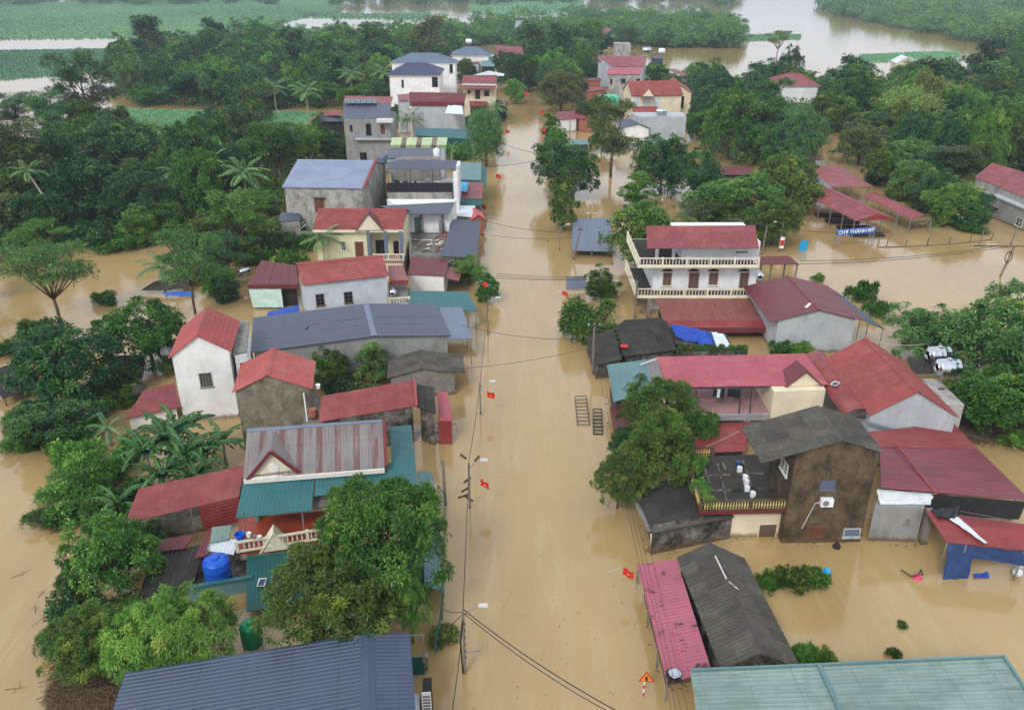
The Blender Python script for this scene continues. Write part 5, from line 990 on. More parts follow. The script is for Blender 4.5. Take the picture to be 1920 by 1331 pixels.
b.quad([(1044, 210, 4.0), (1092, 208, 4.0), (1083, 222, 3.2), (1040, 226, 3.2)], 'red', 'fartile', walls='white'); b.quad([(1092, 208, 4.0), (1112, 217, 3.2), (1112, 226, 3.0), (1083, 222, 3.2)], 'red', 'far', walls='brick', name='side_roof'); b.win(1052, 235, 1075, 246, 'glass', 'frame', bars=(3, 0))
b = Bld('blue_kiosk', 'small blue kiosk with grey-teal roof beside the road', 1086, 282, cat='kiosk'); b.quad([(1070, 262, 2.4), (1105, 262, 2.4), (1104, 271, 2.1), (1067, 272, 2.1)], 'tealg', 'far', walls='villablue')
b = Bld('mint_house', 'mint green wall between trees left of the cream tile house', 1145, 200); P0, P1 = W(1124, 182, 3.4), W(1160, 182, 3.4); b.walls([(P0.x, P0.y, 3.4), (P1.x, P1.y, 3.4), (P1.x, P1.y + 5, 3.4), (P0.x, P0.y + 5, 3.4)], 'mintpaint')
b = Bld('streaked_red_house', 'house with bright red roof over streaked grey wall', 1170, 165); b.quad([(1141, 127, 9.2), (1203, 126, 9.2), (1202, 140, 7.8), (1138, 140, 7.8)], 'pinkred', 'far', walls='greystreak'); b.win(1144, 148, 1148, 157, 'glass', 'darkframe'); b.win(1165, 148, 1173, 156, 'glass', 'darkframe'); b.win(1193, 148, 1200, 156, 'glass', 'darkframe')
b = Bld('rear_red_house', 'wide red roofed house with grey stair block behind the streaked one', 1170, 140); b.quad([(1120, 105, 11), (1214, 106, 11), (1207, 125, 8.8), (1150, 125, 8.8)], 'red', 'far', walls='greyl'); b.quad([(1120, 105, 10.9), (1152, 105, 10.9), (1150, 117, 9.4), (1121, 116, 9.4)], 'red', 'far', walls='greyl', name='left_roof')
P0, P1 = W(1153, 106, 10.0), W(1182, 106, 10.0); b.walls([(P0.x, P0.y, 14), (P1.x, P1.y, 14), (P1.x, P1.y + 6, 14), (P0.x, P0.y + 6, 14)], 'greystreak', name='stair_block'); tank_h('far_roof_tank', 'far steel tank on the roof near the stair block', 1212, 103, 10.2, .9, 3, 0, legs=.6); tank_h('end_roof_tank', 'far white tank at the right end of the wide red house', 1240, 105, 9.5, .9, 2.2, 0, 'signwhite', .6)
b = Bld('far_dark_box', 'far dark flat hut right of the wide red house', 1235, 125, cat='hut'); P0, P1 = W(1227, 110, 8.5), W(1243, 110, 8.5); b.walls([(P0.x, P0.y, 8.5), (P1.x, P1.y, 8.5), (P1.x, P1.y + 6, 8.5), (P0.x, P0.y + 6, 8.5)], 'villablue')
b = Bld('small_red_hut', 'small low red roofs between dark trees right of the road', 1110, 175, cat='hut'); b.quad([(1093, 147, 5), (1126, 146, 5), (1128, 152, 4.4), (1090, 152, 4.4)], 'maroon', 'far', walls='brick'); b.quad([(1098, 164, 4), (1135, 163, 4), (1137, 169, 3.4), (1098, 172, 3.4)], 'red', 'far', walls='brick', name='front_roof')
b = Bld('white_shed', 'white shed with a brown sloping roof right of the bright red roofs', 1275, 155, cat='shed'); b.quad([(1253, 131, 6.5), (1262, 129, 6.5), (1293, 140, 5.0), (1286, 143, 5.0)], 'brownred', 'far', walls='white')
b = Bld('red_hip_house', 'white house with red hipped roof among the trees on the right', 1490, 185); b.hip((1474, 138), (1500, 138), 8.8, (1485, 161, 6.4), 3.4, 'red', 'far', walls='whited'); b.quad([(1455, 148, 6.6), (1468, 148, 6.6), (1468, 160, 5.8), (1453, 160, 5.8)], 'red', 'far', name='side_roof', walls='interior')
b = Bld('far_pale_house', 'far pale house half hidden in the right-hand trees', 1700, 150); b.gable((1702, 108), (1690, 103), 9.5, (1680, 119, 7.5), (1728, 117, 7.5), 'whitesheet', 'far', walls='cream', oh=.3)
b = Bld('far_red_cottage', 'distant cottage with red gable between the far trees', 1140, 85); b.gable((1143, 58), (1138, 52), 7.5, (1130, 65, 5.8), (1157, 65, 5.8), 'red', 'far', walls='cream', oh=.4)
b = Bld('drowned_roof', 'pale slate roof barely above the water at the right road edge', 1110, 480, cat='shed'); b.quad([(1074, 411, 1.6), (1142, 408, 1.6), (1153, 472, 1.0), (1072, 470, 1.0)], 'slatel', split=1.05)
for u, v in ((1076, 468), (1148, 470), (1110, 470), (1138, 411), (1077, 414)): pole_at(b.o, u, v, .95, .1, 'concrete')
# ================================================================== poles, wires, flags and small things
def px(P):
    z = P.z - CAMH; fw = P.y * _c - z * _s; up = P.y * _s + z * _c
    return 960 + FPX * P.x / fw, 665.5 - FPX * up / fw
def lamp_post(label, u, v, h, armdx=.9, armdz=.25, r=.09, mat='pole', lean=(0, 0), name='street_lamp'):
    p = W(u, v); o = thing(name, label, 'street lamp', p); t = p + V((lean[0], lean[1], h)); MB().tube([p - V((0, 0, 1)), t], r, 8, r * .7).build('post', M[mat], o)
    a = t - V((0, 0, .5)); MB().tube([a, a + V((armdx * .35, 0, .35)), a + V((armdx * .8, 0, .5 + armdz * .5)), a + V((armdx, 0, .5 + armdz))], .03, 6).build('arm', M['steel'], o)
    q = a + V((armdx + .22, 0, .52 + armdz)); MB().add([q + V((x, y, z)) for x, y, z in ((-.28, -.1, -.05), (.3, -.14, -.03), (.3, .14, -.03), (-.28, .1, -.05), (-.25, -.07, .06), (.26, -.1, .07), (.26, .1, .07), (-.25, .07, .06))], [[3, 2, 1, 0], [4, 5, 6, 7], [0, 1, 5, 4], [1, 2, 6, 5], [2, 3, 7, 6], [3, 0, 4, 7]]).build('lamp_head', M['lampgrey'], o)
    return o, t
def util_pole(label, u, v, h, lean=(0, 0), r=.14, cross=1.2, name='utility_pole'):
    p = W(u, v); o = thing(name, label, 'utility pole', p); t = p + V((lean[0], lean[1], h)); MB().tube([p - V((0, 0, 1)), t], r, 8, r * .75).build('post', M['pole'], o)
    if cross:
        c0 = lerp(p, t, .95); MB().beam(c0 - V((cross / 2, .1, 0)), c0 + V((cross / 2, -.1, 0)), .09).build('crossarm', M['darksteel'], o)
        for k in (-.45, 0, .45): MB().lathe(c0 + V((cross * k, 0, .04)), [(.05, 0), (.05, .12), (.03, .18)], 8).build('insulator', M['signwhite'], o)
    return o, t
o, T1 = lamp_post('nearest street lamp, thin grey post standing in the flooded road', 872, 1262, 4.8); p = W(872, 1262); MB().tube([p + V((-.12, 0, 0)), p + V((-.2, 0, 2.4)), p + V((.0, 0, 4.4))], .05, 6).build('cable_loop', M['wire'], o); MB().beam(p + V((0, 0, 1.6)), p + V((.95, 0, 1.75)), .05).build('bracket', M['steel'], o)
for k in range(6): MB().lathe(p + V((.06, -.03, 1.2 + k * .5)), [(.05, 0), (.05, .12)], 6).build('insulator', M['darksteel'], o)
o, T2 = lamp_post('second street lamp from the front, with a red flag on its bracket', 881, 952, 4.0); o, T3 = lamp_post('third street lamp from the front, with a red flag beside it', 901, 776, 3.1); o, T4 = lamp_post('thin street lamp in front of the teal canopy', 915, 628, 4.2); lamp_post('curved street lamp at the right road edge by the drowned roof', 1049, 470, 3.6, .9, .3)
o, _t = lamp_post('double street lamp on a black post behind the drowned roof', 1107, 424, 2.0, .5, .05, mat='darksteel'); MB().box(_t + V((-.5, 0, .1)), (.5, .2, .12)).build('lamp_head', M['signwhite'], o)
util_pole('leaning concrete utility pole in front of the drowned roof', 1072, 487, 4.6, (1.1, 0)); util_pole('dark utility pole between the red kiosk and the teal porch roof', 836, 946, 4.0, (-.1, 0), .12, 0)
_, R1 = util_pole('utility pole with many wires at the corner of the black roof house', 1112, 700, 5.5, (-.1, 0)); _, R2 = util_pole('utility pole behind the bush at the balcony house corner', 1190, 596, 4.6, (0, 0), .14, .0)
o, Q1 = util_pole('leaning utility pole with a long crossarm and cable coil in the market yard', 1873, 518, 4.2, (1.0, 0), .15, 0)
MB().beam(Q1 + V((-5.2, .2, -.1)), Q1 + V((2.2, -.1, -.05)), .12).build('crossarm', M['darksteel'], o); cc = lerp(W(1873, 518), Q1, .65) + V((-.15, -.2, 0)); MB().tube([cc + V((.45 * math.cos(a * .5), 0, .75 * math.sin(a * .5))) for a in range(14)], .06, 6).build('cable_coil', M['wire'], o)
util_pole('utility pole at the right edge in front of the grey flat house', 1893, 459, 3.4, (.6, 0), .13, 0); util_pole('thin dark post standing alone in the market yard', 1835, 461, 2.4, (.2, 0), .1, 0)
util_pole('pale utility pole with double crossarm beside the flooded clearing', 1587, 284, 6.5, (.3, 0), .16, 2.4); util_pole('leaning dark pole behind the maroon porch', 1428, 478, 4.2, (.2, 0), .14, 0)
util_pole('utility pole in front of the red bungalow', 1068, 262, 6, (0, 0), .12, 1.0); util_pole('utility pole left of the far end of the road', 999, 160, 7, (0, 0), .14, 1.2)
def wire(label, a, b, sag, r=.022, mat='wire', group=None):
    a, b = V(a), V(b); pts = []
    for k in range(13): t = k / 12; pts.append(lerp(a, b, t) - V((0, 0, sag * 4 * t * (1 - t))))
    return MB().tube(pts, r, 4).solo('cable', label, 'cable', M[mat], group)
wire('thick cable from the nearest lamp to the bottom edge', T1, W(1190, 1350, 6.4), .4, .035); wire('second cable running beside the thick one to the bottom edge', T1 - V((0, 0, .25)), W(1172, 1350, 6.2), .45, .028)
wire('cable between the nearest and second street lamps', T1, T2, .3); wire('cable between the second and third street lamps', T2, T3, .3); wire('cable between the third street lamp and the one by the teal canopy', T3, T4, .25)
wire('cable from the nearest lamp down to the bottom road edge', T1 - V((0, 0, .8)), W(846, 1345, 4.4), .3); wire('cable from the nearest lamp to the green fence', T1 - V((0, 0, .2)), W(825, 1138, 3.0), .2); wire('lower cable from the nearest lamp to the roadside bush', T1 - V((0, 0, .3)), W(828, 1180, 2.5), .15)
for k, (du, dz) in enumerate(((0, 0), (7, .15), (14, 0), (24, .2))):
    wire(['outermost', 'second', 'third', 'innermost'][k] + ' thin dark power line along the right road edge', R1 + V((-.45 + k * .3, 0, dz)), W(1262 + du * 1.3, 1345, 6.6), .5, .011, 'wire', 'power lines along the right road edge')
    wire(['outermost', 'second', 'third', 'innermost'][k] + ' thin power line from the corner pole to the balcony house bush', R1 + V((-.45 + k * .3, 0, dz)), R2 + V((-.45 + k * .3, 0, -.2)), .3, .011, 'wire', 'power lines from the corner pole')
for k, (z, v0, v1) in enumerate(((4.4, 513, 516), (4.6, 517, 520), (4.2, 521, 519))): wire(['upper', 'middle', 'lower'][k] + ' thin cable crossing the road in front of the balcony house', W(930, v0, z), W(1195, v1, z), .35, .025, group='cables across the road')
wire('cable crossing the road from the slate-grey hall', W(866, 610, 3.6), W(1098, 636, 4.6), .5, .025); wire('cable rising across the road from the dark gabled hut', W(872, 690, 3.0), W(1105, 652, 4.8), .3, .022)
wire('cable crossing the road by the slate-blue shop', W(900, 412, 4.5), W(1060, 436, 4.4), .4, .03); wire('lower cable crossing the road by the slate-blue shop', W(902, 438, 4.0), W(1072, 446, 4.4), .4, .025)
wire('far cable crossing the road below the willow-like tree', W(912, 312, 5), W(1008, 300, 5), .3, .04); wire('far cable crossing the road above the big roadside tree', W(938, 268, 5), W(1030, 292, 5), .3, .04)
for k in range(2): wire(['upper', 'lower'][k] + ' cable from the balcony house to the leaning yard pole', W(1500, 489 + k * 6, 4.4), Q1 + V((-2.5 + k * 2, 0, -.1)), .5, .035, group='cables over the market yard')
wire('cable along the right edge from the yard pole', Q1 + V((1.5, 0, 0)), W(1960, 476, 4.5), .1, .035); wire('white rope from the big red roof to the steel tanks', W(1628, 638, 7.0), W(1735, 645, 5.8), .3, .03, 'wirelight')
wire('cable across the market entrance to the banner post', W(1463, 427, 4.4), W(1670, 436, 4.0), .4, .025)
wire('blue and white cord trailing over the pink terrace roof', W(1310, 842, 2.4), W(1386, 808, 5.6), .1, .03, 'wirelight')
random.seed(3)
def flag(label, u, v, z, w=.9, h=.6, ang=-.4, pole=True, seed=0, down=True):
    p = W(u, v, z); o = thing('flag', label, 'flag', V((p.x, p.y, z)), 'red flags along the road'); a = p; d = V((math.cos(ang), math.sin(ang), -.25))
    cloth('flag_cloth', None, None, [a, a + d * w, a + d * w + V((0, 0, -h)), a + V((0, 0, -h))], 'flag', 9, 7, .2, parent=o, seed=seed, th=.012)
    s_ = a + d * (w * .5) + V((0, -.1, -h * .5)); q = MB(); pts = [s_ + V((math.cos(math.pi / 2 + k * math.pi / 5), 0, math.sin(math.pi / 2 + k * math.pi / 5))) * (.09 if k % 2 == 0 else .035) for k in range(10)]; q.v = pts + [x + V((0, .02, 0)) for x in pts]; q.uv = [(0, 0)] * 20; q.f = [list(range(10))] + [[k, 10 + k, 10 + (k + 1) % 10, (k + 1) % 10] for k in range(10)]; q.build('star', M['star'], o)
    if pole: MB().tube([a + V((-.9, 0, -.35 if down else -1.5)), a + V((0.03, 0, .08))], .02, 5).build('flag_pole', M['steel'], o)
for i, (l, u, v, z, s_) in enumerate([('red flag on the second street lamp', 901, 898, 2.6, 1), ('red flag folded by the wind at the third street lamp', 913, 733, 2.6, 1), ('red flag in front of the mouldy pink awning', 1168, 1064, 2.4, 1), ('red flag in the water by the grey billboard', 1054, 545, .9, 1), ('red flag flying by itself left of the mid road', 930, 326, 3, 1.3), ('upper red flag by the orange tile porch', 904, 383, 3, 1.2), ('lower red flag by the orange tile porch', 903, 400, 2.4, 1.1), ('red flag at the tip of the willow-like tree', 948, 243, 3, 1.3), ('red flag in the roadside bush by the maroon annex', 905, 527, 3.2, 1), ('red flag right of the far road', 1016, 239, 3.4, 1.4), ('red flag in front of the far bungalow', 1013, 207, 3.6, 1.4), ('far red flag left of the road', 984, 172, 4, 1.6)]): flag(l, u, v, z, .7 * s_, .55 * s_, random.uniform(-.7, .1), True, i)
# triangular warning sign
p = W(1206, 1303); o = thing('warning_sign', 'orange triangular warning sign with red border on a striped post', 'road sign', p)
for k in range(6): MB().tube([p + V((0, 0, -.6 + k * .28)), p + V((0.02, 0, -.6 + (k + 1) * .28))], .045, 8).build('post_band', M['signwhite' if k % 2 else 'signred'], o)
def tri(c0, r, y): return [c0 + V((r * math.sin(a), y, r * math.cos(a))) for a in (0, 2 * math.pi / 3, 4 * math.pi / 3)]
c0 = p + V((.08, -.06, 1.35))
for nm, r, y, m in (('border', .5, 0, 'signred'), ('panel', .38, -.015, 'signyellow')):
    t = tri(c0, r, y); t += [x + V((0, .03, 0)) for x in t]; part(nm, t, [[0, 2, 1], [3, 4, 5], [0, 1, 4, 3], [1, 2, 5, 4], [2, 0, 3, 5]], M[m], o)
q = MB(); q.box(c0 + V((0, -.035, .02)), (.07, .02, .2)).box(c0 + V((.0, -.037, .04)), (.2, .02, .05)).box(c0 + V((-.05, -.036, -.1)), (.05, .02, .1), 0).box(c0 + V((.05, -.036, -.1)), (.05, .02, .1)).box(c0 + V((0, -.036, .16)), (.07, .02, .07)); q.build('symbol', M['blackplastic'], o)
# frames lying in the road
o = thing('metal_gate_panel', 'pale metal gate panel lying in the flooded road', 'gate', W(1092, 770)); g = [W(1078, 743, .25), W(1099, 742, .25), (W(1106, 796, .12)), W(1083, 796, .12)]
seg(o, g[0], g[3], .06, 'darksteel', 'side_rail'); seg(o, g[1], g[2], .06, 'darksteel', 'side_rail')
for k in range(9): seg(o, lerp(g[0], g[3], k / 8), lerp(g[1], g[2], k / 8), .05, 'darksteel', 'cross_bar')
o = thing('black_ladder', 'black slatted ladder standing out of the flooded road', 'ladder', W(1121, 790)); g = [W(1112, 767, .5), W(1128, 767, .5), W(1130, 814, .05), W(1113, 813, .05)]
seg(o, g[0], g[3], .08, 'blackplastic', 'side_rail'); seg(o, g[1], g[2], .08, 'blackplastic', 'side_rail')
for k in range(8): seg(o, lerp(g[0], g[3], k / 7), lerp(g[1], g[2], k / 7), .14, 'blackplastic', 'slat', .05)
o = thing('grey_billboard', 'grey weathered billboard panel leaning at the right road edge', 'billboard', W(1080, 545)); g = [W(1061, 519, 1.8), W(1099, 518, 1.8), W(1098, 541, .35), W(1062, 542, .35)]; sheet(o, *g, M['slatel'], 'flat', 'panel')
for i in range(4): seg(o, g[i], g[(i + 1) % 4], .09, 'steel', 'frame_bar')
for k in (0, 1): P = g[3 - k]; seg(o, V((P.x, P.y + .3, -.8)), g[k], .08, 'steel', 'leg')
# market yard fence
o = thing('yard_fence', 'low fence of thin posts crossing the flooded market yard', 'fence', W(1735, 460)); fp = [W(u, v) for u, v in ((1645, 464), (1661, 464), (1697, 463), (1737, 461), (1778, 459), (1817, 455), (1858, 450))]
for p_ in fp: seg(o, p_ - V((0, 0, .6)), p_ + V((.12, 0, 1.15)), .08, 'darksteel', 'post')
for a_, b_ in zip(fp, fp[1:]): seg(o, a_ + V((0, 0, .06)), b_ + V((0, 0, .06)), .12, 'concrete', 'bottom_rail', .1)
o = thing('roadside_railing', 'green railing along the left road edge below the teal roofs', 'railing', W(830, 960)); rp = [W(822, 930), W(834, 948), W(834, 1000), W(829, 1160), W(816, 1240)]
for a_, b_ in zip(rp, rp[1:]): seg(o, a_ + V((0, 0, 1.0)), b_ + V((0, 0, 1.0)), .07, 'green', 'rail'); seg(o, a_ + V((0, 0, .5)), b_ + V((0, 0, .5)), .05, 'green', 'rail')
for a_, b_ in zip(rp, rp[1:]):
    n_ = max(1, int((b_ - a_).length / 1.2))
    for k in range(n_): P = lerp(a_, b_, k / n_); seg(o, P - V((0, 0, .5)), P + V((0, 0, 1.05)), .06, 'green', 'post')
# twigs, drift and flotsam
random.seed(21)
def twigs(name, label, pts, n, L=(.5, 1.8), z=.05, kind='stuff', mat='dead'):
    q = MB()
    for k in range(n):
        u, v = random.choice(pts) if not callable(pts) else pts(); p = W(u, v, z + random.uniform(0, .18)); a = random.uniform(0, 6.28); l = random.uniform(*L); d = V((math.cos(a), math.sin(a), random.uniform(-.1, .15)))
        q.tube([p - d * l / 2, p + V((random.uniform(-.1, .1), random.uniform(-.1, .1), .03)), p + d * l / 2], random.uniform(.012, .03), 4)
    o = q.solo(name, label, 'driftwood', M[mat], kind=kind); return o
twigs('driftwood_mat', 'brown mat of driftwood and reeds in the bottom left corner', lambda: (random.uniform(95, 232), random.triangular(1258, 1345, 1320)), 1500, (.4, 1.6))
twigs('driftwood_strip', 'thin line of driftwood along the left bushes', lambda: (random.gauss(118, 14), random.uniform(1160, 1265)), 260, (.3, 1.2))
for k, (u, v) in enumerate(((40, 1075), (78, 1112), (66, 1140), (30, 1290))):
    q = MB(); p = W(u, v, .04); a = random.uniform(0, 3.1); l = random.uniform(.7, 1.3); d = V((math.cos(a), math.sin(a), 0)); q.tube([p - d * l / 2, p, p + d * l / 2], .018, 5, .008); q.tube([p, p + V((d.y, -d.x, .1)) * l * .35], .012, 4, .006); q.tube([p + d * .2, p + V((-d.y, d.x, .1)) * l * .4], .012, 4, .006)
    q.solo('floating_branch', ['topmost', 'upper middle', 'lower middle', 'lowest'][k] + ' bare branch adrift on the left water', 'branch', M['dead'], 'branches adrift on the left')
twigs('brush_pile', 'tangle of dead brush behind the big red house', lambda: (random.uniform(1800, 1925), random.triangular(770, 835, 800)), 900, (.8, 2.4), .1)
for k, (u, v) in enumerate(((869, 856), (894, 860), (876, 900), (872, 918), (868, 930), (1027, 452), (880, 935))):
    p = W(u, v, .03); a = random.uniform(.5, 2.5); d = V((math.cos(a), math.sin(a), 0)); MB().beam(p - d * .4, p + d * .45, .12, .1).solo('floating_plank', 'dark plank or debris adrift in the road current', 'plank', M['interior'], 'debris adrift in the road')
o = thing('dark_bundle', 'dark pointed bundle floating in front of the brown mossy house', 'bundle', W(1568, 1026)); MB().lathe(W(1568, 1028, -.1), [(.3, 0), (.28, .25), (.12, .5), (.02, .7)], 7).build('bundle_body', M['interior'], o)
cloth('cyan_bag', 'cyan plastic bag caught on floating plants', 'bag', [W(1536, 1064, .2), W(1556, 1066, .35), W(1558, 1078, .2), W(1540, 1076, .1)], 'signcyan', 6, 5, .2)
o = thing('pink_toy', 'pink plastic frame floating near the navy tarpaulin', 'toy', W(1720, 1080)); MB().tube([W(1690, 1068, .5), W(1708, 1080, .1), W(1722, 1078, .35), W(1727, 1068, .5), W(1730, 1078, .1)], .05, 6).build('bar', M['darksteel'], o); MB().lathe(W(1720, 1083, 0), [(.35, 0), (.2, .25), (.08, .3)], 8).build('seat', M['pinkplastic'], o)
b = Bld('collapsed_shed', 'collapsed black tile shed with blue sheeting in the left water', 300, 560, cat='shed')
b.quad([(290, 528, 1.4), (340, 522, 1.5), (322, 545, .5), (264, 546, .35)], 'fibro', 'wave', split=.8, hgt=.8, jit=.12); b.quad([(322, 526, 1.3), (362, 522, 1.3), (352, 540, .7), (316, 544, .6)], 'fibro', 'wave', split=.8, jit=.12, name='loose_roof')
cloth('torn_blue_sheet', 'torn blue sheet trailing from the collapsed shed', 'sheet', [W(302, 548, .5), W(360, 546, .4), W(368, 556, .15), W(310, 553, .2)], 'signblue', 12, 6, .15, seed=2)
tank_h('tilted_steel_tank', 'steel tank by the maroon carport in the left water', 459, 520, .8, .5, 1.4, .9, legs=.3); tank_h('left_small_tank', 'small white tank beside the tall white house', 316, 680, .9, .45, 1.1, .2, 'signwhite', .8)
b = Bld('rusty_pump_house', 'small rusty pump house beside the steel tank', 408, 515, cat='shed'); b.walls([tuple(W(395, 508, 1.6)), tuple(W(422, 508, 1.6)), tuple(W(424, 490, 1.6)), tuple(W(398, 490, 1.6))], 'oldwood'); b.quad([(392, 492, 1.9), (426, 492, 1.9), (424, 509, 1.7), (393, 509, 1.7)], 'fibrod', 'wave')

# litter and twigs washed against the walls
q = MB(); rl = random.Random(8)
for k in range(2600):
    a_, b_ = rl.choice(WALL_EDGES); L_e = (b_ - a_).length
    if L_e < .5 or a_.y > 150: continue
    t_ = (b_ - a_) / L_e; n_ = V((t_.y, -t_.x, 0)); cl = mnoise.noise(V((a_.x + 3 * k % 7, a_.y, 1)))
    p_ = lerp(a_, b_, rl.random()) + n_ * (.05 + abs(rl.gauss(0, .28))); an = rl.uniform(0, 3.14); l_ = rl.uniform(.06, .32); d_ = V((math.cos(an), math.sin(an), 0)); q.beam(p_ - d_ * l_ / 2 + V((0, 0, .012)), p_ + d_ * l_ / 2 + V((0, 0, .02)), rl.uniform(.02, .07), .02)
q.solo('wall_litter', 'twigs and litter washed against the house walls', 'litter', M['dead'], kind='stuff')
q = MB()
for k in range(150):
    u_, v_ = rl.uniform(845, 1200), rl.uniform(560, 1330); p_ = W(u_, v_, .012)
    if not -3.9 < p_.x < 8.6: continue
    an = rl.gauss(1.57, .5); l_ = rl.uniform(.04, .16); d_ = V((math.cos(an), math.sin(an), 0)); q.beam(p_ - d_ * l_ / 2, p_ + d_ * l_ / 2, rl.uniform(.015, .035), .02)
q.solo('road_flotsam', 'small leaves and twigs drifting down the flooded road', 'litter', M['dead'], kind='stuff')
# ================================================================== plants
def unit(a): return a / np.maximum(1e-9, np.linalg.norm(a, axis=1))[:, None]
def leafmesh(name, P, D, N, L, Wd, tint, mat, curl=0.0):
    n = len(P); S = unit(np.cross(D, N)); N2 = np.cross(S, D)
    v = np.empty((n, 4, 3)); v[:, 0] = P; mid = P + D * (L * .45)[:, None] + N2 * (L * .06)[:, None]
    v[:, 1] = mid + S * (Wd / 2)[:, None]; v[:, 2] = P + D * L[:, None] - np.array([0, 0, 1.0]) * (L * curl)[:, None]; v[:, 3] = mid - S * (Wd / 2)[:, None]
    me = bpy.data.meshes.new(name); me.vertices.add(4 * n); me.vertices.foreach_set('co', v.reshape(-1).astype(np.float32)); me.loops.add(4 * n); me.polygons.add(n)
    me.loops.foreach_set('vertex_index', np.arange(4 * n, dtype=np.int32)); me.polygons.foreach_set('loop_start', np.arange(0, 4 * n, 4, dtype=np.int32))
    me.update(calc_edges=True); a = me.attributes.new('tint', 'FLOAT', 'POINT'); a.data.foreach_set('value', np.repeat(np.clip(tint, 0, 1), 4).astype(np.float32))
    me.materials.append(mat); return me
def crown_arrays(rng, lobes, ncl, rcl, nleaf, L, Wd, droop=.35, low=-.35, flush=.1, shell=(.7, 1.03), up=.35, nsub=0, rsub=.8):
    """leaf clumps over the lobes; with nsub the clumps sit on bough-sized domes with dark gaps between"""
    lobes = np.array(lobes, float); wt = lobes[:, 3] * lobes[:, 4] + lobes[:, 4] * lobes[:, 5] + lobes[:, 3] * lobes[:, 5]; m = nsub or ncl; k = rng.choice(len(lobes), m, p=wt / wt.sum())
    d = unit(rng.normal(size=(m, 3))); bad = d[:, 2] < low; d[bad, 2] *= -1
    r = rng.uniform(shell[0], shell[1], m) + rng.normal(0, .035, m); c = lobes[k, :3] + d * lobes[k, 3:6] * r[:, None]
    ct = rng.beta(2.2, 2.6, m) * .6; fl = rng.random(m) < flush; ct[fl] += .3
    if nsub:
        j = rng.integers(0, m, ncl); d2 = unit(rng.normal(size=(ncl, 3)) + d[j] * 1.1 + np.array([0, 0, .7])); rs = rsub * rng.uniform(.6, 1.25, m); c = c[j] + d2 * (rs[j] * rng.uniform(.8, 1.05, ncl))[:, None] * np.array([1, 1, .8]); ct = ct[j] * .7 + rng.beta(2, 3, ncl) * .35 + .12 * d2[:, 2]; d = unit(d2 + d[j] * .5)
    C = np.repeat(c, nleaf, 0); Dn = np.repeat(d, nleaf, 0); T = np.repeat(ct, nleaf); n = len(C)
    ld = unit(rng.normal(size=(n, 3)) + Dn * .9 + np.array([0, 0, up])); P = C + ld * (rcl * rng.random(n) ** .6)[:, None] * .8
    D = unit(ld + rng.normal(0, .25, (n, 3)) + np.array([0, 0, -droop])); N = unit(Dn * .6 + np.array([0, 0, .9]) + rng.normal(0, .45, (n, 3)))
    return P, D, N, L * rng.uniform(.7, 1.25, n), Wd * rng.uniform(.75, 1.2, n), T + rng.normal(0, .09, n)
def trunk_mesh(name, H0, r, lobes, mat, rng, n=8, forks=1.0):
    q = MB(); base = V((0, 0, -1.2)); top = V((rng.normal(0, .15), rng.normal(0, .15), H0)); q.tube([base, V((rng.normal(0, .06), rng.normal(0, .06), H0 * .5)), top], r, n, r * .7)
    for lb in lobes:
        e = V((lb[0], lb[1], lb[2])); m = lerp(top, e, .5) + V((rng.normal(0, .2), rng.normal(0, .2), -.2)); q.tube([top - V((0, 0, H0 * .12)), m, e], r * .5, 6, r * .15)
        for k in range(3): g = unit(rng.normal(size=(1, 3)))[0]; f = e + V((g[0] * lb[3], g[1] * lb[4], abs(g[2]) * lb[5])) * .75; q.tube([lerp(m, e, .6), lerp(e, f, .6) + V((0, 0, .1)), f], r * .2, 5, r * .05)
    me = mesh_data(name, q.v, q.f, q.uv, True); me.materials.append(M[mat]); return me
PROTO = {}
def dome(R, H0, h, rng, n=6, sub=.55):
    L0 = [(0, 0, H0 + h * .45, R * .78, R * .78, h * .5)]
    for k in range(n): a = 2 * math.pi * k / n + rng.uniform(-.4, .4); rr = R * rng.uniform(.45, .62); L0.append((rr * math.cos(a), rr * math.sin(a), H0 + h * rng.uniform(.2, .6), R * sub * rng.uniform(.75, 1.1), R * sub * rng.uniform(.75, 1.1), h * rng.uniform(.26, .4)))
    return L0
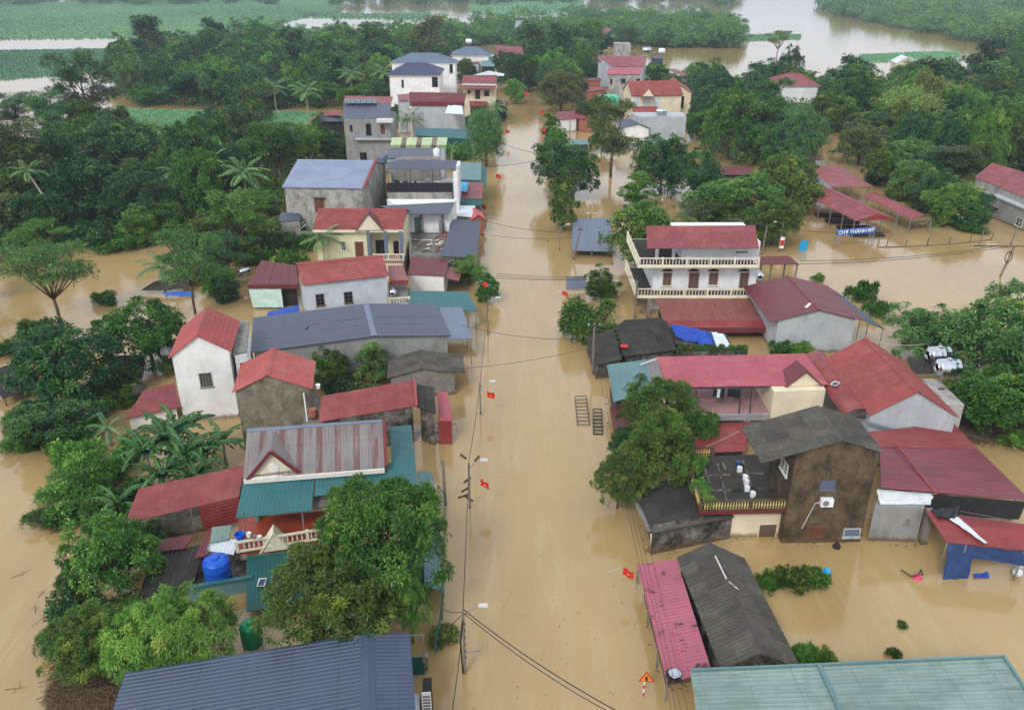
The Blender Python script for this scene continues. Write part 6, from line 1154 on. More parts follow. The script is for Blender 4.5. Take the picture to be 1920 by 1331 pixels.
def proto(kind, mat, var):
    key = (kind, mat, var)
    if key in PROTO: return PROTO[key]
    rng = np.random.default_rng(hash((kind, var)) % 1000 if False else sum(map(ord, kind)) * 7 + var * 131); bark = 'bark'
    if kind == 'mango': R, H = 4.6, 9.0; lb = dome(R, 2.0, 6.8, rng, 8, .5); A = crown_arrays(rng, lb, 3000, .3, 12, .32, .09, .4, -.55, .14, nsub=170, rsub=.72); t = (3.0, .26)
    elif kind == 'mangolight': R, H = 4.4, 7.5; lb = dome(R, 1.2, 6.0, rng, 8, .5); A = crown_arrays(rng, lb, 1700, .36, 13, .42, .085, .45, -.5, .2, nsub=120, rsub=.8); t = (2.2, .22)
    elif kind == 'round': R, H = 4.2, 8.5; lb = dome(R, .5, 7.6, rng, 8, .54); A = crown_arrays(rng, lb, 1400, .42, 12, .36, .17, .25, -.7, .06, nsub=150, rsub=.75); t = (2.6, .24)
    elif kind == 'lumpy': R, H = 4.4, 9.0; lb = dome(R, .9, 7.8, rng, 10, .5); A = crown_arrays(rng, lb, 1250, .45, 12, .38, .17, .3, -.55, .08, nsub=110, rsub=.85); t = (3.4, .24)
    elif kind == 'feather':
        R, H = 4.8, 8.5; lb = [(0, 0, 7.2, 2.6, 2.6, .7)]
        for k in range(11): a = 2.4 * k + rng.uniform(-.3, .3); rr = R * rng.uniform(.4, .85); lb.append((rr * math.cos(a), rr * math.sin(a), rng.uniform(4.0, 7.4), rng.uniform(1.2, 2.0), rng.uniform(1.2, 2.0), rng.uniform(.3, .6)))
        A = crown_arrays(rng, lb, 900, .4, 13, .26, .1, .1, -.2, .15, (.3, 1.0)); t = (3.2, .2)
    elif kind == 'airy':
        R, H = 3.8, 11.5; lb = []
        for k in range(15): a = 2.4 * k + rng.uniform(-.4, .4); z = rng.uniform(3.5, 10.6); rr = R * rng.uniform(.2, .8) * (1 - .35 * max(0, (z - 8) / 4)); lb.append((rr * math.cos(a), rr * math.sin(a), z, rng.uniform(.9, 1.7), rng.uniform(.9, 1.7), rng.uniform(.6, 1.1)))
        A = crown_arrays(rng, lb, 900, .45, 12, .32, .13, .25, -.5, .08, (.3, 1.02)); t = (5.0, .22)
    elif kind == 'column':
        R, H = 1.9, 7.5; lb = [(rng.normal(0, .25), rng.normal(0, .25), z, 1.5 * w, 1.5 * w, 1.2) for z, w in ((1.2, .8), (2.3, 1.1), (3.4, 1.15), (4.5, 1.0), (5.5, .8), (6.4, .5))]; A = crown_arrays(rng, lb, 800, .34, 12, .3, .12, .2, -.7, .08, nsub=60, rsub=.5); t = (5, .14)
    elif kind == 'willow':
        R, H = 3.6, 9.5; lb = dome(R, 1.6, 7.6, rng, 8, .5); A = crown_arrays(rng, lb, 850, .6, 14, .5, .08, 1.0, -.8, .1, (.6, 1.0), 0.0); t = (3.5, .2)
    elif kind == 'bush': R, H = 2.0, 2.6; lb = [(rng.uniform(-1.3, 1.3), rng.uniform(-1.3, 1.3), rng.uniform(.2, 1.7), rng.uniform(.4, 1.0), rng.uniform(.4, 1.0), rng.uniform(.35, .9)) for k in range(11)]; A = crown_arrays(rng, lb, 420, .36, 12, .28, .12, .2, -.3, .14); t = (.6, .1)
    elif kind == 'weed': R, H = 2.0, 1.5; lb = [(rng.normal(0, .9), rng.normal(0, .7), rng.uniform(.05, .45), rng.uniform(.25, .7), rng.uniform(.25, .6), rng.uniform(.15, .55)) for k in range(14)]; A = crown_arrays(rng, lb, 260, .3, 9, .34, .13, .0, -.1, .2, (.4, 1.1), .6); t = (.3, .04)
    elif kind == 'bamboo':
        R, H = 4.2, 8.5; lb = []
        for k in range(26):
            a = 2.4 * k; rr = rng.uniform(.4, 3.4)
            for s_ in (.35, .6, .85, 1.0): q_ = s_ * s_; lb.append((rr * q_ * math.cos(a), rr * q_ * math.sin(a), H * (s_ - .28 * q_ * rr / 3.4), .55, .55, .75))
        A = crown_arrays(rng, lb, 1300, .5, 11, .4, .07, .55, -.8, .12, (.1, 1.0)); t = (1.5, .1); bark = 'bark'
    elif kind == 'far': R, H = 5.2, 11.0; lb = dome(R, .6, 10.2, rng, 9, .52); A = crown_arrays(rng, lb, 760, .6, 9, .62, .34, .25, -.6, .08, nsub=90, rsub=1.05); t = (3.2, .26)
    elif kind == 'farairy':
        R, H = 4.0, 12.5; lb = []
        for k in range(12): a = 2.4 * k; z = rng.uniform(4, 12); rr = R * rng.uniform(.15, .75); lb.append((rr * math.cos(a), rr * math.sin(a), z, rng.uniform(1.2, 2.2), rng.uniform(1.2, 2.2), rng.uniform(.8, 1.4)))
        A = crown_arrays(rng, lb, 330, .8, 9, .7, .36, .3, -.5, .06, (.4, 1.0)); t = (5, .22)
    big = [l for l in lb if l[3] > .5][:12]
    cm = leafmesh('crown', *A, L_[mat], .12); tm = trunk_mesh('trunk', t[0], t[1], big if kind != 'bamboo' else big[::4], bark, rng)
    zt = float(np.percentile(A[0][:, 2], 99.5)); rr = float(np.percentile(np.hypot(A[0][:, 0], A[0][:, 1]), 97)); PROTO[key] = (tm, cm, zt, rr, A); return PROTO[key]
TREES = []
def plant(name, label, kind, mat, loc, h, r=None, var=0, group=None, rot=None, cat='tree'):
    tm, cm, H, R, _A = proto(kind, mat, var); o = thing(name, label, cat, loc, group, random.uniform(0, 6.28) if rot is None else rot); sz = h / H; sx = sz if r is None else r / R
    o.scale = (sx, sx, sz); link('trunk', tm, None, o); link('crown', cm, None, o); TREES.append((loc[0], loc[1], (r or R * sz))); return o
def ptree(name, label, kind, mat, u, vb, vt, w, var=0, group=None, cat='tree'):
    """tree from its foot pixel, top pixel and crown width in pixels"""
    p = W(u, vb); h = max(1.0, WY(u, vt, p.y + .25 * w / pxm(p)).z); r = w / 2 / pxm(V((p.x, p.y, h * .6))); h = min(h, r * .75) if kind == 'weed' else h; return plant(name, label, kind, mat, p, h, r, var, group, cat=cat)
random.seed(17); LATE_PALMS = []
NT = [  # name, label, kind, leaf, foot u, foot v, top v, width
 ('mango_tree', 'large mango tree, upper of two beside the teal porch roofs', 'mango', 'mango', 728, 1135, 876, 250, 0), ('mango_tree', 'large mango tree, lower of two, over the slate-blue roof', 'mango', 'mango', 628, 1224, 1005, 262, 1), ('mango_tree', 'small mango bough by the side gate of the slate-blue roof', 'mango', 'bright', 775, 1205, 1062, 78, 2),
 ('mango_tree', 'bright yellow-green mango tree above the slate-blue roof', 'mangolight', 'bright', 372, 1266, 1096, 190, 0), ('mango_tree', 'yellow-green mango tree next to the green tank', 'mangolight', 'bright', 300, 1280, 1110, 170, 1), ('mango_tree', 'dark mango tree in the bottom left corner', 'mango', 'mango', 185, 1268, 1125, 165, 1),
 ('broad_tree', 'loose leafy tree beside the low black roof at left', 'lumpy', 'mango', 225, 1115, 950, 170, 1), ('laurel_bush', 'dark bush at the water edge under the loose leafy tree', 'bush', 'dark', 150, 1165, 1102, 110, 0),
 ('mango_tree', 'mango tree in front of the teal road shop on the right', 'mango', 'mango', 1232, 842, 706, 150, 0), ('mango_tree', 'mango tree over the black lean-to roof', 'mango', 'mango', 1225, 928, 760, 150, 2), ('mango_tree', 'low mango tree leaning out over the right road edge', 'mango', 'mango', 1158, 952, 850, 105, 1), ('mango_tree', 'small mango crown over the crimson lower roof', 'mango', 'mango', 1318, 852, 765, 50, 2), ('mango_tree', 'dark slim mango between the right road edge and the big crown', 'mango', 'dark', 1172, 872, 795, 68, 1),
 ('round_tree', 'dark round tree left of the plank shed', 'round', 'dark', 132, 758, 608, 190, 0), ('round_tree', 'dark spreading tree below the round one at left', 'round', 'dark', 120, 830, 738, 170, 1), ('round_tree', 'domed weeping tree left of the tall white house', 'round', 'mango', 288, 690, 552, 156, 2),
 ('flame_tree', 'flat-topped feathery tree standing alone in the left water', 'feather', 'blue', 113, 610, 452, 175, 0), ('flame_tree', 'feathery tree leaning over the collapsed shed', 'feather', 'blue', 366, 588, 425, 150, 1), ('flame_tree', 'feathery bright tree left of the grey lean-to', 'airy', 'bright', 455, 492, 352, 120, 1), ('flame_tree', 'low feathery tree at the far left by the leaning palm trunk', 'feather', 'bright', 80, 480, 410, 110, 1),
 ('leafy_bush', 'bright green bush on the water edge left of the feathery trees', 'column', 'bright', 262, 462, 378, 66, 0), ('leafy_bush', 'low dark bush beside the bright green one', 'bush', 'mango', 205, 462, 425, 80, 0), ('round_tree', 'small shrub in front of the slate hall, left of the pair', 'column', 'mango', 620, 725, 640, 66, 0), ('round_tree', 'small shrub in front of the slate hall, right of the pair', 'column', 'blue', 700, 722, 636, 66, 1), ('leafy_bush', 'low bush between the mossy grey house and the long red roof', 'bush', 'dark', 650, 738, 700, 90, 0),
 ('flowering_tree', 'loose yellow-green tree with a red flag at the left road edge', 'airy', 'bright', 880, 535, 478, 80, 0), ('flowering_tree', 'round dark crown in front of the loose roadside tree', 'column', 'mango', 912, 566, 500, 48, 0),
 ('willow_tree', 'willow-like drooping tree at the left road edge', 'willow', 'blue', 912, 312, 200, 74, 0), ('round_tree', 'big dark tree at the right road edge', 'round', 'dark', 1062, 372, 258, 128, 0), ('column_tree', 'slim upright tree in front of the big dark roadside tree', 'column', 'mango', 1057, 432, 318, 54, 0), ('column_tree', 'bright slim tree behind the big dark roadside tree', 'column', 'bright', 1042, 320, 238, 46, 1), ('airy_tree', 'tall airy tree in front of the white gabled store', 'airy', 'olive', 1145, 332, 186, 96, 0),
 ('olive_tree', 'olive-brown spreading tree right of the far road', 'lumpy', 'olive', 1052, 212, 132, 92, 1), ('column_tree', 'bright ivy-covered column by the open water', 'column', 'bright', 1196, 392, 322, 70, 1), ('almond_tree', 'broad tree with flat bright layers left of the balcony house', 'round', 'bright', 1212, 502, 372, 176, 2), ('round_tree', 'dark tree behind the open water right of the road', 'round', 'dark', 1238, 364, 250, 116, 1), ('round_tree', 'dark tree beside the one behind the open water', 'round', 'dark', 1300, 376, 278, 104, 2), ('almond_tree', 'wide flat-layered tree behind the balcony house', 'round', 'bright', 1372, 424, 320, 175, 0), ('bamboo_clump', 'feathery dark bamboo clump above the red roof of the balcony house', 'bamboo', 'mango', 1335, 446, 368, 140, 0), ('round_tree', 'tall dark tree left of the market hall', 'round', 'mango', 1470, 398, 288, 118, 0), ('round_tree', 'dark low tree over the market banner post', 'round', 'mango', 1446, 458, 368, 112, 1),
 ('leafy_bush', 'large green bush left of the black roof house', 'bush', 'mango', 1110, 632, 556, 118, 1), ('leafy_bush', 'upright bush behind the grey billboard', 'column', 'mango', 1128, 560, 496, 66, 0),
 ('airy_tree', 'large airy tree in front of the right market yard', 'lumpy', 'blue', 1858, 735, 524, 196, 1), ('airy_tree', 'leaning leafy tree at the right edge by the steel tanks', 'lumpy', 'blue', 1908, 790, 590, 170, 1), ('airy_tree', 'low leafy tree behind the steel tanks', 'lumpy', 'blue', 1730, 672, 562, 150, 2), ('leafy_bush', 'dark bush mass at the right edge above the dead brush', 'round', 'mango', 1862, 806, 672, 180, 0), ('leafy_bush', 'bright shrub at the right edge beside the mauve roof', 'bush', 'bright', 1905, 838, 800, 60, 1),
 ('round_tree', 'large dark tree in the left wood with yellowing top', 'round', 'dark', 240, 348, 220, 165, 0), ('round_tree', 'very dark round tree left of the coconut palms', 'round', 'dark', 425, 305, 198, 128, 1), ('round_tree', 'dark tree below the large yellow-topped one', 'round', 'dark', 165, 425, 285, 150, 2), ('round_tree', 'dark tree at the water edge left of the bright bush', 'round', 'dark', 260, 430, 320, 130, 1), ('round_tree', 'mid green tree between the palms and the yellow-topped tree', 'lumpy', 'mango', 335, 360, 270, 110, 0), ('round_tree', 'mid green tree below the coconut palms', 'lumpy', 'bright', 480, 425, 350, 110, 1),
 ('tall_tree', 'tall tree rising over the flooded field at left', 'airy', 'blue', 175, 265, 95, 130, 1), ('tall_tree', 'pale airy tree at the left edge above the field', 'airy', 'blue', 35, 250, 170, 120, 0), ('tall_tree', 'airy tree on the left edge below the field', 'airy', 'olive', 40, 400, 215, 170, 1), ('tall_tree', 'bright tree at the far end of the left road edge', 'round', 'bright', 965, 195, 148, 42, 1), ('tall_tree', 'dark tree left of the far road bend', 'lumpy', 'dark', 962, 170, 98, 78, 0), ('umbrella_tree', 'small umbrella-shaped tree on the river island', 'feather', 'olive', 1456, 112, 58, 46, 0), ('bare_tree', 'pale grey bare-branched tree in the far wood', 'farairy', 'olive', 805, 118, 30, 60, 0),
 ('bamboo_clump', 'yellow-green bamboo clump in the right-hand wood', 'bamboo', 'yellow', 1690, 265, 160, 110, 0), ('bamboo_clump', 'paler bamboo clump right of the yellow-green one', 'bamboo', 'yellow', 1760, 220, 150, 80, 0), ('willow_tree', 'drooping blue-green tree behind the market yard', 'willow', 'blue', 1490, 318, 196, 105, 0), ('round_tree', 'bright tree in front of the right edge house', 'round', 'bright', 1780, 418, 335, 110, 2), ('round_tree', 'dark tree left of the bright one by the right edge house', 'round', 'dark', 1810, 425, 355, 80, 0)]
NT += [('bank_tree', 'tree in front of the far pale house, left', 'round', 'blue', 1688, 168, 116, 60, 0), ('bank_tree', 'tree in front of the far pale house, right', 'round', 'mango', 1725, 172, 112, 64, 1), ('bank_tree', 'tree before the far pale house by the reeds', 'lumpy', 'mango', 1706, 160, 118, 40, 2), ('market_tree', 'leafy tree behind the rear market roof', 'round', 'mango', 1655, 352, 278, 80, 0), ('market_tree', 'leafy tree behind the narrow market roof, upper', 'round', 'blue', 1700, 376, 300, 90, 1), ('market_tree', 'leafy tree behind the narrow market roof, lower', 'round', 'dark', 1748, 398, 318, 90, 2), ('right_edge_tree', 'leafy tree between the barn weeds and the steel tanks', 'lumpy', 'blue', 1798, 684, 600, 90, 0), ('garden_tree', 'tree left of the grey three-storey house awning', 'round', 'mango', 612, 262, 212, 60, 0), ('garden_tree', 'tree between the three-storey house and the long dull red roof', 'round', 'mango', 745, 240, 196, 40, 1), ('garden_tree', 'tree left of the navy villa wall', 'round', 'dark', 712, 196, 148, 60, 2), ('garden_tree', 'bushy tree below the leftmost villa palm', 'round', 'mango', 668, 206, 158, 70, 0), ('garden_tree', 'dark tree between the twin villas and the far hipped house', 'round', 'mango', 872, 158, 110, 46, 1), ('garden_tree', 'dark tree in front of the far red house', 'round', 'dark', 950, 150, 96, 60, 0), ('garden_tree', 'low tree in front of the two-tier red house', 'lumpy', 'mango', 928, 226, 186, 44, 1), ('garden_tree', 'low tree between the teal long shed and the willow-like tree', 'lumpy', 'blue', 890, 250, 214, 44, 0), ('garden_tree', 'low tree below the navy villa', 'round', 'dark', 800, 182, 158, 44, 2), ('garden_tree', 'tree left of the small low red roofs', 'round', 'mango', 1075, 190, 138, 60, 1), ('garden_tree', 'tree left of the streaked red house', 'round', 'dark', 1112, 160, 112, 50, 0), ('garden_tree', 'tree in front of the mint green wall', 'lumpy', 'mango', 1128, 215, 176, 46, 2), ('garden_tree', 'low tree right of the blue kiosk', 'lumpy', 'mango', 1128, 285, 240, 50, 1), ('garden_tree', 'low tree in front of the white shed', 'round', 'mango', 1258, 172, 138, 50, 0), ('garden_tree', 'tree right of the dark flat hut', 'round', 'blue', 1300, 168, 118, 50, 1), ('garden_tree', 'tree between road and red bungalow', 'column', 'bright', 1032, 262, 212, 40, 1), ('garden_tree', 'low tree before the plain grey block', 'round', 'dark', 1262, 300, 262, 60, 2), ('garden_tree', 'broad tree at the right foot of the cream tile house', 'round', 'mango', 1312, 262, 205, 64, 0), ('garden_tree', 'low palm-like shrub before the streaked wall', 'lumpy', 'blue', 1155, 176, 150, 34, 0), ('wood_edge_tree', 'dark tree in front of the distant red cottage', 'round', 'dark', 1128, 100, 62, 56, 0), ('wood_edge_tree', 'grey-green tree right of the distant red cottage', 'round', 'blue', 1172, 92, 44, 60, 1), ('shore_tree', 'leafy tree on the left shore behind the bright bush', 'round', 'mango', 310, 440, 372, 90, 0), ('shore_tree', 'tree on the left shore between feathery trees and grey lean-to', 'lumpy', 'mango', 400, 470, 395, 96, 1), ('shore_tree', 'loose tree in the water behind the maroon carport', 'feather', 'blue', 432, 520, 432, 110, 1), ('shore_tree', 'low tree in front of the grey lean-to', 'lumpy', 'blue', 500, 470, 408, 84, 2), ('shore_tree', 'dark tree at the left shore corner', 'round', 'dark', 100, 452, 352, 120, 1), ('shore_tree', 'reddish-green tree at the far left shore', 'lumpy', 'olive', 18, 450, 352, 110, 2), ('shore_tree', 'airy tree standing in the left water at the picture edge', 'feather', 'blue', -5, 560, 455, 120, 0), ('shore_tree', 'tree behind the yellow house palm', 'lumpy', 'mango', 545, 450, 398, 60, 0), ('shore_tree', 'dense tree left of the three-storey grey house', 'round', 'bright', 570, 312, 232, 100, 1), ('shore_tree', 'dense tree behind the grey tile house', 'round', 'mango', 615, 305, 238, 90, 2), ('shore_tree', 'bushy tree between the terrace building and the road', 'willow', 'blue', 905, 282, 205, 60, 1), ('shore_tree', 'bright roadside tree in front of the red bungalow', 'column', 'bright', 1046, 292, 232, 40, 0), ('shore_tree', 'dense tree right of the red bungalow', 'round', 'mango', 1105, 240, 188, 60, 1), ('shore_tree', 'dark tree right of the plain grey block', 'round', 'dark', 1325, 250, 170, 80, 0), ('shore_tree', 'dark tree right of the cream tile house', 'round', 'dark', 1330, 205, 135, 84, 1), ('shore_tree', 'tree between the bright red roofs and the cream house', 'round', 'mango', 1228, 162, 116, 62, 2), ('road_end_tree', 'tree closing the far end of the flooded road, left', 'round', 'mango', 990, 172, 104, 50, 0), ('road_end_tree', 'tree closing the far end of the flooded road, right', 'round', 'blue', 1022, 175, 112, 48, 1), ('road_end_tree', 'tree behind the far road end', 'round', 'dark', 1006, 140, 78, 60, 2), ('road_end_tree', 'grey-green tree further behind the road end', 'lumpy', 'blue', 1030, 122, 56, 64, 0), ('road_end_tree', 'dark tree far behind the road end', 'lumpy', 'dark', 990, 112, 50, 64, 1)]
for n_, l, k, m_, u, vb, vt, w, var in NT: ptree(n_, l, k, m_, u, vb, vt, w, var)
# low bushes on the left bank
for i, (u, vb, vt, w, m_) in enumerate([(150, 880, 822, 110, 'bright'), (130, 925, 868, 100, 'bright'), (185, 930, 862, 90, 'mango'), (160, 968, 912, 100, 'bright'), (90, 980, 940, 80, 'mango'), (205, 985, 925, 90, 'mango'), (120, 850, 815, 60, 'bright'), (40, 795, 750, 60, 'bright'), (30, 725, 690, 70, 'bright'), (15, 660, 640, 60, 'mango'), (260, 1000, 950, 100, 'mango'), (60, 840, 815, 60, 'mango'), (185, 770, 735, 90, 'mango'), (225, 760, 720, 80, 'mango')]):
    ptree('leafy_bush', ['yellow-green', 'mid green'][m_ == 'mango'] + ' bush of the left bank thicket, ' + ['top right', 'upper left', 'upper right', 'lower middle', 'by the open water', 'lower right', 'topmost', 'below the plank hut', 'covering the plank hut', 'far left edge', 'beside the red lean-to', 'left of the dark spreading tree', 'under the round tree', 'beside the low red outhouse'][i], 'bush', m_, u, vb, vt, w, i % 3, 'bushes of the left bank thicket', 'bush')
for u, vb, vt, w, l, m_ in [(198, 570, 545, 40, 'small round bush standing in the left water', 'mango'), (183, 612, 592, 24, 'smallest bush standing in the left water', 'mango'), (1483, 1098, 1050, 62, 'green plant island floating right of the black gable', 'mango'), (1440, 1096, 1072, 50, 'left half of the floating plant island', 'mango'), (1525, 1092, 1070, 50, 'right half of the floating plant island', 'mango'), (1500, 1240, 1192, 60, 'shrub above the pale teal roof, left of two', 'bright'), (1545, 1242, 1208, 50, 'shrub above the pale teal roof, right of two', 'bright'), (1690, 1174, 1166, 18, 'small grass tuft in the right water', 'mango'), (1677, 1230, 1217, 28, 'larger grass tuft above the pale teal roof', 'mango'), (1610, 560, 530, 70, 'green weeds on the bank behind the maroon barn', 'mango'), (1640, 590, 565, 50, 'weeds at the tip of the slate lean-to', 'mango'), (1535, 528, 513, 24, 'small round bush behind the maroon barn', 'bright'), (1470, 660, 632, 50, 'bush in front of the maroon barn wall', 'mango'), (1500, 668, 640, 40, 'second bush in front of the maroon barn wall', 'bright'), (835, 1200, 1165, 50, 'thin yellowish bush in the road by the side gate', 'olive'), (540, 520, 470, 70, 'bush behind the maroon carport', 'mango'), (420, 560, 520, 60, 'dark bush by the rusty pump house', 'dark'), (560, 470, 440, 50, 'weeds below the grey lean-to', 'mango'), (860, 300, 268, 46, 'bushy shrub beside the willow-like tree', 'bright'), (1410, 182, 160, 60, 'reeds behind the right-hand trees', 'mango'), (1535, 330, 312, 40, 'weeds behind the market hall', 'bright')]:
    ptree('leafy_bush', l, 'weed' if ('float' in l or 'tuft' in l or 'weeds' in l or 'smallest' in l or 'shrub above' in l or 'yellowish' in l) else 'bush', m_, u, vb, vt, w * 1.15, int(u) % 3, None, 'bush')
shore = [(60, 452), (95, 458), (135, 448), (165, 456), (225, 468), (300, 452), (330, 446), (365, 470), (395, 486), (440, 484), (475, 488), (515, 478), (530, 462), (385, 520), (350, 505), (20, 462), (560, 452), (410, 545)]
for i, (u, v) in enumerate(shore): ptree('shore_bush', 'low bush along the left shoreline, ' + ['between shore and picture edge', 'under the dark corner tree', 'by the leaning palm trunk', 'right of the leaning palm trunk', 'left of the bright green bush', 'right of the bright green bush', 'behind the collapsed shed', 'behind the feathery leaning tree', 'left of the pump house', 'behind the pump house', 'behind the maroon carport', 'before the grey lean-to', 'beside the grey lean-to', 'above the pump house', 'above the collapsed shed', 'at the picture edge', 'under the yellow house palm', 'below the pump house'][i], 'bush', ['mango', 'bright', 'mango', 'dark'][i % 4], u, v, v - 34 - (i * 7) % 14, 62 + (i * 11) % 30, i % 3, None, 'bush')
fillb = [(1640, 345, 22, 40, 'mango', 'bush at the corner of the rear market roof'), (1680, 372, 24, 44, 'bright', 'bush beside the narrow market roof, upper'), (1722, 394, 24, 46, 'mango', 'bush beside the narrow market roof, middle'), (1768, 416, 26, 50, 'mango', 'bush beside the narrow market roof, lower'), (1820, 432, 26, 60, 'mango', 'bush below the bright tree at the right edge house'), (228, 735, 50, 90, 'mango', 'bush between the plank shed and the low red outhouse'), (190, 742, 40, 70, 'bright', 'bush below the dark round tree, right end'), (60, 800, 46, 80, 'mango', 'bush left of the dark spreading tree'), (25, 842, 30, 60, 'bright', 'low bush at the left edge beside the muddy swirl'), (80, 640, 44, 90, 'mango', 'bush behind the dark round tree'), (40, 668, 36, 70, 'dark', 'dark bush at the left edge above the plank hut'), (210, 900, 50, 80, 'bright', 'bright bush left of the banana clump'), (235, 945, 46, 80, 'mango', 'bush below the banana clump'), (265, 1040, 56, 90, 'blue', 'bush hiding the end of the low black roof'), (150, 1108, 50, 90, 'mango', 'bush below the loose leafy tree'), (250, 860, 44, 70, 'bright', 'bush behind the banana clump'), (420, 915, 36, 60, 'mango', 'bush between banana plants and red lean-to'), (225, 1165, 50, 100, 'mango', 'bush between the loose tree and the yellow-green mango'), (110, 1215, 40, 70, 'dark', 'dark bush at the drift line in the bottom left'), (330, 672, 40, 60, 'mango', 'bush beside the domed weeping tree'), (215, 610, 24, 40, 'mango', 'small bush in the water beside the domed tree')]
for i, (u, v, dh, w, m_, l) in enumerate(fillb): ptree('leafy_bush', l, 'bush', m_, u, v, v - dh, w, i % 3, None, 'bush')
for l, u, vb, vt, n_, L in [('coconut palm in the wood left of the two tall ones', 352, 398, 318, 16, 4.6), ('coconut palm behind the yellow-topped dark tree', 300, 305, 232, 16, 5), ('coconut palm in the wood behind the three-storey house', 580, 235, 165, 16, 5), ('coconut palm in the left wood near the maize plot', 520, 225, 160, 15, 5)]: LATE_PALMS.append((l, u, vb, vt, n_, L))
# terrace greenery
for i, (u, v, h, r, l) in enumerate([(1305, 885, 1.2, .9, 'bright potted plant at the back corner of the terrace'), (1313, 920, .9, .7, 'bright vine along the left terrace rail'), (1325, 945, .8, .8, 'bright vine in the front corner of the terrace')]): plant('potted_plant', l, 'bush', 'bright', W(u, v, 2.72), h, r, i, None, cat='plant')
for i in range(7): plant('planter_plant', 'small plant growing in the dark planter wall', 'bush', 'mango', W(1278 + i * 19, 658, 2.25), .6, .55, i % 3, 'plants in the planter wall', cat='plant')
# ------------------------------------------------------------------ palms and bananas
def frond_mesh(name, L, droop, wid, nl, mat, seed, banana=False):
    rng = np.random.default_rng(seed); P = []; D = []; N = []; Ls = []; Ws = []; T = []; pts = []
    for k in range(nl + 1): t = k / nl; pts.append((L * t * (1 - .12 * t), 0, L * (.42 * t - droop * t * t)))
    pts = np.array(pts)
    for k in range(1, nl):
        tg = pts[k + 1] - pts[k - 1]; tg /= np.linalg.norm(tg); t = k / nl; w = wid * math.sin(math.pi * min(1, .12 + .86 * t)) ** .7
        for s_ in (-1, 1):
            d = np.array([tg[0] * .75, s_ * 1.0, -.28 - .25 * rng.random()]); d += tg * .2; d /= np.linalg.norm(d); P.append(pts[k]); D.append(d); N.append((0, 0, 1)); Ls.append(w * rng.uniform(.85, 1.1)); Ws.append(.075); T.append(rng.uniform(.2, .7) + .25 * (rng.random() < .1))
    me = leafmesh(name, np.array(P), np.array(D), np.array(N, float), np.array(Ls), np.array(Ws) * L / 3, np.array(T), mat, .2)
    # the midrib joins the leaflets
    return me, pts
FR = [frond_mesh('frond', 3.6, .42 + .1 * k, .8, 30, L_['palm'], k)[0] for k in range(3)]
def palm_at(name, label, p, h, n, L, r=.16, lean=(0, 0), group=None):
    o = thing(name, label, 'palm', p, group); t = V((lean[0], lean[1], h)); q = MB().tube([V((0, 0, -1)), t * .5 + V((0, 0, .0)) + V((lean[0] * -.1, 0, 0)), t], r, 8, r * .7); link('trunk', mesh_data('trunk', q.v, q.f, q.uv, True), M['palebark'], o)
    for k in range(n):
        a = 2.39996 * k; tilt = -.75 + 1.35 * (k / n); f = link('frond', FR[k % 3], None, o, t); f.rotation_euler = (0, tilt * .9, a); s_ = L / 3.6 * random.uniform(.88, 1.1); f.scale = (s_, s_, s_)
        q = MB().tube([(0, 0, 0), (1.2, 0, .38), (2.3, 0, .42)], .035, 4, .012)
    return o
def ppalm(label, u, vb, vt, n=16, L=3.4, lean=(0, 0), name='coconut_palm'):
    p = W(u, vb); h = max(1.0, WY(u, vt, p.y).z - L * .15); return palm_at(name, label, p, h, n, L, lean=lean)
for l, u, vb, vt, n, L in [('coconut palm over the yellow house, nearest of the coconut palms', 612, 520, 438, 18, 3.6), ('left of two tall coconut palms behind the left wood', 405, 400, 300, 18, 4.6), ('right of two tall coconut palms behind the left wood', 468, 405, 315, 20, 5.0), ('coconut palm left of the navy villa, leftmost', 662, 200, 135, 16, 5), ('coconut palm left of the navy villa, second', 722, 190, 130, 16, 5), ('coconut palm in front of the navy villa wall', 782, 190, 150, 16, 4.2), ('coconut palm right of the grey three-storey house', 765, 262, 218, 16, 4.4), ('coconut palm at the left road edge behind the willow-like tree', 932, 235, 195, 14, 4), ('coconut palm hanging low over the left water', 310, 545, 492, 14, 3.6)] + LATE_PALMS: ppalm(l, u, vb, vt, n, L)
for l, u, vb, vt in [('small areca palm beside the teal shop', 848, 320, 272), ('areca palm by the cream tile house', 1252, 212, 190), ('areca palm right of the cream tile house', 1300, 240, 205), ('young areca palm standing in the left water', 210, 835, 795), ('young areca palm beside the bright bushes', 165, 830, 792)]: ppalm(l, u, vb, vt, 11, 2.0, name='areca_palm')
o = palm_at('leaning_palm', 'leaning bare palm trunk at the left water edge', W(128, 452), 10.5, 12, 3.2, .22, (-3.6, 0))
def banana_leaf(seed):
    rng = np.random.default_rng(seed); n = 20; v = []; f = []; L = 2.4; tint = []
    for k in range(n + 1):
        t = k / n; x = L * t * (1 - .1 * t); z = L * (.55 * t - (.58 + .1 * seed) * t * t); w = .21 * math.sin(math.pi * min(1, .08 + .9 * t)) ** .55 * (1 if t < .97 else .3)
        for s_, dz in ((-1, -.06 - .05 * rng.random()), (-.5, .04), (0, -.01), (.5, .04), (1, -.06 - .05 * rng.random())): v.append((x + rng.normal(0, .02), s_ * w, z + dz)); tint.append(.85 if s_ == 0 else .3 + .2 * rng.random())
    for k in range(n):
        for j in range(4):
            if j in (0, 3) and rng.random() < .3: continue
            a = k * 5 + j; f.append([a, a + 5, a + 6, a + 1])
    me = mesh_data('leaf', v, f, None, True); a = me.attributes.new('tint', 'FLOAT', 'POINT'); a.data.foreach_set('value', tint); me.materials.append(L_['banana']); return me
BL = [banana_leaf(k) for k in range(4)]
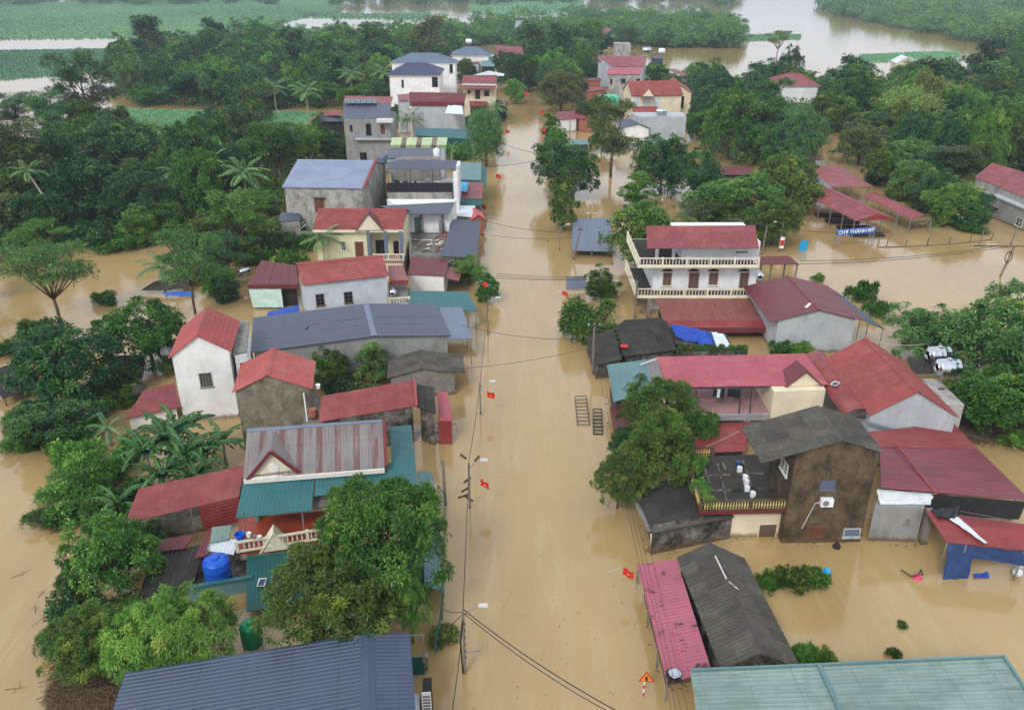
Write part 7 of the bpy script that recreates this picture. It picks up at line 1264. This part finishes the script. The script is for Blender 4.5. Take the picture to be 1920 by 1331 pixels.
def banana(label, u, vb, h, n=9, s=1.0, group=None):
    p = W(u, vb); o = thing('banana_plant', label, 'banana plant', p, group); q = MB().tube([(0, 0, -.8), (0, 0, h * .5), (.05, 0, h)], .16, 8, .09); link('stem', mesh_data('stem', q.v, q.f, q.uv, True), M['palebark'], o)
    for k in range(n):
        f = link('leaf', BL[k % 4], None, o, (0, 0, h)); f.rotation_euler = (0, -.75 + 1.1 * (k / n) ** 1.2, 2.4 * k + random.uniform(-.3, .3)); q_ = s * random.uniform(.85, 1.2); f.scale = (q_, q_ * 1.15, q_)
for i, (u, v, h, s_) in enumerate([(285, 902, 2.7, 1.25), (325, 885, 3.1, 1.4), (358, 905, 2.4, 1.25), (388, 892, 2.2, 1.2), (312, 930, 1.8, 1.15), (345, 866, 2.8, 1.25), (368, 928, 1.5, 1.1)]): banana(['leftmost', 'tallest', 'central', 'rightmost', 'lowest left', 'rearmost', 'lowest right'][i] + ' banana plant of the big clump above the red lean-to', u, v, h, 15, s_, 'banana clump above the red lean-to')
banana('banana plant right of the big clump beside the white wall', 425, 872, 2.2, 9, 1.0); banana('banana plant left of the red lean-to roof', 232, 985, 1.8, 8, 1.05); banana('banana plant behind the white shed', 1275, 150, 2.2, 8, 1.3); banana('banana plant by the small market roof', 1560, 300, 1.5, 8, 1.0)
# ------------------------------------------------------------------ woods beyond the houses
KEEP = []
for ob in list(bpy.data.objects):
    if ob.parent is None and ob.get('category') in ('house', 'shop', 'shed', 'hall', 'barn', 'hut', 'market hall', 'kiosk', 'workshop', 'stall', 'porch', 'carport', 'tower', 'canopy'):
        xs = []; ys = []
        for ch in ob.children:
            if ch.type == 'MESH' and len(ch.data.vertices):
                a = np.empty(len(ch.data.vertices) * 3, np.float32); ch.data.vertices.foreach_get('co', a); a = a.reshape(-1, 3); xs += [a[:, 0].min() + ob.location.x + ch.location.x, a[:, 0].max() + ob.location.x + ch.location.x]; ys += [a[:, 1].min() + ob.location.y + ch.location.y, a[:, 1].max() + ob.location.y + ch.location.y]
        if xs: KEEP.append((min(xs), max(xs), min(ys), max(ys)))
def inpoly(x, y, P):
    c = False; j = len(P) - 1
    for i in range(len(P)):
        if (P[i][1] > y) != (P[j][1] > y) and x < (P[j][0] - P[i][0]) * (y - P[i][1]) / (P[j][1] - P[i][1] + 1e-12) + P[i][0]: c = not c
        j = i
    return c
DRY = [[(232, 250), (640, 250), (600, 302), (400, 318), (240, 318)], [(275, 134), (430, 128), (430, 156), (280, 160)], [(1525, 245), (1625, 248), (1615, 302), (1525, 302)], [(1338, 185), (1382, 185), (1376, 240), (1340, 240)], [(235, 203), (370, 206), (610, 208), (560, 258), (350, 258), (245, 240)], [(1240, 88), (1390, 92), (1380, 140), (1245, 136)], [(935, 340), (935, 190), (985, 175), (1020, 175), (1040, 240), (1020, 340)], [(1345, 150), (1420, 150), (1420, 188), (1345, 188)], [(280, 470), (270, 395), (320, 395), (350, 420), (350, 470)], [(0, 60), (205, 60), (235, 96), (0, 150)]]
# narrow sight lines kept free so that the houses and villas stay visible
def free(x, y, r):
    for a, b_, c_, d_ in KEEP:
        if a - r < x < b_ + r and c_ - r < y < d_ + r: return False
        if a - r * .6 < x * (c_ + d_) / 2 / y < b_ + r * .6 and c_ - (14 if c_ < 150 else 34) < y < c_: return False      # in front of a house
    for tx, ty, tr in TREES:
        if (tx - x) ** 2 + (ty - y) ** 2 < (max(r, .72 * (tr + r))) ** 2: return False
    return True
REG = [('left', [(206, 150), (262, 112), (440, 100), (500, 88), (740, 82), (860, 64), (1005, 58), (1012, 160), (985, 165), (955, 150), (980, 95), (925, 80), (850, 98), (735, 122), (725, 185), (640, 190), (600, 205), (480, 208), (370, 205), (260, 196), (235, 165)]),
       ('leftmid', [(-260, 360), (-20, 345), (60, 310), (140, 280), (240, 262), (350, 272), (560, 272), (640, 288), (650, 300), (552, 305), (545, 398), (400, 445), (330, 395), (230, 452), (140, 430), (60, 440), (-20, 430), (-260, 450)]),
       ('centre', [(1012, 160), (1008, 70), (1060, 54), (1150, 44), (1370, 50), (1385, 94), (1240, 90), (1215, 84), (1110, 98), (1085, 170), (1110, 200), (1035, 205)]),
       ('right', [(1300, 250), (1310, 205), (1330, 172), (1390, 172), (1450, 164), (1600, 176), (1690, 190), (1800, 172), (1935, 132), (2250, 118), (2250, 350), (1980, 330), (1840, 330), (1815, 420), (1700, 375), (1650, 335), (1560, 300), (1530, 240), (1420, 315), (1330, 310)]),
       ('farright', [(1590, 32), (1660, 46), (1790, 70), (1900, 96), (1990, 90), (1990, 4), (1700, -4), (1570, 2), (1545, 14)])]
rngF = np.random.default_rng(99); cand = []
for rn, poly in REG:
    Pw = [W(u, max(-30, v)) for u, v in poly]; x0, x1 = min(p.x for p in Pw), max(p.x for p in Pw); y0, y1 = min(p.y for p in Pw), max(p.y for p in Pw); n_try = int((x1 - x0) * (y1 - y0) / 12)
    for k in range(min(n_try, 16000)):
        x, y = rngF.uniform(x0, x1), rngF.uniform(y0, y1); u, v = px(V((x, y, 0)))
        if not inpoly(u, v, poly) or any(inpoly(u, v, d_) for d_ in DRY): continue
        r = 4.1 if y < 200 else 5.0 if y < 330 else 6.0 if y < 480 else 9.0
        if free(x, y, r): cand.append((y, x, rn, r)); TREES.append((x, y, r))
cand.sort(); WOODL = {'left': 'tree in the wood behind the left houses', 'leftmid': 'tree in the wood by the left field', 'centre': 'tree in the far wood past the road', 'right': 'tree in the right-hand wood', 'farright': 'tree on the hazy far bank'}
LN = {'dark': 'dark green', 'mango': 'mid green', 'blue': 'grey-green', 'bright': 'bright green', 'olive': 'olive green'}
rest = []; n_ind = 0
for i, (y, x, rn, r) in enumerate(cand):
    far = y > 230; h = min(16, max(5.5, rngF.normal(9.2, 2.6))) * (1 if y < 330 else 1.1); m_ = rngF.choice(['dark', 'mango', 'blue', 'bright', 'olive'], p=[.28, .3, .28, .12, .02]); kind = rngF.choice(['far', 'farairy'], p=[.78, .22]) if far else rngF.choice(['round', 'lumpy', 'airy'], p=[.4, .42, .18]); rr = r * rngF.uniform(.8, 1.4)
    u_, v_ = px(V((x, y, 0)))
    if n_ind < 295 and -25 < u_ < 1945:
        n_ind += 1; ys_ = [c_[0] for c_ in cand if c_[2] == rn]; xs_ = sorted(c_[1] / c_[0] for c_ in cand if c_[2] == rn); fy = (y - ys_[0]) / (ys_[-1] - ys_[0] + 1e-6); fx = sum(1 for q_ in xs_ if q_ < x / y) / len(xs_)
        pos = ('front', 'middle', 'back')[min(2, int(fy * 3))] + (' left', ' centre left', ' centre right', ' right')[min(3, int(fx * 4))]
        nm_ = ('tall loose-crowned ' if 'airy' in kind else ('tall ' if h > 10.4 else 'low ' if h < 8.2 else '')) + LN[str(m_)]
        plant('wood_tree', nm_ + ' ' + WOODL[rn] + ', ' + pos, str(kind), str(m_), V((x, y, 0)), h * (1.15 if 'airy' in kind else 1), rr, int(rngF.integers(0, 2 if far else 3)), rn.replace('leftmid', 'left middle').replace('farright', 'far right') + ' wood trees')
    else: rest.append((x, y, h, rr, str(m_)))
print('wood candidates', len(cand), 'individual', min(295, len(cand)))
# the farthest trees as one mass, and the far skyline
for k in range(420):
    y = rngF.uniform(980, 1500); x = rngF.uniform(-760, 760) * y / 1150; u, v = px(V((x, y, 0)))
    if 1390 < u < 1560 and v > -40: continue
    rest.append((x, y, rngF.uniform(9, 16), rngF.uniform(7, 11), 'blue'))
PA = proto('far', 'blue', 0)[4]; PB = proto('far', 'blue', 1)[4]; acc = [[] for _ in range(6)]
for i, (x, y, h, rr, m_) in enumerate(rest):
    A = (PA, PB)[i % 2]; st = 1 if y < 250 else 2 if y < 700 else 6; a = rngF.uniform(0, 6.28); ca, sa = math.cos(a), math.sin(a); R_ = np.array([[ca, -sa, 0], [sa, ca, 0], [0, 0, 1]]); S_ = np.array([rr / 5.0, rr / 5.0, h / 11.0])
    P = (A[0][::st] @ R_.T) * S_ + np.array([x, y, 0]); acc[0].append(P); acc[1].append(A[1][::st] @ R_.T); acc[2].append(A[2][::st] @ R_.T); k_ = {1: 1.0, 2: 1.5, 6: 3.0}[st]; acc[3].append(A[3][::st] * k_); acc[4].append(A[4][::st] * k_); acc[5].append(A[5][::st] + rngF.normal(0, .08))
if rest: o = link('distant_wood', leafmesh('distant_wood', *[np.concatenate(a) for a in acc], L_['blue'], .1), None); tag(o, 'hazy distant trees along the horizon and river bank', 'wood', kind='stuff')
# undergrowth below the woods
acc = [[] for _ in range(6)]; n_u = 0
for rn, poly in REG[:4]:
    Pw = [W(u, max(-30, v)) for u, v in poly]; x0, x1 = min(p.x for p in Pw), max(p.x for p in Pw); y0, y1 = min(p.y for p in Pw), max(p.y for p in Pw); got = 0; lim = {'left': 2600, 'leftmid': 1900, 'centre': 900, 'right': 3000}[rn]
    for k in range(60000):
        if got >= lim: break
        x, y = rngF.uniform(x0, x1), rngF.uniform(y0, y1); u, v = px(V((x, y, 0)))
        if not inpoly(u, v, poly) or any(inpoly(u, v, d_) for d_ in DRY): continue
        if any(a - 1 < x < b_ + 1 and c_ - 1 < y < d_ + 1 for a, b_, c_, d_ in KEEP): continue
        n = 26; c_ = np.array([x, y, rngF.uniform(.1, 1.6)]); d = unit(rngF.normal(size=(n, 3)) + np.array([0, 0, .7])); s_ = 1.0 + y / 300; acc[0].append(c_ + d * s_ * .8); acc[1].append(d); acc[2].append(unit(rngF.normal(size=(n, 3)) + np.array([0, 0, 1.5]))); acc[3].append(rngF.uniform(.3, .6, n) * s_); acc[4].append(rngF.uniform(.14, .28, n) * s_); acc[5].append(rngF.uniform(.1, .6, n) + .15 * rngF.normal()); got += 1
o = link('undergrowth', leafmesh('undergrowth', *[np.concatenate(a) for a in acc], L_['mango'], .1), None); tag(o, 'dense low undergrowth beneath the trees', 'undergrowth', kind='stuff')
# ------------------------------------------------------------------ crop fields and reeds
def field(name, label, poly, cell, h, z0=.05, mat='crop'):
    Pw = [W(u, max(-25, v)) for u, v in poly]; x0, x1 = min(p.x for p in Pw), max(p.x for p in Pw); y0, y1 = min(p.y for p in Pw), max(p.y for p in Pw); pw = [(p.x, p.y) for p in Pw]; acc = []
    nx, ny = int((x1 - x0) / cell) + 1, int((y1 - y0) / cell) + 1; gx, gy = np.meshgrid(np.linspace(x0, x1, nx), np.linspace(y0, y1, ny)); pts = np.stack([gx.ravel(), gy.ravel()], 1); pts += rngF.uniform(-.5, .5, pts.shape) * cell * .7
    keep = np.zeros(len(pts), bool); xx, yy = pts[:, 0], pts[:, 1]; j = len(pw) - 1
    for i in range(len(pw)):
        (xi, yi), (xj, yj) = pw[i], pw[j]; cnd = (yi > yy) != (yj > yy); keep ^= cnd & (xx < (xj - xi) * (yy - yi) / (yj - yi + 1e-12) + xi); j = i
    pts = pts[keep]; n = len(pts); m = 7; C = np.repeat(np.c_[pts, np.full(n, z0)], m, 0); nn = n * m; d = unit(np.c_[rngF.normal(0, .6, (nn, 2)), np.full(nn, 1.0)]); T = np.repeat(.45 + .18 * np.sin(pts[:, 0] * .02) * np.sin(pts[:, 1] * .013) + rngF.normal(0, .1, n), m)
    o = link(name, leafmesh(name, C, d, unit(rngF.normal(size=(nn, 3)) + np.array([0, -.6, .6])), rngF.uniform(.45, 1.1, nn) * h, np.full(nn, cell * .3), T, L_[mat], .25), None); tag(o, label, 'field', kind='stuff')
    pl = [W(u, max(-25, v), z0 - .02) for u, v in poly]; g = link(name + '_ground', mesh_data(name, pl, [list(range(len(pl)))], [(p.x, p.y) for p in pl]), M['soilgreen']); g['kind'] = 'structure'; return o
M['soilgreen'] = m_plain('field_ground', (108, 146, 104), .9, .25)  # lightened green, some far haze is put into the ground colour
field('crop_field', 'broad green crop field at the upper left', [(-60, 8), (300, 2), (640, 1), (640, 16), (560, 36), (470, 60), (300, 72), (215, 72), (-60, 75)], 3.4, 1.6); field('near_crop_field', 'green crop field below the flooded strip at left', [(-40, 96), (150, 93), (280, 92), (272, 136), (160, 138), (100, 143), (-40, 154)], 1.5, 1.0); field('maize_field', 'small bluish-green maize plot behind the dark trees', [(238, 206), (370, 209), (600, 212), (560, 240), (480, 246), (360, 257), (250, 240)], .9, 1.1); field('far_field', 'pale green far field at the top centre', [(560, 22), (690, 27), (810, 24), (800, 38), (700, 36), (560, 34)], 4, 1.5); field('top_field', 'pale green far field behind the road trees', [(880, 6), (1090, 2), (1090, 22), (960, 32), (880, 24)], 5, 1.8)
field('river_reeds', 'strip of reeds on the near bank of the river', [(1610, 104), (1720, 99), (1800, 98), (1800, 108), (1650, 117), (1612, 116)], 1.6, 1.2, mat='crop'); field('island_reeds', 'low reed island in the river', [(1378, 68), (1440, 65), (1502, 66), (1502, 74), (1440, 76), (1385, 78)], 1.6, 1.2, mat='crop'); field('back_reeds', 'green reeds behind the right-hand trees', [(1340, 158), (1420, 152), (1420, 185), (1350, 186)], 1.6, 1.2, mat='crop')
# ------------------------------------------------------------------ haze
hz = MB().box((0, 1300, 0), (6800, 5400, 1)); v = [V((x, y, z)) for z in (-1.0, 41.0) for x, y in ((-3500, -28), (3500, -28), (3500, 4100), (-3500, 4100))]
hm = bpy.data.materials.new('haze'); hm.use_nodes = True; nt = hm.node_tree; nt.nodes.remove(nt.nodes['Principled BSDF']); pv = nt.nodes.new('ShaderNodeVolumePrincipled'); pv.inputs['Color'].default_value = (.70, .84, 1.0, 1); pv.inputs['Density'].default_value = HAZE; pv.inputs['Anisotropy'].default_value = .2; nt.links.new(pv.outputs['Volume'], nt.nodes['Material Output'].inputs['Volume'])
ho = link('haze', mesh_data('haze', v, [[3, 2, 1, 0], [4, 5, 6, 7], [0, 1, 5, 4], [1, 2, 6, 5], [2, 3, 7, 6], [3, 0, 4, 7]]), hm); ho['kind'] = 'stuff'
